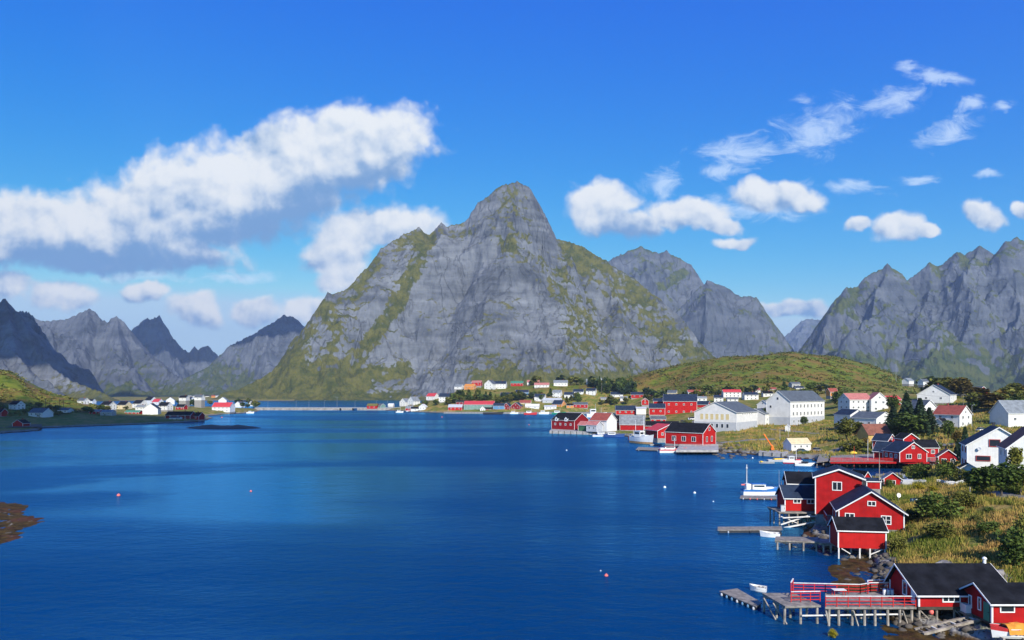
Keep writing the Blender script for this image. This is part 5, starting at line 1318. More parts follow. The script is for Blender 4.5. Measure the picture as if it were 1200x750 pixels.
# ---------------------------------------------------------------- red lodge group on its deck
zr = 2.6
Yl = F * (HC - zr) / (541.0 - HY); kl = Yl / F
H('red gabled lodge on piles with two white framed windows facing the bay', 1060, 541.5, 30, 34, 12, 11, 96, RED, BLUROOF, z=zr, wl=None, chim=0, found=0, name='lodge', cat='lodge')
lodge = [o for o in bpy.data.objects if o.name.startswith('lodge') and o.parent is None][-1]
kx = lodge.children[0].dimensions
Ll, Wl = 30 * kl, 34 * kl
for u_, z_, w_, h_ in ((-1.6, 1.9, 1.9, 1.5), (2.2, 1.9, 1.1, 1.5), (0.0, 5.0, 1.0, 1.0)):
    add_window(lodge, -Ll / 2 - 0.03, -u_, z_, -math.pi / 2, w_, h_, 2, 1)
for u_ in (-2.5, 0, 2.5): add_window(lodge, u_, Wl / 2 + 0.03, 1.9, math.pi, 1.2, 1.3, 2, 1)
H('long red cabin wing with dark roof and white windows, left side of gabled lodge', 1042, 541, 26, 22, 12, 10, 130, RED, BLUROOF, Y=Yl + 6, wl=(1, 1), wf=(3, 1), chim=0, found=0, name='lodge', cat='lodge')
H('red cabin with white gable edging behind lodge group', 1036, 527, 18, 16, 11, 7, 120, RED, BLUROOF, Y=Yl + 26, wl=(2, 1), chim=0, name='cabin', cat='cabin')
H('small red gable peeping over lodge roof', 1062, 527, 16, 18, 13, 6, 95, RED, BLK, Y=Yl + 16, chim=0, name='cabin', cat='cabin')
H('dark roofed red annexe with white window, right of gabled lodge', 1083, 536, 24, 16, 12, 8, 0, RED, BLK, Y=Yl + 12, wf=(2, 1), chim=0, name='cabin', cat='cabin')
H('faded red shed with brown and black roof beside tall dark spruce', 1110, 546, 22, 20, 11, 8, 64, RED, BRNROOF, z=2.8, wl=(2, 1), chim=0, name='shed', cat='shed')
ld, lc = deck_thing('pier', 'red fronted deck on close set dark piles running left from lodge', [gp(972, 540.5, zr)[:2], gp(1098, 541, zr)[:2], gp(1095, 528, zr)[:2], gp(974, 534, zr)[:2]], zr - .05, piles=(16, 3), mat=WOOD, pmat=WOODD, th=0.3)
def LL(px, py): x, y, _ = gp(px, py, zr); return (x - lc.x, y - lc.y, zr)
rail(ld, [LL(973, 540.3), LL(1052, 540.8)], zr, 1.1, RAILRED, RAILRED, 5, 1.8)
rail(ld, [LL(1087, 540.8), LL(1098, 540.8)], zr, 1.1, RAILRED, RAILRED, 5, 1.8)
q = MB(); a = LL(973, 541); c_ = LL(1098, 541.3); q.bar((a[0], a[1] - .1, zr - .3), (c_[0], c_[1] - .1, zr - .3), .08, .6, RED); q.build('skirt', ld)
# flags, parasol like orange cover
pole('flagpole', 'white flagpole rising from the red fronted lodge deck', 1017, 539, 24, .07, TRIM, z=zr)
x, y, _ = gp(1000, 538, zr)
q = MB(); q.lathe([(1.3, 2.1), (1.1, 2.4), (0.7, 2.65), (0.15, 2.85), (0, 2.9)], YELLOW, 12); q.tube((0, 0, 0), (0, 0, 2.6), .04, .04, TRIM, 6); tag(q.build('parasol', None, True, (x, y, zr)), 'orange yellow parasol open on the red fronted deck', 'parasol')
pole('mooring_post', 'striped red and white post rising in front of lodge deck', 1001, 549, 26, .1, HULLR, z=0)

# ---------------------------------------------------------------- white houses at the right edge
H('tall white house, dark blue roof, red trimmed windows and round satellite dish', 1166, 553, 46, 62, 31, 21, 64, WHT, BLUROOF, chim=1, cmat=DARKM, fm=REDTRIM, name='house', wb=(2, 2), trim=TRIM)
wh = [o for o in bpy.data.objects if o.name.startswith('house') and o.parent is None][-1]
kk = math.hypot(wh.location.x, wh.location.y) and wh.location.y / F
Lh, Wh = 46 * kk, 62 * kk
def WL(u_px, z_px, w, h, nx=1): add_window(wh, -Lh / 2 - 0.03, -u_px * kk, z_px * kk, -math.pi / 2, w, h, nx, 1, REDTRIM)
WL(-4, 33, 2.2, 1.7); WL(-15, 15, 2.9, 1.2)
q = MB(); q.lathe([(0, -.05), (.3, .03), (.42, .14), (.4, .15), (.28, .05), (0, 0)], PLGRY, 12); o = q.build('satellite_dish', wh, True, (-Lh / 2 - 0.3, 19 * kk, 26 * kk)); o.rotation_euler = (0, R(-75), 0)
H('bright white house with rusty brown roof cut off by picture edge', 1204, 563, 50, 48, 38, 22, 64, WHT, BRNROOF, name='house', wb=(2, 2), chim=0)
H('low white garage with dark roof below the satellite dish house', 1134, 562, 18, 16, 13, 5, 64, WHT, BLK, wl=(1, 1), chim=0, name='garage', cat='garage')
H('white house with brownish red roof and red chimney among trees', 1116, 501, 30, 25, 15, 10, 28 + 90, WHT, TILE, wl=(2, 2), wb=(2, 2), wf=(3, 2), name='house', lower=None)
H('low white porch wing of brownish red roofed house', 1103, 502, 12, 10, 7, 4, 28, WHT, BLK, wf=(2, 1), chim=0, name='annexe', cat='house')
H('large white house with broad dark solar panelled roof on the ridge', 1098, 472, 40, 33, 10, 11, 48, WHT, BLUROOF, Y=420, wl=(2, 1), wf=(3, 1), name='house')
H('white house with faded pink roof and two gables', 1002, 481, 30, 20, 13, 7, 12, WHT, PINK, Y=430, wl=(2, 2), wf=(4, 2), chim=0, name='house')
H('white gabled end house joined below faded pink roof', 1027, 483, 22, 18, 15, 8, 80, WHT, PINK, Y=428, wl=(2, 2), chim=0, name='house')
H('white garage hall with slate blue roof and row of dark windows', 1022, 503, 32, 32, 13, 7, 118, WHT, SLATE, Y=330, wl=(3, 1), wb=(2, 1), chim=0, name='garage', cat='garage')
H('white flat gabled workshop left of slate blue garage hall', 996, 499, 26, 22, 13, 6, 105, WHT, BLUROOF, Y=345, wl=(1, 1), chim=0, name='workshop', cat='house')
H('ochre shed with brown roof above the red lodge', 1024, 520, 30, 20, 11, 11, 10, YEL, BRNROOF, chim=0, name='shed', cat='shed', trim=None)
H('white gabled house half hidden behind tall spruces', 1080, 497, 26, 28, 15, 13, 100, WHT, SLATE, Y=330, wl=(2, 1), name='house')
H('grey slate roofed white barn at right picture edge above garage', 1190, 501, 44, 26, 17, 14, 8, PLAST, LSLATE, wf=(3, 1), chim=0, name='barn', cat='barn')
H('dark red house with white gable trim below autumn trees on ridge', 1146, 466, 16, 16, 7, 6, 96, RED, SLATE, Y=470, wl=(1, 1), chim=0, name='house')
H('white house under the dark red one on the ridge', 1137, 468, 22, 16, 10, 4, 10, WHT, BLUROOF, Y=455, wf=(3, 1), chim=0, name='house')
H('far white house right of hill slope with red roof', 1124, 452, 14, 9, 5, 3, 5, WHT, TILE, Y=640, wf=(3, 1), chim=0, name='house')
H('far white cottage just right of the moor hill foot', 1064, 450, 10, 8, 4, 3, 30, WHT, LSLATE, Y=760, chim=0, name='house')
H('second far white cottage beyond the ridge crest', 1082, 451, 9, 7, 4, 3, 20, WHT, SLATE, Y=740, chim=0, name='house')
H('bright orange cottage below the moor hill end', 975, 464, 10, 8, 5, 4, 10, ORG, TILE, Y=560, wf=(2, 1), chim=0, name='house')
H('red low house behind pink roofed house', 1044, 476, 18, 12, 8, 4, 15, RED, REDROOF, Y=470, wf=(2, 1), chim=0, name='house')
H('red fronted annexe between pink roofed house and spruces', 1046, 482, 12, 14, 9, 5, 80, RED, TILE, Y=440, wl=(1, 1), chim=0, name='house')

# ---------------------------------------------------------------- school, hall, harbour shed
def Hc(label, px, py, L, W, hw, hr, rz, z=None, Y=None, side='l', **kw):
    """house in metres whose near corner (front left, or front right with side='r') is seen at (px, py)"""
    if z is not None: x, y, zz = gp(px, py, z)
    elif Y is not None: x, y, zz = at(px, py, Y)
    else: x, y, zz = on_ground(px, py)
    a = R(rz); ax = Vector((math.cos(a), math.sin(a))); ay = Vector((-math.sin(a), math.cos(a)))
    c = Vector((x, y)) + ax * (L / 2 * (1 if side == 'l' else -1)) + ay * (W / 2)
    return house(kw.pop('name', 'house'), label, (c.x, c.y, zz), rz, L, W, hw, hr, **kw)
Hc('three storey white schoolhouse with grey slate roof and long rows of windows', 926, 499, 43, 14.6, 14.0, 5.9, 41, wall=PLAST, roof=SLATE, found=6, name='schoolhouse', cat='school', over=0.5, lower=(4.6, PLGRY), fmat=PLGRY,
   wins=grid_wins('f', 9, 40, [6.6, 11.0], 1.5, 2.0) + grid_wins('f', 6, 34, [2.2], 1.4, 1.5, u0=-3) + [('l', -0.3, 15.4, 1.3, 1.5, 1, 1), ('l', -4.6, 10.6, 1.3, 1.5, 1, 1)], chim=[])
Hc('broad white hall with grey roof, tall blinds above a dark window row', 863, 506, 30, 23.6, 10.0, 5.4, 50, wall=PLAST, roof=SLATE, found=5, name='hall', cat='hall', over=0.6, lower=(4.6, PLGRY), fmat=PLGRY,
   wins=[('l', -7.6 + i * 2.9, 7.4, 1.9, 3.2, 1, 1, BLIND) for i in range(6)] + [('l', -7.6 + i * 2.9, 2.6, 1.4, 2.2, 1, 1) for i in range(6)] + grid_wins('f', 5, 16, [8.9], 1.2, 0.7), doors=[('f', -3, 14, 3.6, PLGRY)], chim=[])
H('white back wing with grey roof joined behind broad white hall', 890, 499, 30, 24, 14, 6, 50, PLAST, SLATE, Y=400, chim=0, name='annexe', cat='hall', wf=(2, 1))
H('small white gabled annexe left of the schoolhouse gable', 897, 486, 12, 14, 12, 5, 41, PLAST, SLATE, Y=420, wl=(1, 1), chim=0, name='annexe', cat='house')
Hc('white harbour shed with cream roof and three small dark windows', 927.5, 528.5, 9.4, 5.0, 3.0, 2.0, 16, wall=WHT, roof=CRMROOF, found=2, name='shed', cat='shed', chim=[], wins=grid_wins('f', 3, 9, [1.8], 0.9, 0.9), z=1.8)
# stone quay and crane
def quay(label, quad, z=1.7, mat=QUAY):
    c = Vector((sum(p[0] for p in quad) / 4, sum(p[1] for p in quad) / 4)); r = empty('quay', (c.x, c.y, 0)); tag(r, label, 'quay')
    qd = [(p[0] - c.x, p[1] - c.y) for p in quad]
    b = MB(); t = [(p[0], p[1], z) for p in qd]; u_ = [(p[0], p[1], -2.5) for p in qd]
    b.poly(t, mat)
    for i in range(4):
        j = (i + 1) % 4; b.poly([u_[i], u_[j], t[j], t[i]], mat)
    b.build('body', r)
    n = max(3, int((Vector(qd[1]) - Vector(qd[0])).length / 4))
    for i in range(n):
        p = Vector(qd[0]).lerp(Vector(qd[1]), (i + .5) / n); q = MB(); q.box((p.x, p.y - 0.12, z * 0.4), (0.3, 0.22, z * 1.2), WOODD); q.build('fender_pile', r)
    return r
quay('pale concrete quay beside white harbour shed, orange crane on it', [gp(889, 534, 0)[:2], gp(921, 536, 0)[:2], gp(935, 529, 0)[:2], gp(893, 529, 0)[:2]], 1.6)
x, y, z = gp(905, 527.5, 1.6)
r = empty('crane', (x, y, z)); tag(r, 'orange crane with long slanted arm on pale concrete quay', 'crane')
q = MB(); q.box((0, 0, .5), (1.2, 1.2, 1.0), ORANGE); q.lathe([(0.45, 1.0), (0.4, 1.8), (0.2, 2.2), (0, 2.3)], ORANGE, 10); q.build('base', r)
q = MB(); q.bar((0, 0, 1.4), (-3.6, 0, 6.9), .42, .42, ORANGE); q.build('arm', r)
q = MB(); q.bar((.1, 0, .9), (-1.6, 0, 3.6), .14, .14, STEEL); q.build('ram', r)
q = MB(); q.tube((-3.6, 0, 6.9), (-3.6, 0, 4.9), .03, .03, DARKM, 4); q.build('cable', r)

# ---------------------------------------------------------------- harbour boats by the quay
boat('motorboat', 'grey motorboat with bright yellow cover moored below the crane', 910, 541, 22, 5, 0, B=2.0, D=.8, mat=PLGRY, aft=(0.12, .55, .55, YELLOW))
boat('inflatable_boat', 'low grey inflatable boat with yellow nose left of the yellow covered motorboat', 899, 543, 16, 175, 0, B=1.6, D=.55, mat=GRY, aft=(.42, .14, .4, YELLOW))
boat('fishing_boat', 'small white fishing boat with red waterline between quay and black motorboat', 929, 543, 20, 178, 0, B=2.3, D=1.15, mat=HULLW, stripe=None, bottom=HULLR, gun=HULLW, cabin=(.1, .32, 1.5, HULLW, HULLW), mast=(-.2, 4.4, TRIM), aft=(-.3, .25, .5, HULLR))
boat('motorboat', 'white motorboat with black outboard and dark canopy beside stone jetty', 942, 546, 20, -15, 0, B=2.2, D=.85, mat=HULLW, cabin=(.05, .35, .7, DARKM, DARKM), outboard=True)
boat('rowing_boat', 'dark brown rowing boat lying inside of the stone jetty', 958, 545, 15, 10, 0, B=1.6, D=.55, mat=DRED, deckm=WOOD, benches=3)
p_, _c = deck_thing('pier', 'rickety grey timber jetty on rocks left of the red lodge deck', [gp(957, 548, 0)[:2], gp(972, 546, 0)[:2], gp(970, 537, 0)[:2], gp(960, 538, 0)[:2]], 1.9, piles=(3, 3))
def buoy(px, py, m, lab, r=.32, cat='buoy', group=None):
    x, y, _ = gp(px, py, 0)
    q = MB(); q.lathe([(0, -r * .6), (r * .7, -r * .4), (r, 0.05), (r * .92, r * .5), (r * .5, r * .95), (r * .18, r * 1.1), (r * .18, r * 1.35), (0, r * 1.4)], m, 12)
    tag(q.build('buoy', None, True, (x, y, 0)), lab, cat, group)
buoy(895, 542.5, YELLOW, 'yellow buoy floating left of the grey inflatable boat', .5)
buoy(882, 537, TRIM, 'white buoy floating off the pale concrete quay', .35)
buoy(139, 581, BUOYR, 'pink buoy far left on open water near the brown reef', .45)
buoy(294, 576, BUOYR, 'small dim red buoy alone on the open water left of centre', .3)
buoy(710.5, 675, BUOYR, 'pink red buoy nearest the viewer on open water', .28)
buoy(704, 669, TRIM, 'small white float beside the nearest pink red buoy', .1)
buoy(779, 571.5, TRIM, 'white buoy, left one of two off the fishing boat', .4)
buoy(814, 578, TRIM, 'white buoy, right one of two off the fishing boat', .36)
buoy(836, 588, TRIM, 'tiny white float between white buoys and floating dock', .18)
buoy(664, 528, TRIM, 'tiny white float below red house with two dormers', .35)
buoy(260, 489.5, BUOYR, 'small red buoy off the point with dark warehouse', .7)
buoy(518, 489, BUOYR, 'slim red marker off the green red roofed warehouse', .7)
buoy(620, 498, BUOYR, 'red marker float left of the peninsula tip', .5)

# ---------------------------------------------------------------- fish landing peninsula
def dormer(root_label, parent, u, side, hwm, Wm, k, mat=TRIM):
    q = MB(); y0 = -Wm / 2 - 0.25; w, h, dp = 4.2 * k, 5.2 * k, Wm * 0.35; z0 = hwm - 1.5 * k
    P = [(-w / 2, z0), (w / 2, z0), (w / 2, z0 + h * .55), (0, z0 + h), (-w / 2, z0 + h * .55)]
    q.poly([(u + a, y0, b) for a, b in P], mat)
    for i in (1, 4): a, b = P[i], P[(i + 1) % 5]; q.poly([(u + a[0], y0, a[1]), (u + a[0], y0 + dp, a[1]), (u + b[0], y0 + dp, b[1]), (u + b[0], y0, b[1])], mat)
    for i in (2, 3): a, b = P[i], P[(i + 1) % 5]; q.poly([(u + a[0] * 1.15, y0 - .2, a[1] + .05), (u + a[0] * 1.15, y0 + dp, a[1] + .05), (u + b[0], y0 + dp, b[1] + .2), (u + b[0], y0 - .2, b[1] + .2)], BLK)
    q.poly([(u - w * .2, y0 - .03, z0 + h * .2), (u + w * .2, y0 - .03, z0 + h * .2), (u + w * .2, y0 - .03, z0 + h * .55), (u - w * .2, y0 - .03, z0 + h * .55)], GLASS)
    q.build('dormer', parent)
h_ = H('dark red waterside house with two white dormers and black roof', 668, 503.5, 34, 28, 11, 8, -42, DRED, BLK, z=2.0, wf=(4, 1), chim=0, name='waterside_house')
k = h_.location.y / F
for u_ in (-9, 5): dormer('', h_, u_ * k, 'f', 11 * k, 28 * k, k)
quay('pale quay under red house with two white dormers', [gp(644, 508, 0)[:2], gp(694, 509.5, 0)[:2], gp(700, 503, 0)[:2], gp(650, 503, 0)[:2]], 1.8)
for i, px in enumerate((646.5, 661, 665)): buoy(px, 508 + i * .2, ORANGE if i else BUOYR, ('red float at corner of dormered house quay', 'orange float left one under dormered house quay', 'orange float right one under dormered house quay')[i], .6)
H('small dark green shed with white gable by dormered house', 686, 505, 12, 12, 7, 4, -42, DGRN, PINK, z=2.0, chim=0, name='shed', cat='shed')
H('open pale boathouse with faded red roof on piles', 697, 506, 14, 13, 8, 4, -42, PLGRY, PINK, z=2.0, chim=0, found=0, name='boathouse', cat='boathouse', wf=(2, 1))
H('white boathouse with bright red roof on the landing', 707, 505.5, 24, 20, 13, 8, -44, WHT, TILE, z=2.0, chim=0, name='boathouse', cat='boathouse')
H('red storehouse with black roof right of white red roofed boathouse', 722, 503, 22, 16, 9, 7, -8, RED2, BLK, z=2.2, wf=(2, 1), chim=0, name='storehouse', cat='house')
H('red barn with weathered grey slate roof on the landing', 741, 504, 28, 18, 7, 10, -12, RED, LSLATE, z=2.2, chim=0, name='barn', cat='barn')
H('red gabled harbour house with scarlet roof and white framed window', 778, 513.5, 26, 34, 9, 7, 110, RED2, REDROOF, z=2.3, wl=(3, 1), chim=0, name='harbour_house')
H('long black roofed building behind harbour house with scarlet roof', 775, 505, 40, 18, 6, 5, -8, RED, BLK, Y=452, chim=0, name='storehouse', cat='house')
hp = Hc('red quay house with black roof, white doors and gable window', 823.7, 522, 19, 13, 5.6, 4.0, -42, z=2.1, side='r', wall=RED2, roof=BLK, found=1.0, name='quay_house', wins=grid_wins('f', 3, 15, [2.6], 2.0, 2.2) + [('r', -2.6, 2.6, 1.5, 2.4, 1, 1), ('r', 2.4, 2.6, 1.5, 2.4, 1, 1), ('r', 0, 7.2, 1.2, 1.5, 1, 1)], chim=[])
k = 0
pq, pqc = deck_thing('pier', 'concrete faced pier on dark piles below the red quay house', [gp(792, 533, 0)[:2], gp(842, 533, 0)[:2], gp(842, 523, 0)[:2], gp(800, 522, 0)[:2]], 2.0, piles=(9, 2), mat=QUAY, pmat=WOODD, th=0.9, beams=False, pr=.22)
rail(pq, [(-10, -5, 2.0), (9, -5, 2.0)], 2.0, 1.0, STEEL, STEEL, 2, 2.4)
H('big bright red warehouse with dark blue roof and small white windows', 797, 487, 38, 26, 17, 8, -14, RED2, BLUROOF, Y=540, wf=(4, 2), wl=(2, 3), chim=0, name='warehouse', cat='warehouse')
H('lower red warehouse wing with dark roof left of big red warehouse', 770, 486, 18, 16, 8, 5, -12, RED2, BLUROOF, Y=525, wf=(2, 1), wl=(1, 1), chim=0, name='warehouse', cat='warehouse')
H('narrow red block with tall chimney rising behind lower warehouse wing', 772, 478, 12, 12, 8, 3, -12, RED2, BLUROOF, Y=560, chim=1, cmat=DARKM, name='warehouse', cat='warehouse')
H('dark roofed red annexe right of big red warehouse', 824, 480, 14, 12, 6, 4, -30, RED2, BLUROOF, Y=570, chim=0, name='annexe', cat='house')
H('low red packing shed with blue black roof by the channel', 733, 485.5, 23, 14, 5, 5, -6, RED2, BLUROOF, Y=560, wf=(3, 1), chim=0, name='packing_shed', cat='shed')
H('pale concrete block between packing shed and warehouse', 751, 485.5, 11, 10, 7, 1.5, -6, PLAST, PLGRY, Y=555, chim=0, name='store', cat='shed')
H('small pinkish red gable behind pale concrete block', 756, 474.5, 8, 8, 5, 3, 80, RED2, PINK, Y=600, wl=(1, 1), chim=0, name='house')
H('red shed with grey roof in front of the white fence', 771, 496, 17, 9, 5, 3, -6, RED2, SLATE, Y=490, wf=(2, 1), chim=0, name='shed', cat='shed')
H('pale low store beside parked cars', 812, 498, 10, 8, 6, 2, -6, WHT, PLGRY, Y=485, chim=0, name='store', cat='shed')
def vehicle(label, px, py, rz, m, van=False):
    x, y, z = on_ground(px, py, 250)
    r = empty('van' if van else 'parked_car', (x, y, z), R(rz)); tag(r, label, 'van' if van else 'car')
    L, W, hb, ht = (4.9, 1.95, 1.0, 2.0) if van else (4.3, 1.75, .82, 1.45)
    b = MB(); pr = [(-L / 2, .3), (L / 2, .3), (L / 2, hb * .8), (L / 2 - .9, hb), (-L / 2, hb)]
    for s in (-1, 1): b.poly([(p[0], s * W / 2, p[1]) for p in (pr if s < 0 else pr[::-1])], m)
    for i in range(5):
        p, q = pr[i], pr[(i + 1) % 5]; b.poly([(p[0], W / 2, p[1]), (q[0], W / 2, q[1]), (q[0], -W / 2, q[1]), (p[0], -W / 2, p[1])][::-1], m)
    body = b.build('body', r)
    c = MB(); x0, x1, x2, x3 = (-L / 2, L / 2 - 1.1, L / 2 - 1.7, -L / 2 + .05) if van else (-L / 2 + .2, L / 2 - 1.0, L / 2 - 1.75, -L / 2 + .75)
    pr = [(x0, hb), (x1, hb), (x2, ht), (x3, ht)]; wi = W / 2 - .12
    for s in (-1, 1): c.poly([(p[0], s * (wi if p[1] > hb else W / 2 - .03), p[1]) for p in (pr if s < 0 else pr[::-1])], GLASS)
    for i in (1, 3): p, q = pr[i], pr[(i + 1) % 4]; c.poly([(p[0], wi, p[1]), (q[0], wi, q[1]), (q[0], -wi, q[1]), (p[0], -wi, p[1])], GLASS)
    c.poly([(x2, wi, ht), (x3, wi, ht), (x3, -wi, ht), (x2, -wi, ht)], m); c.build('cabin', r)
    for sx in (-1, 1):
        for s in (-1, 1): q = MB(); q.tube((sx * L * .31, s * (W / 2 - .2), .32), (sx * L * .31, s * (W / 2 + .01), .32), .33, .33, RUBBER, 10); q.build('wheel', r)
    return r
CARW = paint('white_car_paint', (.7, .7, .7), .3, .03, 1, spec=.6); CARR = paint('red_car_paint', (.42, .02, .02), .3, .03, 1, spec=.6); CARB = paint('blue_car_paint', (.03, .09, .16), .3, .03, 1, spec=.6); CARG = paint('grey_car_paint', (.2, .2, .21), .3, .03, 1, spec=.6)
vehicle('red car parked behind the black roofed harbour buildings', 791, 497, 10, CARR)
vehicle('dark teal van parked right of a red car', 802, 496, 0, CARB, True)
vehicle('white van between broad hall and parked dark teal van', 812, 492, 5, CARW, True)
vehicle('dark car parked beside white harbour shed front', 940, 530, 5, CARB)
vehicle('silver car parked at left end of white harbour shed', 958, 529, 20, CARG)
vehicle('pale car parked behind brownish red roofed house', 1150, 505, 20, CARW)
# boats of the landing
boat('fishing_vessel', 'large white fishing vessel with tan lower hull and tall rigged mast', 752, 519.5, 34, -60, 0, B=5.2, D=3.2, mat=HULLW, bottom=HULLT, stripe=HULLW, cabin=(-.12, .3, 3.4, HULLW, HULLW), mast=(.1, 11, TRIM), mast2=(-.32, 8.5, TRIM), fwd=(.16, .2, 1.2, HULLW), sheer=.55)
boat('fishing_vessel', 'small red hulled boat tucked left of the large white vessel', 741, 515.5, 10, -60, 0, B=2.4, D=1.6, mat=HULLR, cabin=(-.1, .4, 1.7, HULLW, HULLW), mast=(.2, 4, TRIM))
boat('motorboat', 'dark blue hulled motorboat with white cabin before white boathouse', 719, 512, 22, -8, 0, B=3.2, D=1.3, mat=HULLB, cabin=(-.1, .4, 1.3, HULLW, HULLW))
boat('motorboat', 'white cabin cruiser with blue band left of dark blue motorboat', 704, 511.5, 20, 4, 0, B=3.0, D=1.3, mat=HULLW, stripe=HULLB, cabin=(0, .4, 1.4, HULLW, HULLW), mast=(-.2, 3.5, TRIM))
boat('cabin_boat', 'white cabin boat with brown red stripe and dark canopy before quay house', 787, 530.5, 30, 3, 0, B=3.2, D=1.5, mat=HULLW, stripe=HULLR, cabin=(-.08, .4, 1.3, HULLW, DRED), mast=(.12, 5, TRIM), aft=(-.38, .16, .8, HULLW))
boat('skiff', 'tiny grey skiff beside floating dock under harbour house', 768, 522, 14, 10, 0, B=1.8, D=.6, mat=GRY, benches=2)
floating_dock('pale floating dock between white vessel and cabin boat', [gp(745, 527, .4)[:2], gp(774, 528, .4)[:2], gp(776, 525, .4)[:2], gp(748, 524, .4)[:2]], .5, fenders=4, fm=DARKM)
boat('trawler', 'white trawler with high wheelhouse behind dormered house', 698, 489, 22, 5, 0, B=7, D=3.5, mat=HULLW, cabin=(-.15, .3, 5.5, HULLW, HULLW), mast=(0, 11, TRIM), mast2=(.3, 7, TRIM))
H('white roofed fish rack shelter behind the large white vessel', 757, 499, 26, 10, 3, 2, -6, PLAST, LSLATE, Y=500, chim=0, name='shelter', cat='shed')
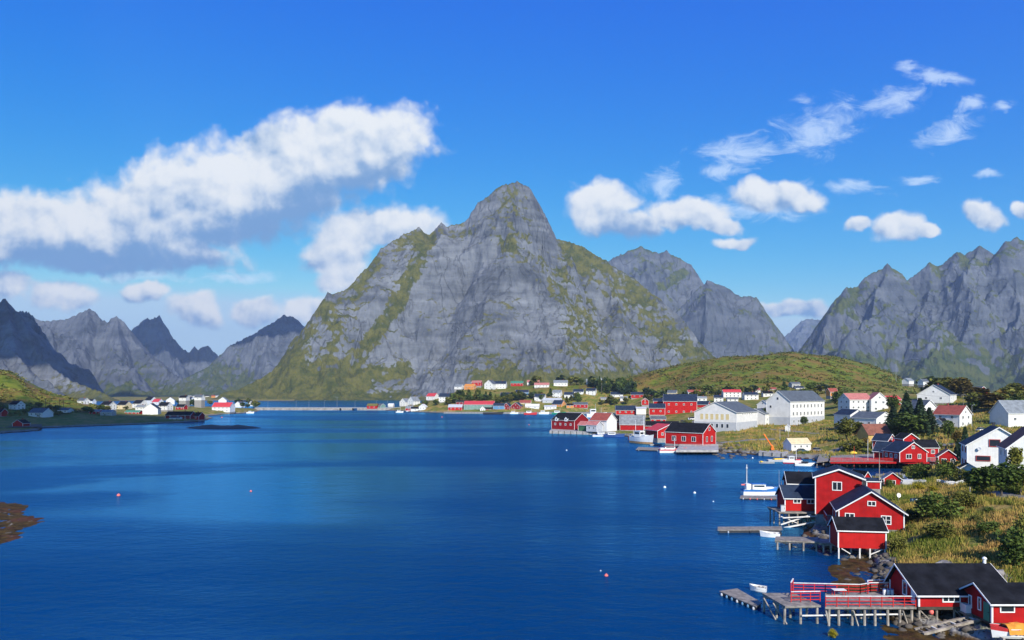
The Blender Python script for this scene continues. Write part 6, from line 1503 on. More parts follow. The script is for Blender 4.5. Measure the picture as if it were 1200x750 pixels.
# ---------------------------------------------------------------- far town below the mountain (label, column, foot row, L, W, wall, roof rise, turn, wall paint, roof paint, distance, windows front)
TOWN = [
 ('white house, left one of a pair at the causeway end', 475, 476, 10, 9, 5, 4, 60, WHT, LSLATE, None, 2), ('white house, right one of a pair at the causeway end', 485, 475, 10, 10, 5, 5, 50, WHT, LSLATE, None, 2),
 ('white house with scarlet roof by the causeway end', 507, 469, 12, 9, 4.5, 3.5, -30, WHT, REDROOF, 930, 2), ('long white house with dark roof above the western boathouses', 522, 471, 14, 9, 6, 4, -5, WHT, BLUROOF, 915, 4),
 ('white boathouse gable at the western shore edge', 496, 481, 8, 8, 4, 3, 80, WHT, WHT, 880, 1), ('small red boathouse left of white shore gable', 480, 481.5, 8, 6, 3, 2.5, -10, RED2, LSLATE, 880, 1), ('low white shed at the western shore', 487, 482, 10, 6, 3, 2, 0, WHT, BLK, 875, 1),
 ('red boathouse with pale silver roof at the shore', 534, 481, 16, 10, 4, 3, -4, RED2, PLGRY, 870, 3), ('long sage green warehouse with red roof at the shore', 562, 481, 35, 16, 7, 4, -3, GRN, REDROOF, 872, 8), ('dark red shop front behind the pale silver roof', 539, 475, 8, 6, 4, 2, -5, DRED, BLK, 890, 1),
 ('dark blue shed right of the sage green warehouse', 585, 480, 13, 10, 4, 3, -5, BLU, BLUROOF, 878, 1), ('low red and white boathouse before sage green warehouse', 572, 482, 13, 7, 2.5, 2, -6, RED2, BLK, 866, 2), ('white gable boathouse beside low red boathouse', 566, 482, 6, 6, 3, 3, 85, WHT, SLATE, 866, 0),
 ('red boathouse with white gable lines, left twin', 595, 480.5, 9, 8, 4, 4, 70, DRED, BLUROOF, 868, 1), ('red boathouse with white gable lines, right twin', 606, 480.5, 11, 11, 4, 4, 70, DRED, BLUROOF, 868, 1),
 ('small white house alone on the slope left of tan house', 538, 456, 9, 7, 3, 2.5, -20, WHT, LSLATE, 975, 1), ('tan orange house with orange roof on the slope', 551, 456.5, 12, 9, 3.5, 3, -20, ORG, ORG, 970, 2), ('pinkish red house behind tan orange house', 559, 452, 11, 8, 4, 2, -10, RED2, PINK, 990, 2),
 ('large white villa with two gables on the slope', 575, 456.5, 11, 11, 6.5, 4.5, 65, WHT, SLATE, 960, 2), ('white villa wing with dark roof beside two gabled villa', 586, 456, 15, 10, 6, 3.2, -8, WHT, BLUROOF, 965, 4),
 ('red and white house with green roof among the trees', 606, 452.5, 14, 8, 3.5, 2.5, -6, RED2, GRNROOF, 985, 3), ('white terrace with faded red roof on the slope, upper', 625, 451, 14, 8, 3, 2.5, -6, WHT, PINK, 985, 3), ('white terrace with faded red roof on the slope, lower', 635, 454, 17, 8, 3, 2.5, -6, WHT, PINK, 960, 4),
 ('wide white house with grey roof, slope top', 657, 452.5, 16, 10, 4, 3, -4, WHT, LSLATE, 975, 4), ('bright blue house with blue black roof among trees', 612, 463, 15, 8, 3.5, 2.5, -6, BLU, BLUROOF, 925, 3), ('white house with dark roof left of bright blue house', 594, 468, 14, 9, 5, 3, -14, WHT, BLUROOF, 910, 3),
 ('white house left of two dark roofed ones mid slope', 653, 466, 10, 8, 6, 3, -20, WHT, LSLATE, 910, 2), ('white house with dark roof mid slope, lower of two', 667, 466.5, 11, 8, 4, 3, -10, WHT, BLUROOF, 905, 2), ('white house with dark roof mid slope, upper of two', 678, 464, 12, 8, 5, 3, -14, WHT, BLUROOF, 912, 2),
 ('white house with dark roof below the white hotel', 693, 463, 11, 9, 5, 3, -18, WHT, BLUROOF, 915, 2), ('dark roofed pale house by the green wood edge', 723, 466, 14, 9, 3, 3, -10, WHT, BLUROOF, 880, 2), ('tiny white cottage under the dark roofed pale house', 731, 470.5, 8, 6, 3, 2, -10, WHT, LSLATE, 850, 1),
 ('pink house with dark roof at the tan bank', 747, 467, 14, 9, 4, 3, -15, RED2, BLUROOF, 820, 2), ('white house with black gable among sheds mid town', 633, 470, 12, 8, 5, 3.5, -16, WHT, BLUROOF, 895, 2), ('orange harbour house with blue roof at far quay', 655, 478.5, 13, 10, 5, 4.5, -35, ORG, BLUROOF, 872, 2),
 ('small orange shed right of orange harbour house', 668, 478.5, 8, 7, 3, 2, -5, ORG, BLK, 870, 1), ('long dark red shed with blue grey roof at far quay', 680, 478.5, 17, 9, 4, 2.5, -4, RED, SLATE, 870, 3), ('silver roofed long shed behind the far quay', 647, 472, 22, 10, 3, 2.5, -4, PLGRY, PLGRY, 890, 3),
 ('white low fish hall at far quay', 645, 480, 14, 7, 3.5, 1.5, -4, WHT, PLGRY, 868, 3), ('white roofed shed left of white low fish hall', 624, 479, 16, 8, 3, 2.5, -10, WHT, WHT, 868, 2), ('pale red roofed shed behind far quay boats', 616, 475, 13, 8, 3, 3, -14, CRM, TILE, 882, 1),
 ('low white cottage on the road near tan bank', 708, 469.5, 8, 6, 2.5, 1.5, -5, WHT, LSLATE, 880, 1), ('grey roofed small red shed on the tan bank', 765, 464.5, 7, 5, 3, 1.5, -5, RED2, SLATE, 740, 1), ('cream house with slate roof behind big red warehouse', 788, 464.5, 10, 8, 4, 3, -25, CRM, SLATE, 690, 2),
 ('white house with faded red roof right behind big red warehouse', 813, 464.5, 14, 8, 5, 2.5, -4, WHT, TILE, 680, 3), ('white house with bright red roof, middle of the hill foot', 857, 465.5, 20, 10, 6, 3, -4, WHT, REDROOF, 640, 4), ('white dark roofed house left below bright red roof', 842, 471, 10, 9, 5, 3, -14, WHT, BLUROOF, 610, 2),
 ('low white cottage under the bright red roof', 858, 470.5, 12, 7, 3, 1.8, -6, WHT, SLATE, 615, 2), ('white house with faded red roof higher on hill foot', 882, 460.5, 15, 9, 3.5, 2.5, -4, WHT, TILE, 680, 3), ('pale pink house with dark roof left of the schoolhouse', 879, 469, 16, 10, 6, 3, 0, PLAST, BLUROOF, 600, 3),
 ('white house with black roof left of schoolhouse ridge', 899, 465, 11, 8, 4, 2.5, -4, WHT, BLK, 620, 2), ('red roofed house peeping behind schoolhouse gable', 903, 459, 11, 7, 3, 2, 0, PLAST, TILE, 690, 1), ('grey blue house on the hill foot above schoolhouse', 931, 454.5, 10, 8, 4.5, 2, 5, GRY, SLATE, 720, 2),
 ('white house with dark roof behind schoolhouse roof', 936, 457, 10, 7, 2.5, 2, 5, WHT, BLUROOF, 690, 1), ('white house with dark blue roof right of schoolhouse', 963, 458, 14, 8, 3.5, 2.5, 6, WHT, BLUROOF, 690, 3), ('small white house left of annexe by big red warehouse', 822, 470.5, 11, 7, 4, 2, -6, WHT, LSLATE, 610, 2),
]
for (lab, px, py, L, W, hw, hr, rz, wl, rf, Y, nf) in TOWN:
    rows = 2 if hw >= 5 else 1
    if Y is not None:
        x, _, z = at(px, py, Y)
        if on_ground(px, py)[1] < 1700 and (abs(z - ground_z(x, Y)) > 2.0 or on_ground(px, py)[1] < Y - 25): Y = None
    if Y is None: H(lab, px, py, L, W, hw, hr, rz, wl, rf, wf=(nf, rows) if nf else None, wl=(2, rows), chim=1, found=4)
    else:
        x, _, z = at(px, py, Y); zg = ground_z(x, Y)
        H(lab, px, py, L, W, hw, hr, rz, wl, rf, Y=Y, wf=(nf, rows) if nf else None, wl=(2, rows) if abs(rz) > 12 else None, wr=(2, rows) if rz < -12 else None, chim=1 if hw > 3.2 else 0, found=max(2.0, z - zg + 1.5))
# white hotel with turrets
h_ = H('white hotel with pointed turrets on top of the wooded slope', 697, 451.5, 20, 10, 4, 3.5, -4, WHT, LSLATE, Y=965, wf=(5, 1), chim=0, name='hotel', cat='hotel', found=5)
k = 965 / F
for u_, w_, hh in ((-4, 3.2, 7), (6, 3.0, 7.5)):
    q = MB(); q.box((u_ * k, -3 * k, hh * k / 2), (w_ * k, w_ * k, hh * k), WHT); q.lathe([(w_ * .8 * k, hh * k), (0, (hh + 3.2) * k)], LSLATE, 4, (u_ * k, -3 * k, 0)); q.build('turret', h_)
quay('stone quay along the far town shore', [gp(520, 484.6, 0)[:2], gp(694, 485.2, 0)[:2], gp(694, 483.5, 0)[:2], gp(522, 483.2, 0)[:2]], 1.6, STONE)
for lab, px, py, L, m, cab in (('white boat off causeway end, orange at its waterline', 468, 483.6, 8, HULLW, True), ('white boat with red wheelhouse near western boathouses', 480, 482.4, 7, HULLW, True), ('small white sailing boat off the western shore', 521, 482.8, 6, HULLW, False), ('white workboat at the far quay before twin boathouses', 602, 485, 9, HULLW, True),
                               ('red hulled fishing vessel at the far quay', 621, 486, 14, HULLR, True), ('white vessel with green hull at the far quay', 654, 485.6, 15, GREENP, True), ('white vessel moored right of the red hulled one', 637, 485.4, 11, HULLW, True), ('long dark barge before low red boathouse', 577, 485.4, 22, DARKM, False)):
    boat('fishing_boat', lab, px, py, L, 0, 0, D=2.0 if L > 9 else 1.4, mat=m, cabin=(-.1, .4, 2.6 if L > 9 else 2.0, HULLR if 'red wheel' in lab else HULLW, HULLW) if cab else None, mast=(.15, 6, TRIM) if cab or 'sailing' in lab else None, rigging=False)

# ---------------------------------------------------------------- causeway with bridge openings
def causeway():
    r = empty('causeway', (0, 0, 0)); tag(r, 'long low stone causeway road crossing the water to the western village', 'bridge')
    A, B = Vector((*cY(300, 1010), 0)), Vector((*cY(474, 1000), 0)); d = (B - A).normalized(); nrm = Vector((-d.y, d.x, 0)); L = (B - A).length
    gaps = [(0.57, 0.585), (0.655, 0.69)]
    b = MB(); prev = 0.0
    for g0, g1 in gaps + [(1.0, 1.0)]:
        s, e = A + d * (L * prev), A + d * (L * g0)
        for sgn, w0, w1 in ((1, 7, 5), ):
            P = [(-w0, -2), (w0, -2), (w1, 3.0), (-w1, 3.0)]
            for i in range(4):
                p, q_ = P[i], P[(i + 1) % 4]
                b.poly([s + nrm * p[0] + Vector((0, 0, p[1])), s + nrm * q_[0] + Vector((0, 0, q_[1])), e + nrm * q_[0] + Vector((0, 0, q_[1])), e + nrm * p[0] + Vector((0, 0, p[1]))], GRAVEL)
            for c in (s, e): b.poly([c + nrm * p[0] + Vector((0, 0, p[1])) for p in P], GRAVEL)
        prev = g1
    b.build('embankment', r)
    q = MB(); q.bar(A + Vector((0, 0, 3.25)), B + Vector((0, 0, 3.25)), 8.5, 0.45, QUAY); q.build('road_deck', r)
    q = MB()
    for s in (-1, 1):
        q.bar(A + nrm * s * 4.2 + Vector((0, 0, 4.1)), B + nrm * s * 4.2 + Vector((0, 0, 4.1)), .15, .3, STEEL)
        for i in range(60):
            p = A.lerp(B, i / 59) + nrm * s * 4.2; q.box((p.x, p.y, 3.8), (.15, .15, .7), STEEL)
    q.build('railing', r)
causeway()
for i, px in enumerate((314, 347, 362, 380, 395, 416, 441, 454)):
    pole('street_lamp', 'thin grey lamp post standing along the causeway road', px, 478, 8.5 if px != 395 else 12, .16, STEEL, 'street', cat='street lamp', group='lamp posts on the causeway', Y=1006, arm=1.6)
H('red turf roofed boathouse on the causeway', 437, 479, 12, 8, 3.5, 2.5, -6, RED2, paint('turf_roof', (.15, .13, .03), .95, .3, 1), Y=995, chim=0, wf=(2, 1), name='boathouse', cat='boathouse', trim=None)
H('small pale green gabled shed right of turf roofed boathouse', 446.5, 479, 7, 7, 3.5, 2.5, -40, GRN, SLATE, Y=998, chim=0, name='shed', cat='shed')
H('white shed between turf roofed boathouse and white pair', 458.5, 476.5, 6, 5, 2.2, 1.4, -6, WHT, WHT, Y=1010, chim=0, name='shed', cat='shed')

# ---------------------------------------------------------------- western village
WESTV = [
 ('white house with dark roof, gable left, west of cream house', 127, 480, 13, 10, 5.5, 4, -16, WHT, BLK, 730, 2), ('cream house with dark roof in the western village', 146, 479.5, 12, 10, 5, 4, -16, CRM, BLK, 740, 2), ('white house with black roof right of cream house', 164, 478, 12, 10, 5, 4, -20, WHT, BLK, 760, 2),
 ('low white extension before white black roofed house', 166, 481, 11, 7, 4, 2.5, -14, WHT, LSLATE, 740, 2), ('large pale blue gabled house at the shaded shore', 178, 486, 16, 16, 7, 6, 105, WHT, BLUROOF, 665, 2), ('tall white house with dark roof behind pale blue gabled house', 177, 474, 10, 9, 5, 4, -24, WHT, BLK, 820, 2),
 ('white house with bright red roof in mid village', 185, 474.5, 10, 8, 3.5, 3.5, -20, WHT, REDROOF, 810, 2), ('white house with black roof right of the large pale blue one', 194, 480.5, 13, 9, 5, 4, -18, WHT, BLK, 745, 2), ('white gabled house above black roofed white house', 200, 474, 8, 9, 5, 3.5, 110, WHT, LSLATE, 830, 1),
 ('white house, tallest of the cluster before far beach', 222, 474.5, 12, 9, 5.5, 4, -24, WHT, BLUROOF, 830, 2), ('white house left behind the tallest cluster house', 216, 469.5, 9, 7, 3.5, 2.5, -10, WHT, BLK, 900, 1), ('small white house right of the tallest cluster house', 234, 469, 9, 7, 3.5, 3, -10, WHT, SLATE, 900, 1),
 ('dark roofed red house before the tallest cluster house', 213, 480, 10, 8, 3, 3, -8, RED, BLK, 740, 2), ('big white house with scarlet roof by western quay', 262, 483, 22, 12, 6, 5, -6, WHT, REDROOF, 800, 4), ('white house above big scarlet roofed one', 262, 473, 10, 9, 4, 3.5, 100, WHT, LSLATE, 880, 1),
 ('white gable house near the eastern end of western village', 281, 477.5, 8, 8, 4, 3, 80, WHT, SLATE, 860, 1), ('last white house of western village at causeway', 297, 476, 8, 7, 3, 3, 70, WHT, BLK, 930, 1), ('blue shed behind white gable house by causeway', 288, 473.5, 9, 6, 2.5, 2, -10, BLU, BLUROOF, 920, 1),
 ('red boat shed with pale roof on shaded shore', 113, 485.5, 12, 8, 3.5, 2, -4, RED, LSLATE, 670, 2), ('grey blue shed right of red boat shed', 127, 487.5, 13, 9, 4, 2.5, -4, GRY, LSLATE, 650, 2), ('low red shed with green roof at the shore', 157, 486, 17, 8, 3, 2, -4, RED2, GRNROOF, 670, 3),
 ('dark warehouse with long roof on the shaded point', 212, 491.5, 30, 14, 5, 4, -3, DRED, BLK, 605, 3), ('dark red warehouse end on shaded point tip', 230, 492.5, 14, 12, 4.5, 4, -8, RED, BLK, 600, 2), ('pale low shed before dark warehouse on shaded point', 206, 493, 12, 6, 3, 1.5, -3, PLAST, SLATE, 595, 2),
 ('bluish white house in deep shade below western hill', 48, 491.5, 20, 14, 8, 5, -12, WHT, SLATE, 600, 3), ('pale house in shade higher on western hill foot', 20, 480, 13, 10, 6, 4, -20, PLAST, BLK, 640, 2), ('red house in shade at left picture edge', 0, 488, 12, 9, 5, 4, -10, RED, BLK, 590, 2),
 ('little red gabled boathouse over shaded shore pier', 25, 500, 12, 12, 4, 4, 90, RED, BLK, 545, 0), ('low pale house in shade right of bluish white house', 77, 484, 13, 9, 3, 2.5, -6, PLAST, SLATE, 650, 2), ('white house with two gables at foot of western hill', 98, 473.5, 10, 8, 4, 3, -20, WHT, SLATE, 760, 2), ('white shed right of two gabled hill foot house', 107, 473, 8, 6, 3, 2.5, -10, WHT, BLK, 780, 1),
]
for (lab, px, py, L, W, hw, hr, rz, wl, rf, Y, nf) in WESTV:
    rows = 2 if hw >= 5 else 1
    x, _, z = at(px, py, Y); zg = ground_z(x, Y)
    if on_ground(px, py)[1] < 1700 and (abs(z - zg) > 2.0 or on_ground(px, py)[1] < Y - 25): Y = None; zg = z
    H(lab, px, py, L, W, hw, hr, rz, wl, rf, Y=Y, wf=(nf, rows) if nf else None, wr=(2, rows) if rz < -12 else None, chim=1 if hw > 3.2 else 0, found=max(2.0, z - zg + 1.5))
deck_thing('pier', 'dark timber pier in shade under little red boathouse', [gp(0, 505, 0)[:2], gp(49, 504, 0)[:2], gp(49, 500.5, 0)[:2], gp(0, 501, 0)[:2]], 2.2, piles=(9, 2), mat=WOODD, pmat=WOODD)
boat('fishing_vessel', 'dark hulled vessel with white masts before big scarlet roofed house', 266, 484.8, 13, 0, 0, D=2.2, B=5, mat=DARKM, cabin=(-.15, .3, 3, HULLW, HULLW), mast=(.1, 9, TRIM), mast2=(-.3, 7, TRIM), rigging=False)
boat('motorboat', 'white motorboat at the western quay near causeway', 293, 484.5, 8, 0, 0, D=1.5, mat=HULLW, cabin=(0, .4, 1.6, HULLW, HULLW))
# far beach with its own hamlet
def far_shore():
    nx, ny = 120, 60; px = np.linspace(85, 345, nx); yy = np.linspace(2060, 3200, ny); PX, YY = np.meshgrid(px, yy); XX = (PX - CX) * YY / F
    Z = np.minimum((YY - 2110 - 60 * np.sin(PX / 30)) * 0.02, 9) * sstep(PX, 85, 115) + fbm(XX / 80, YY / 80, 4, 8) * 2.5
    idx = np.arange(nx * ny).reshape(ny, nx); f = np.stack([idx[:-1, :-1], idx[:-1, 1:], idx[1:, 1:], idx[1:, :-1]], -1).reshape(-1, 4)
    f = f[(Z.ravel()[f] > -1).any(axis=1)]
    o = link(bpy.data.objects.new('far_shore_terrain', np_mesh('far_shore_terrain', np.stack([XX, YY, Z], -1).reshape(-1, 3), f, ML, smooth=True))); tag(o, kind='structure')
far_shore()
FARH = [(222, WHT, LSLATE), (228, WHT, SLATE), (236, CRM, TILE), (243, WHT, BLK), (250, ORG, TILE), (255, WHT, LSLATE), (263, WHT, SLATE), (270, WHT, TILE), (277, WHT, LSLATE), (284, WHT, BLK), (291, WHT, SLATE), (213, BLU, SLATE)]
for i, (px, wl, rf) in enumerate(FARH):
    Y = 2500 + (i * 37) % 120
    k = Y / F
    kind = {WHT.name: 'white', CRM.name: 'cream', ORG.name: 'orange', BLU.name: 'blue'}[wl.name]; rn = {LSLATE.name: 'pale roof', SLATE.name: 'grey roof', TILE.name: 'red roof', BLK.name: 'black roof'}[rf.name]
    house('house', 'tiny %s house with %s in the hamlet on the far beach' % (kind, rn), ((px - CX) * k, Y, 7), -5 + (i * 31) % 25, 4.2 * k, 3 * k, 1.7 * k, 1.2 * k, wl, rf, found=6, trim=None, group='hamlet on the far beach', over=.3)

# ---------------------------------------------------------------- poles and masts
for lab, px, py, h, m, kind in (('timber utility pole left of the broad white hall ridge', 830, 478, 20, WOODP, 'cross'), ('thin lamp post on grass before the schoolhouse', 924, 512, 24, STEEL, 'street'), ('lamp post above the white harbour shed', 914, 516, 14, STEEL, 'street'), ('tall street lamp right of brownish red roofed house', 1139, 501, 26, STEEL, 'street'),
                                ('timber pole among trees right of white ridge house', 1129, 482, 20, WOODP, 'cross'), ('timber pole before the pink roofed house gables', 1064, 474, 16, WOODP, 'cross'), ('pole beside the ochre shed and deck', 1017, 527, 12, TRIM, None), ('steel mast on hill slope left of pink roofed house', 1050, 448, 24, STEEL, None),
                                ('lattice grey mast on moor hill crest, left end', 743, 436, 9, STEEL, None), ('small pole on the rise beyond pink roof, dark', 990, 468, 14, WOODD, 'cross'), ('timber pole behind the dark roofed pale house', 705, 462, 12, WOODP, 'cross'), ('utility pole in grassy garden below white houses', 1119, 605, 8, WOODP, None)):
    pole('utility_pole' if kind != 'street' else 'street_lamp', lab, px, py, h, .1 if py > 470 else .2, m, kind, cat='pole' if kind != 'street' else 'street lamp')
for px, py, lab in ((56, 463, 'left of two lattice pylons on western hill crest'), (72, 467, 'right of two lattice pylons on western hill crest')):
    x, y, z = at(px, py, 650); z = ground_z(x, y)
    r = empty('pylon', (x, y, z)); tag(r, lab, 'pylon')
    for sx in (-2, 2):
        q = MB(); q.tube((sx, 0, -1), (sx, 0, 11), .22, .18, WOODD, 6); q.build('leg', r)
    q = MB(); q.bar((-4, 0, 10), (4, 0, 10), .3, .3, WOODD); q.bar((-2, 0, 2), (2, 0, 9), .12, .12, WOODD); q.build('crossarm', r)
H('little white kiosk with pale gable on grass before schoolhouse', 923, 506, 5, 5, 6, 2, 60, WHT, WHT, chim=0, name='kiosk', cat='kiosk', trim=None)

for lab, pts in (('thin black power line strung above the town roofs beside the white hall', [(830, 459, 430), (905, 455, 430)]), ('sagging power line over trees right of white ridge house', [(1064, 459, 400), (1129, 463, 380), (1190, 462, 360)])):
    q = MB(); P = []
    for a, b in zip(pts[:-1], pts[1:]):
        A, B = Vector(at(*a)), Vector(at(*b))
        for i in range(9): t = i / 8; v = A.lerp(B, t); v.z -= 1.6 * 4 * t * (1 - t); P.append(v)
    for a, b in zip(P[:-1], P[1:]):
        if (b - a).length > .01: q.tube(a, b, .035, .035, DARKM, 4, False)
    tag(q.build('power_line'), lab, 'power line')
# ---------------------------------------------------------------- vegetation
def leaf_mat(name, a, b):
    m, gg, bs, out = base_mat(name)
    geo = gg.node('ShaderNodeNewGeometry'); oi = gg.node('ShaderNodeObjectInfo')
    n = gg.noise(geo.outputs['Position'], 0.9, 3.0, .6)
    t = gg.m('ADD', gg.m('MULTIPLY', n, .6), gg.m('ADD', gg.m('MULTIPLY', oi.outputs['Random'], .35), gg.m('MULTIPLY', geo.outputs['Random Per Island'], .35)))
    gg.put(bs.inputs['Base Color'], gg.mix(gg.ss(t, .25, .95), a, b))
    bs.inputs['Roughness'].default_value = .75; bs.inputs['Specular IOR Level'].default_value = .15
    return m
LEAF = leaf_mat('leaf_green', (.032, .056, .010), (.105, .145, .024)); LEAFO = leaf_mat('leaf_olive', (.06, .072, .012), (.17, .165, .028)); LEAFY = leaf_mat('leaf_autumn', (.07, .055, .010), (.17, .115, .022))
NEEDLE = leaf_mat('needle_green', (.014, .032, .016), (.048, .078, .034)); LEAFYEL = leaf_mat('flower_yellow', (.14, .13, .01), (.34, .28, .015))
BARK = paint('bark', (.09, .075, .06), .9, .3, 3.0); BIRCH = paint('birch_bark', (.38, .36, .33), .85, .3, 4.0)
def cards(cent, size, rs, up=.35, stretch=1.0):
    """randomly turned leaf clump cards around the given centres"""
    n = len(cent)
    d = rs.normal(size=(n, 3)); d[:, 2] = np.abs(d[:, 2]) + up; d /= np.linalg.norm(d, axis=1)[:, None]
    a = np.cross(d, rs.normal(size=(n, 3))); a /= np.linalg.norm(a, axis=1)[:, None] + 1e-9
    b = np.cross(d, a); s = size * (.6 + .8 * rs.rand(n))[:, None]
    P = np.stack([cent - a * s - b * s * .35 * stretch, cent + a * s * .15 - b * s * .8 * stretch, cent + a * s + b * s * .3 * stretch, cent - a * s * .2 + b * s * .75 * stretch], 1)
    return P.reshape(-1, 3)
def crown_pts(kind, n, rs):
    if kind == 'spruce':
        t = rs.rand(n) ** .75; z = .06 + .93 * t
        tier = (z * 14) % 1.0
        r = (1 - t) * .30 * (.55 + .45 * (1 - tier)) * np.sqrt(rs.uniform(.25, 1, n)) + .008
        a = rs.rand(n) * 6.283
        r = r * (1 + .3 * np.sin(a * 3 + 5 * t + rs.rand()))
        return np.stack([r * np.cos(a), r * np.sin(a), z - .12 * r], 1)
    c0, rad = {'round': ((0, 0, .60), (.40, .40, .38)), 'tall': ((0, 0, .58), (.22, .22, .40)), 'bush': ((0, 0, .42), (.55, .55, .55)), 'birch': ((0, 0, .6), (.26, .26, .40))}[kind]
    nc = {'round': 16, 'tall': 13, 'bush': 18, 'birch': 11}[kind]
    cc = rs.normal(size=(nc, 3)); cc /= np.linalg.norm(cc, axis=1)[:, None]; cc *= (rs.uniform(.3, 1, nc) ** .5 * .74)[:, None]
    cc = cc * np.array(rad) + np.array(c0); cr = rs.uniform(.30, .52, nc) * min(rad) * 1.1
    if kind == 'bush': cc[:, 2] = np.maximum(cc[:, 2], .12)
    k = rs.randint(nc, size=n); d = rs.normal(size=(n, 3)); d /= np.linalg.norm(d, axis=1)[:, None]
    p = cc[k] + d * (cr[k] * rs.uniform(.55, 1.08, n))[:, None]
    p[:, 2] = np.maximum(p[:, 2], .02)
    return p
PROTO = {}
def proto(kind, near, seed, leaf):
    key = (kind, near, seed, leaf.name)
    if key in PROTO: return PROTO[key]
    rs = np.random.RandomState(seed * 31 + 7)
    n = ({'spruce': 2600, 'birch': 900}.get(kind, 1900)) if near else ({'spruce': 260}.get(kind, 240))
    sz = ({'spruce': .032, 'birch': .035}.get(kind, .042)) if near else ({'spruce': .07}.get(kind, .10))
    V = cards(crown_pts(kind, n, rs), sz, rs, up=.5 if kind != 'spruce' else .15)
    crown = np_mesh('crown', V, np.arange(len(V)).reshape(-1, 4), leaf)
    b = MB(); bk = BIRCH if kind == 'birch' else BARK
    h = {'spruce': .95, 'bush': .35}.get(kind, .66)
    b.tube((0, 0, -.08), (.01, .01, h * .5), .028, .02, bk, 7, False); b.tube((.01, .01, h * .5), (0, .02, h), .02, .006, bk, 6)
    if kind != 'spruce':
        for i in range(6):
            a = rs.rand() * 6.28; z0 = h * rs.uniform(.35, .8); rr = .2 if kind in ('tall', 'birch') else .3
            b.tube((0, .01, z0), (rr * math.cos(a), rr * math.sin(a), z0 + rs.uniform(.1, .25)), .011, .003, bk, 5)
    trunk = b.mesh('trunk')
    if not near:      # far trees: crown and trunk in one small mesh
        both = MB(); both.v = list(b.v); both.f = list(b.f); both.mi = list(b.mi); both.mats = list(b.mats)
        n0 = len(both.v); li = both._m(leaf); both.v += [tuple(p) for p in V]
        for i in range(len(V) // 4): both.f.append(tuple(n0 + 4 * i + j for j in range(4))); both.mi.append(li)
        trunk = both.mesh('tree')
    PROTO[key] = (trunk, crown)
    return PROTO[key]
TN = [0]
def tree(kind, label, px, py, w, h, leaf=LEAF, group=None, near=True, cat=None, Y=None, pos=None):
    TN[0] += 1; i = TN[0]
    if pos is None:
        if Y is None: pos = on_ground(px, py)
        else: x, _, _ = at(px, py, Y); pos = (x, Y, ground_z(x, Y))
    k = pos[1] / F
    wn = {'spruce': .58, 'round': .86, 'tall': .5, 'bush': 1.25, 'birch': .6}[kind]
    s = (w * k / wn, w * k / wn, h * k)
    nm = {'spruce': 'spruce_tree', 'round': 'leafy_tree', 'tall': 'leafy_tree', 'bush': 'bush', 'birch': 'birch_tree'}[kind]
    tr, cr = proto(kind, near, i % 3, leaf)
    if near:
        r = empty(nm, pos, i * 2.4); r.scale = s
        for n_, me in (('trunk', tr), ('crown', cr)): link(bpy.data.objects.new(n_, me), r)
    else:
        r = link(bpy.data.objects.new(nm, tr)); r.location = pos; r.rotation_euler = (0, 0, i * 2.4); r.scale = s
    tag(r, label, cat or ('bush' if kind == 'bush' else 'tree'), group)
    return r
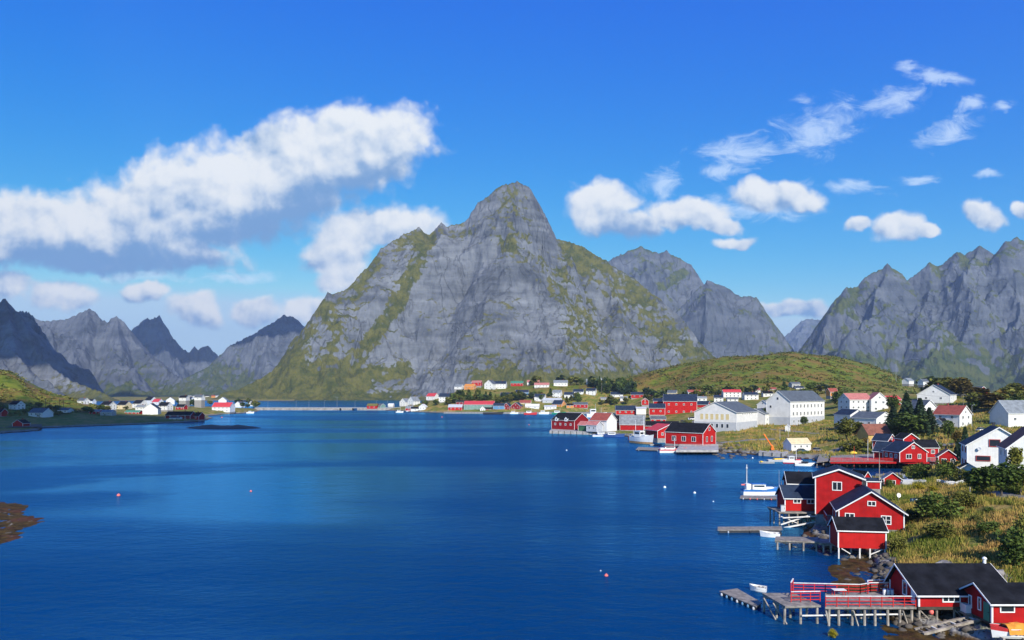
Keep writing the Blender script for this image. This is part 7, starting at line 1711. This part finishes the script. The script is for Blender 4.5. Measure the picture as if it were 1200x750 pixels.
NEAR = [
 ('bush', 'largest dark green bush on slope right of wide gabled cabin', 1098, 611, 54, 34, LEAF), ('bush', 'dark bush hugging right wall of wide gabled cabin', 1072, 612, 26, 18, LEAF), ('bush', 'green bush behind the largest dark one on the slope', 1128, 597, 34, 22, LEAFO),
 ('bush', 'low bush spreading beneath the largest dark bush', 1103, 632, 40, 22, LEAFO), ('bush', 'low green bush in dry grass, mid slope', 1160, 627, 32, 18, LEAF), ('bush', 'big dark bush at right edge above the two front cabins', 1188, 664, 52, 46, LEAF), ('bush', 'second bush at right edge behind the big dark one', 1200, 640, 36, 40, LEAFO),
 ('bush', 'pale green bush at the shore right of red shed', 1054, 646, 30, 18, LEAFO), ('bush', 'tiny yellowish shrub at waterline before red railed pier', 976, 747, 12, 10, LEAFYEL),
 ('round', 'broad dark tree before the tall white house, left one', 1152, 582, 40, 36, LEAF), ('round', 'broad dark tree before the tall white house, middle one', 1174, 582, 40, 40, LEAF), ('round', 'dark tree before bright white house at the edge', 1196, 580, 34, 36, LEAF), ('birch', 'thin airy birch before bright white house with brown roof', 1189, 572, 22, 54, LEAFO),
 ('birch', 'sparse sapling among the broad dark trees', 1137, 578, 14, 30, LEAFO), ('bush', 'round bush before the lodge shed, left one', 1080, 562, 30, 20, LEAF), ('bush', 'round bush before the lodge shed, right one', 1108, 560, 28, 22, LEAF), ('bush', 'olive bush between little red shed and lodge piles', 1064, 558, 20, 14, LEAFO),
 ('bush', 'dark bush covering front of little red shed', 1042, 573, 16, 12, LEAF), ('bush', 'yellow flowering shrub by white picket fence, right', 1095, 578, 18, 9, LEAFYEL), ('bush', 'yellow flowering shrub by white picket fence, left', 1077, 575, 16, 9, LEAFYEL), ('bush', 'olive bush behind white garage by satellite dish house', 1126, 566, 18, 18, LEAFO),
 ('spruce', 'tallest dark spruce of the clump above lodge', 1062, 513, 34, 52, NEEDLE), ('spruce', 'dark spruce right of tallest one above lodge', 1078, 511, 30, 44, NEEDLE), ('spruce', 'dark spruce left of tallest one above lodge', 1047, 510, 28, 34, NEEDLE), ('spruce', 'dark spruce at right end of clump above lodge', 1089, 508, 24, 30, NEEDLE), ('round', 'dark broad tree filling the spruce clump', 1068, 514, 46, 30, LEAF),
 ('spruce', 'lone dark spruce before the tall white house corner', 1131, 545, 22, 44, NEEDLE), ('spruce', 'second lone spruce, lower, beside tall white house', 1123, 540, 16, 26, NEEDLE), ('round', 'pale green tree left of ochre shed', 992, 517, 26, 28, LEAFO), ('round', 'smaller olive tree beside pale green one by ochre shed', 1006, 516, 16, 22, LEAFO), ('bush', 'olive scrub below ochre shed on bank', 1000, 528, 34, 14, LEAFO),
 ('round', 'round bright green tree between hall and schoolhouse', 897, 497, 20, 20, LEAF), ('round', 'small green tree at corner of schoolhouse', 942, 500, 9, 12, LEAF), ('bush', 'dark bush left of broad white hall', 804, 501, 20, 8, LEAFO), ('round', 'round green tree before faded pink roof', 1012, 482, 22, 18, LEAF), ('round', 'dark tree at left of pink roofed house', 984, 478, 24, 20, LEAF),
 ('spruce', 'small spruce by slate blue garage hall', 991, 500, 8, 12, NEEDLE),
]
for (kind, lab, px, py, w, h, lf) in NEAR: tree(kind, lab, px, py, w, h, lf)
rs = np.random.RandomState(11)
# trees on the ridge at right, autumn tinted
for i in range(26):
    px = rs.uniform(1085, 1215); py = rs.uniform(461, 492)
    if 1093 < px < 1138 and py > 468: px = rs.uniform(1140, 1210)
    tree('round' if i % 3 else 'tall', 'rounded tree in the green and rusty wood on the ridge at right', px, py, rs.uniform(16, 28), rs.uniform(14, 26), [LEAF, LEAFO, LEAFY][rs.randint(3)], 'trees on the ridge above white houses', near=i % 2 == 0)
for i in range(16):
    tree('bush', 'low bush in the tall dry grass of the near slope', rs.uniform(1062, 1200), rs.uniform(600, 660), rs.uniform(10, 20), rs.uniform(6, 11), [LEAF, LEAFO][rs.randint(2)], 'bushes in the dry grass', near=True)
for i in range(14):
    tree('bush', 'bush on the bank between lodge and white garage hall', rs.uniform(975, 1130), rs.uniform(508, 528), rs.uniform(9, 16), rs.uniform(6, 10), [LEAF, LEAFO, LEAFY][rs.randint(3)], 'bushes on the bank above the lodge', near=False)
for i in range(34):
    px = rs.uniform(1040, 1205); py = rs.uniform(478, 540)
    if (1095 < px < 1150 and 480 < py < 512) or (px > 1125 and py > 512) or (px < 1100 and py > 518): continue
    tree(['round', 'tall', 'birch', 'round'][i % 4], 'leafy tree in the gardens between the white houses on the ridge', px, py, rs.uniform(11, 20), rs.uniform(13, 24), [LEAF, LEAFO, LEAF, LEAFY][rs.randint(4)], 'garden trees between the ridge houses', near=True)
# woods of the far town: every tree on its own
def wood(label, group, n, poly, wr, hr, kinds, leaves, Yr=None):
    for i in range(n):
        t = rs.rand(); k = rs.randint(len(poly) - 1)
        px = poly[k][0] * (1 - t) + poly[k + 1][0] * t; y0 = poly[k][1] * (1 - t) + poly[k + 1][1] * t; y1 = poly[k][2] * (1 - t) + poly[k + 1][2] * t
        py = y0 + (y1 - y0) * rs.rand()
        tree(kinds[rs.randint(len(kinds))], label, px, py, rs.uniform(*wr), rs.uniform(*hr), leaves[rs.randint(len(leaves))], group, near=False)
wood('green tree in the wooded slope left of the far town villas', 'trees on the far town slope', 56, [(528, 470, 474), (545, 464, 474), (575, 464, 474), (596, 470, 473), (603, 464, 470), (625, 466, 469)], (7, 11), (6, 10), ['round', 'tall', 'round', 'spruce'], [LEAF, LEAFO, LEAF, NEEDLE])
wood('dark tree along the skyline above far town roofs', 'trees above the far town roofs', 48, [(585, 449, 452), (640, 447, 451), (690, 449, 453), (700, 452, 456), (735, 452, 462)], (9, 14), (7, 11), ['round', 'spruce', 'round'], [LEAF, NEEDLE, LEAFO])
wood('dark conifer in the small wood right of the white hotel', 'conifers right of the white hotel', 42, [(700, 454, 462), (715, 453, 463), (732, 455, 465), (745, 458, 462)], (6, 10), (9, 14), ['spruce', 'spruce', 'round'], [NEEDLE, LEAF])
wood('tree between houses at the foot of the moor hill', 'trees at the moor hill foot', 50, [(755, 462, 472), (800, 462, 468), (835, 460, 467), (880, 458, 466), (980, 458, 468), (990, 466, 476)], (7, 13), (6, 12), ['round', 'spruce', 'round', 'tall'], [LEAF, LEAFO, NEEDLE])
wood('tree among the houses of the far town', 'trees among the far town houses', 30, [(495, 473, 478), (560, 468, 474), (640, 462, 472), (715, 470, 478), (740, 468, 476)], (6, 10), (6, 10), ['round', 'round', 'spruce'], [LEAF, LEAFO])
wood('green tree among the western village houses', 'trees of the western village', 26, [(100, 481, 486), (150, 479, 484), (205, 472, 482), (240, 472, 480), (290, 473, 480), (302, 474, 478)], (6, 10), (5, 9), ['round', 'round', 'tall'], [LEAF, LEAFO])
wood('shaded tree on the foot of the western hill', 'trees under the western hill', 16, [(-10, 472, 488), (30, 476, 488), (50, 478, 489), (70, 480, 489)], (6, 10), (5, 8), ['round', 'bush', 'tall'], [LEAF, LEAFO])

# ---------------------------------------------------------------- uncountable ground cover
def land_z(X, Y): return land_height(X, Y)[0]
def grass_stuff(name, px0, px1, Y0, Y1, n, hmin, hmax, wdt, thr, seed):
    r = np.random.RandomState(seed)
    px = r.uniform(px0, px1, n); Y = np.exp(r.uniform(np.log(Y0), np.log(Y1), n)); X = (px - CX) * Y / F
    z, d = land_height(X, Y)
    dens = fbm(X / 7, Y / 7, 4, seed) + .4 * fbm(X / 25, Y / 25, 2, seed + 5)
    ok = (z > 1.3) & (d > 2.0) & (dens > thr) & (road_mask(X, Y) < .2)
    X, Y, z, dens = X[ok], Y[ok], z[ok], dens[ok]; n = len(X)
    nb = 4; X = np.repeat(X, nb) + r.normal(0, .22, n * nb); Y = np.repeat(Y, nb) + r.normal(0, .22, n * nb); z = np.repeat(z, nb); m = n * nb
    h = r.uniform(hmin, hmax, m) * (1 + .5 * np.repeat(np.clip(dens, -.5, .8), nb)); a = r.rand(m) * 6.283
    lx, ly = r.normal(0, .25, m) * h, r.normal(0, .25, m) * h
    wx, wy = np.cos(a) * wdt, np.sin(a) * wdt
    P = np.stack([np.stack([X - wx, Y - wy, z - .08], -1), np.stack([X + wx, Y + wy, z - .08], -1), np.stack([X + lx + wx * .25, Y + ly + wy * .25, z + h], -1), np.stack([X + lx - wx * .25, Y + ly - wy * .25, z + h], -1)], 1).reshape(-1, 3)
    tone = np.repeat(np.clip(.5 + 1.2 * fbm(X / 11, Y / 11, 3, seed + 9) + r.normal(0, .18, m), 0, 1), 4)
    o = link(bpy.data.objects.new(name, np_mesh(name, P, np.arange(len(P)).reshape(-1, 4), GRASS, attrs={'tone': tone}))); tag(o, kind='stuff')
def grass_mat():
    m, gg, bs, out = base_mat('tall_grass')
    t = gg.node('ShaderNodeAttribute', attribute_name='tone').outputs['Fac']
    c = gg.mix(gg.ss(t, .15, .5), (.12, .15, .022), (.30, .24, .055)); c = gg.mix(gg.ss(t, .55, .95), c, (.40, .25, .08)); gg.put(bs.inputs['Base Color'], c)
    bs.inputs['Roughness'].default_value = .8; bs.inputs['Specular IOR Level'].default_value = .1
    return m
GRASS = grass_mat()
grass_stuff('grass', 1035, 1230, 78, 190, 26000, .35, .95, .07, -.28, 3)
grass_stuff('rough_grass', 850, 1230, 190, 420, 16000, .4, 1.1, .16, -.1, 4)
def scrub_stuff(name, px0, px1, Y0, Y1, n, smin, smax, zmin, leaf, thr, seed, sub=9):
    r = np.random.RandomState(seed)
    px = r.uniform(px0, px1, n); Y = r.uniform(Y0, Y1, n); X = (px - CX) * Y / F
    z, d = land_height(X, Y); dens = fbm(X / 38, Y / 38, 4, seed)
    ok = (z > zmin) & (d > 4) & (dens > thr) & (road_mask(X, Y) < .1)
    X, Y, z = X[ok], Y[ok], z[ok]; n = len(X); s = np.repeat(smin + (smax - smin) * r.rand(n) ** 2, sub)
    c = np.stack([np.repeat(X, sub), np.repeat(Y, sub), np.repeat(z, sub)], -1) + r.normal(size=(n * sub, 3)) * np.stack([s, s, s * .35], -1) * .8 + np.stack([s * 0, s * 0, s * .4], -1)
    V = np.concatenate([cards(c[i:i + 1], s[i] * .55, r) for i in range(0)] or [cards(c, (s * .55).mean(), r, .8)])
    o = link(bpy.data.objects.new(name, np_mesh(name, V, np.arange(len(V)).reshape(-1, 4), leaf))); tag(o, kind='stuff')
scrub_stuff('moor_scrub', 690, 1090, 620, 1010, 3800, 1.0, 3.2, 22, LEAFO, .06, 21)
scrub_stuff('rusty_moor_scrub', 690, 1090, 620, 1010, 2200, .8, 2.6, 30, LEAFY, .0, 27)
scrub_stuff('dark_moor_scrub', 690, 1090, 620, 1010, 2000, 1.0, 3.6, 22, LEAF, .14, 22)
scrub_stuff('western_scrub', -120, 125, 560, 760, 1800, 1.0, 3.0, 5, LEAFO, -.1, 23)
scrub_stuff('town_scrub', 480, 830, 560, 1000, 1500, 1.0, 2.4, 3, LEAFO, .0, 24)
scrub_stuff('bank_scrub', 960, 1220, 190, 430, 900, .5, 1.5, 2.5, LEAFO, .05, 25)
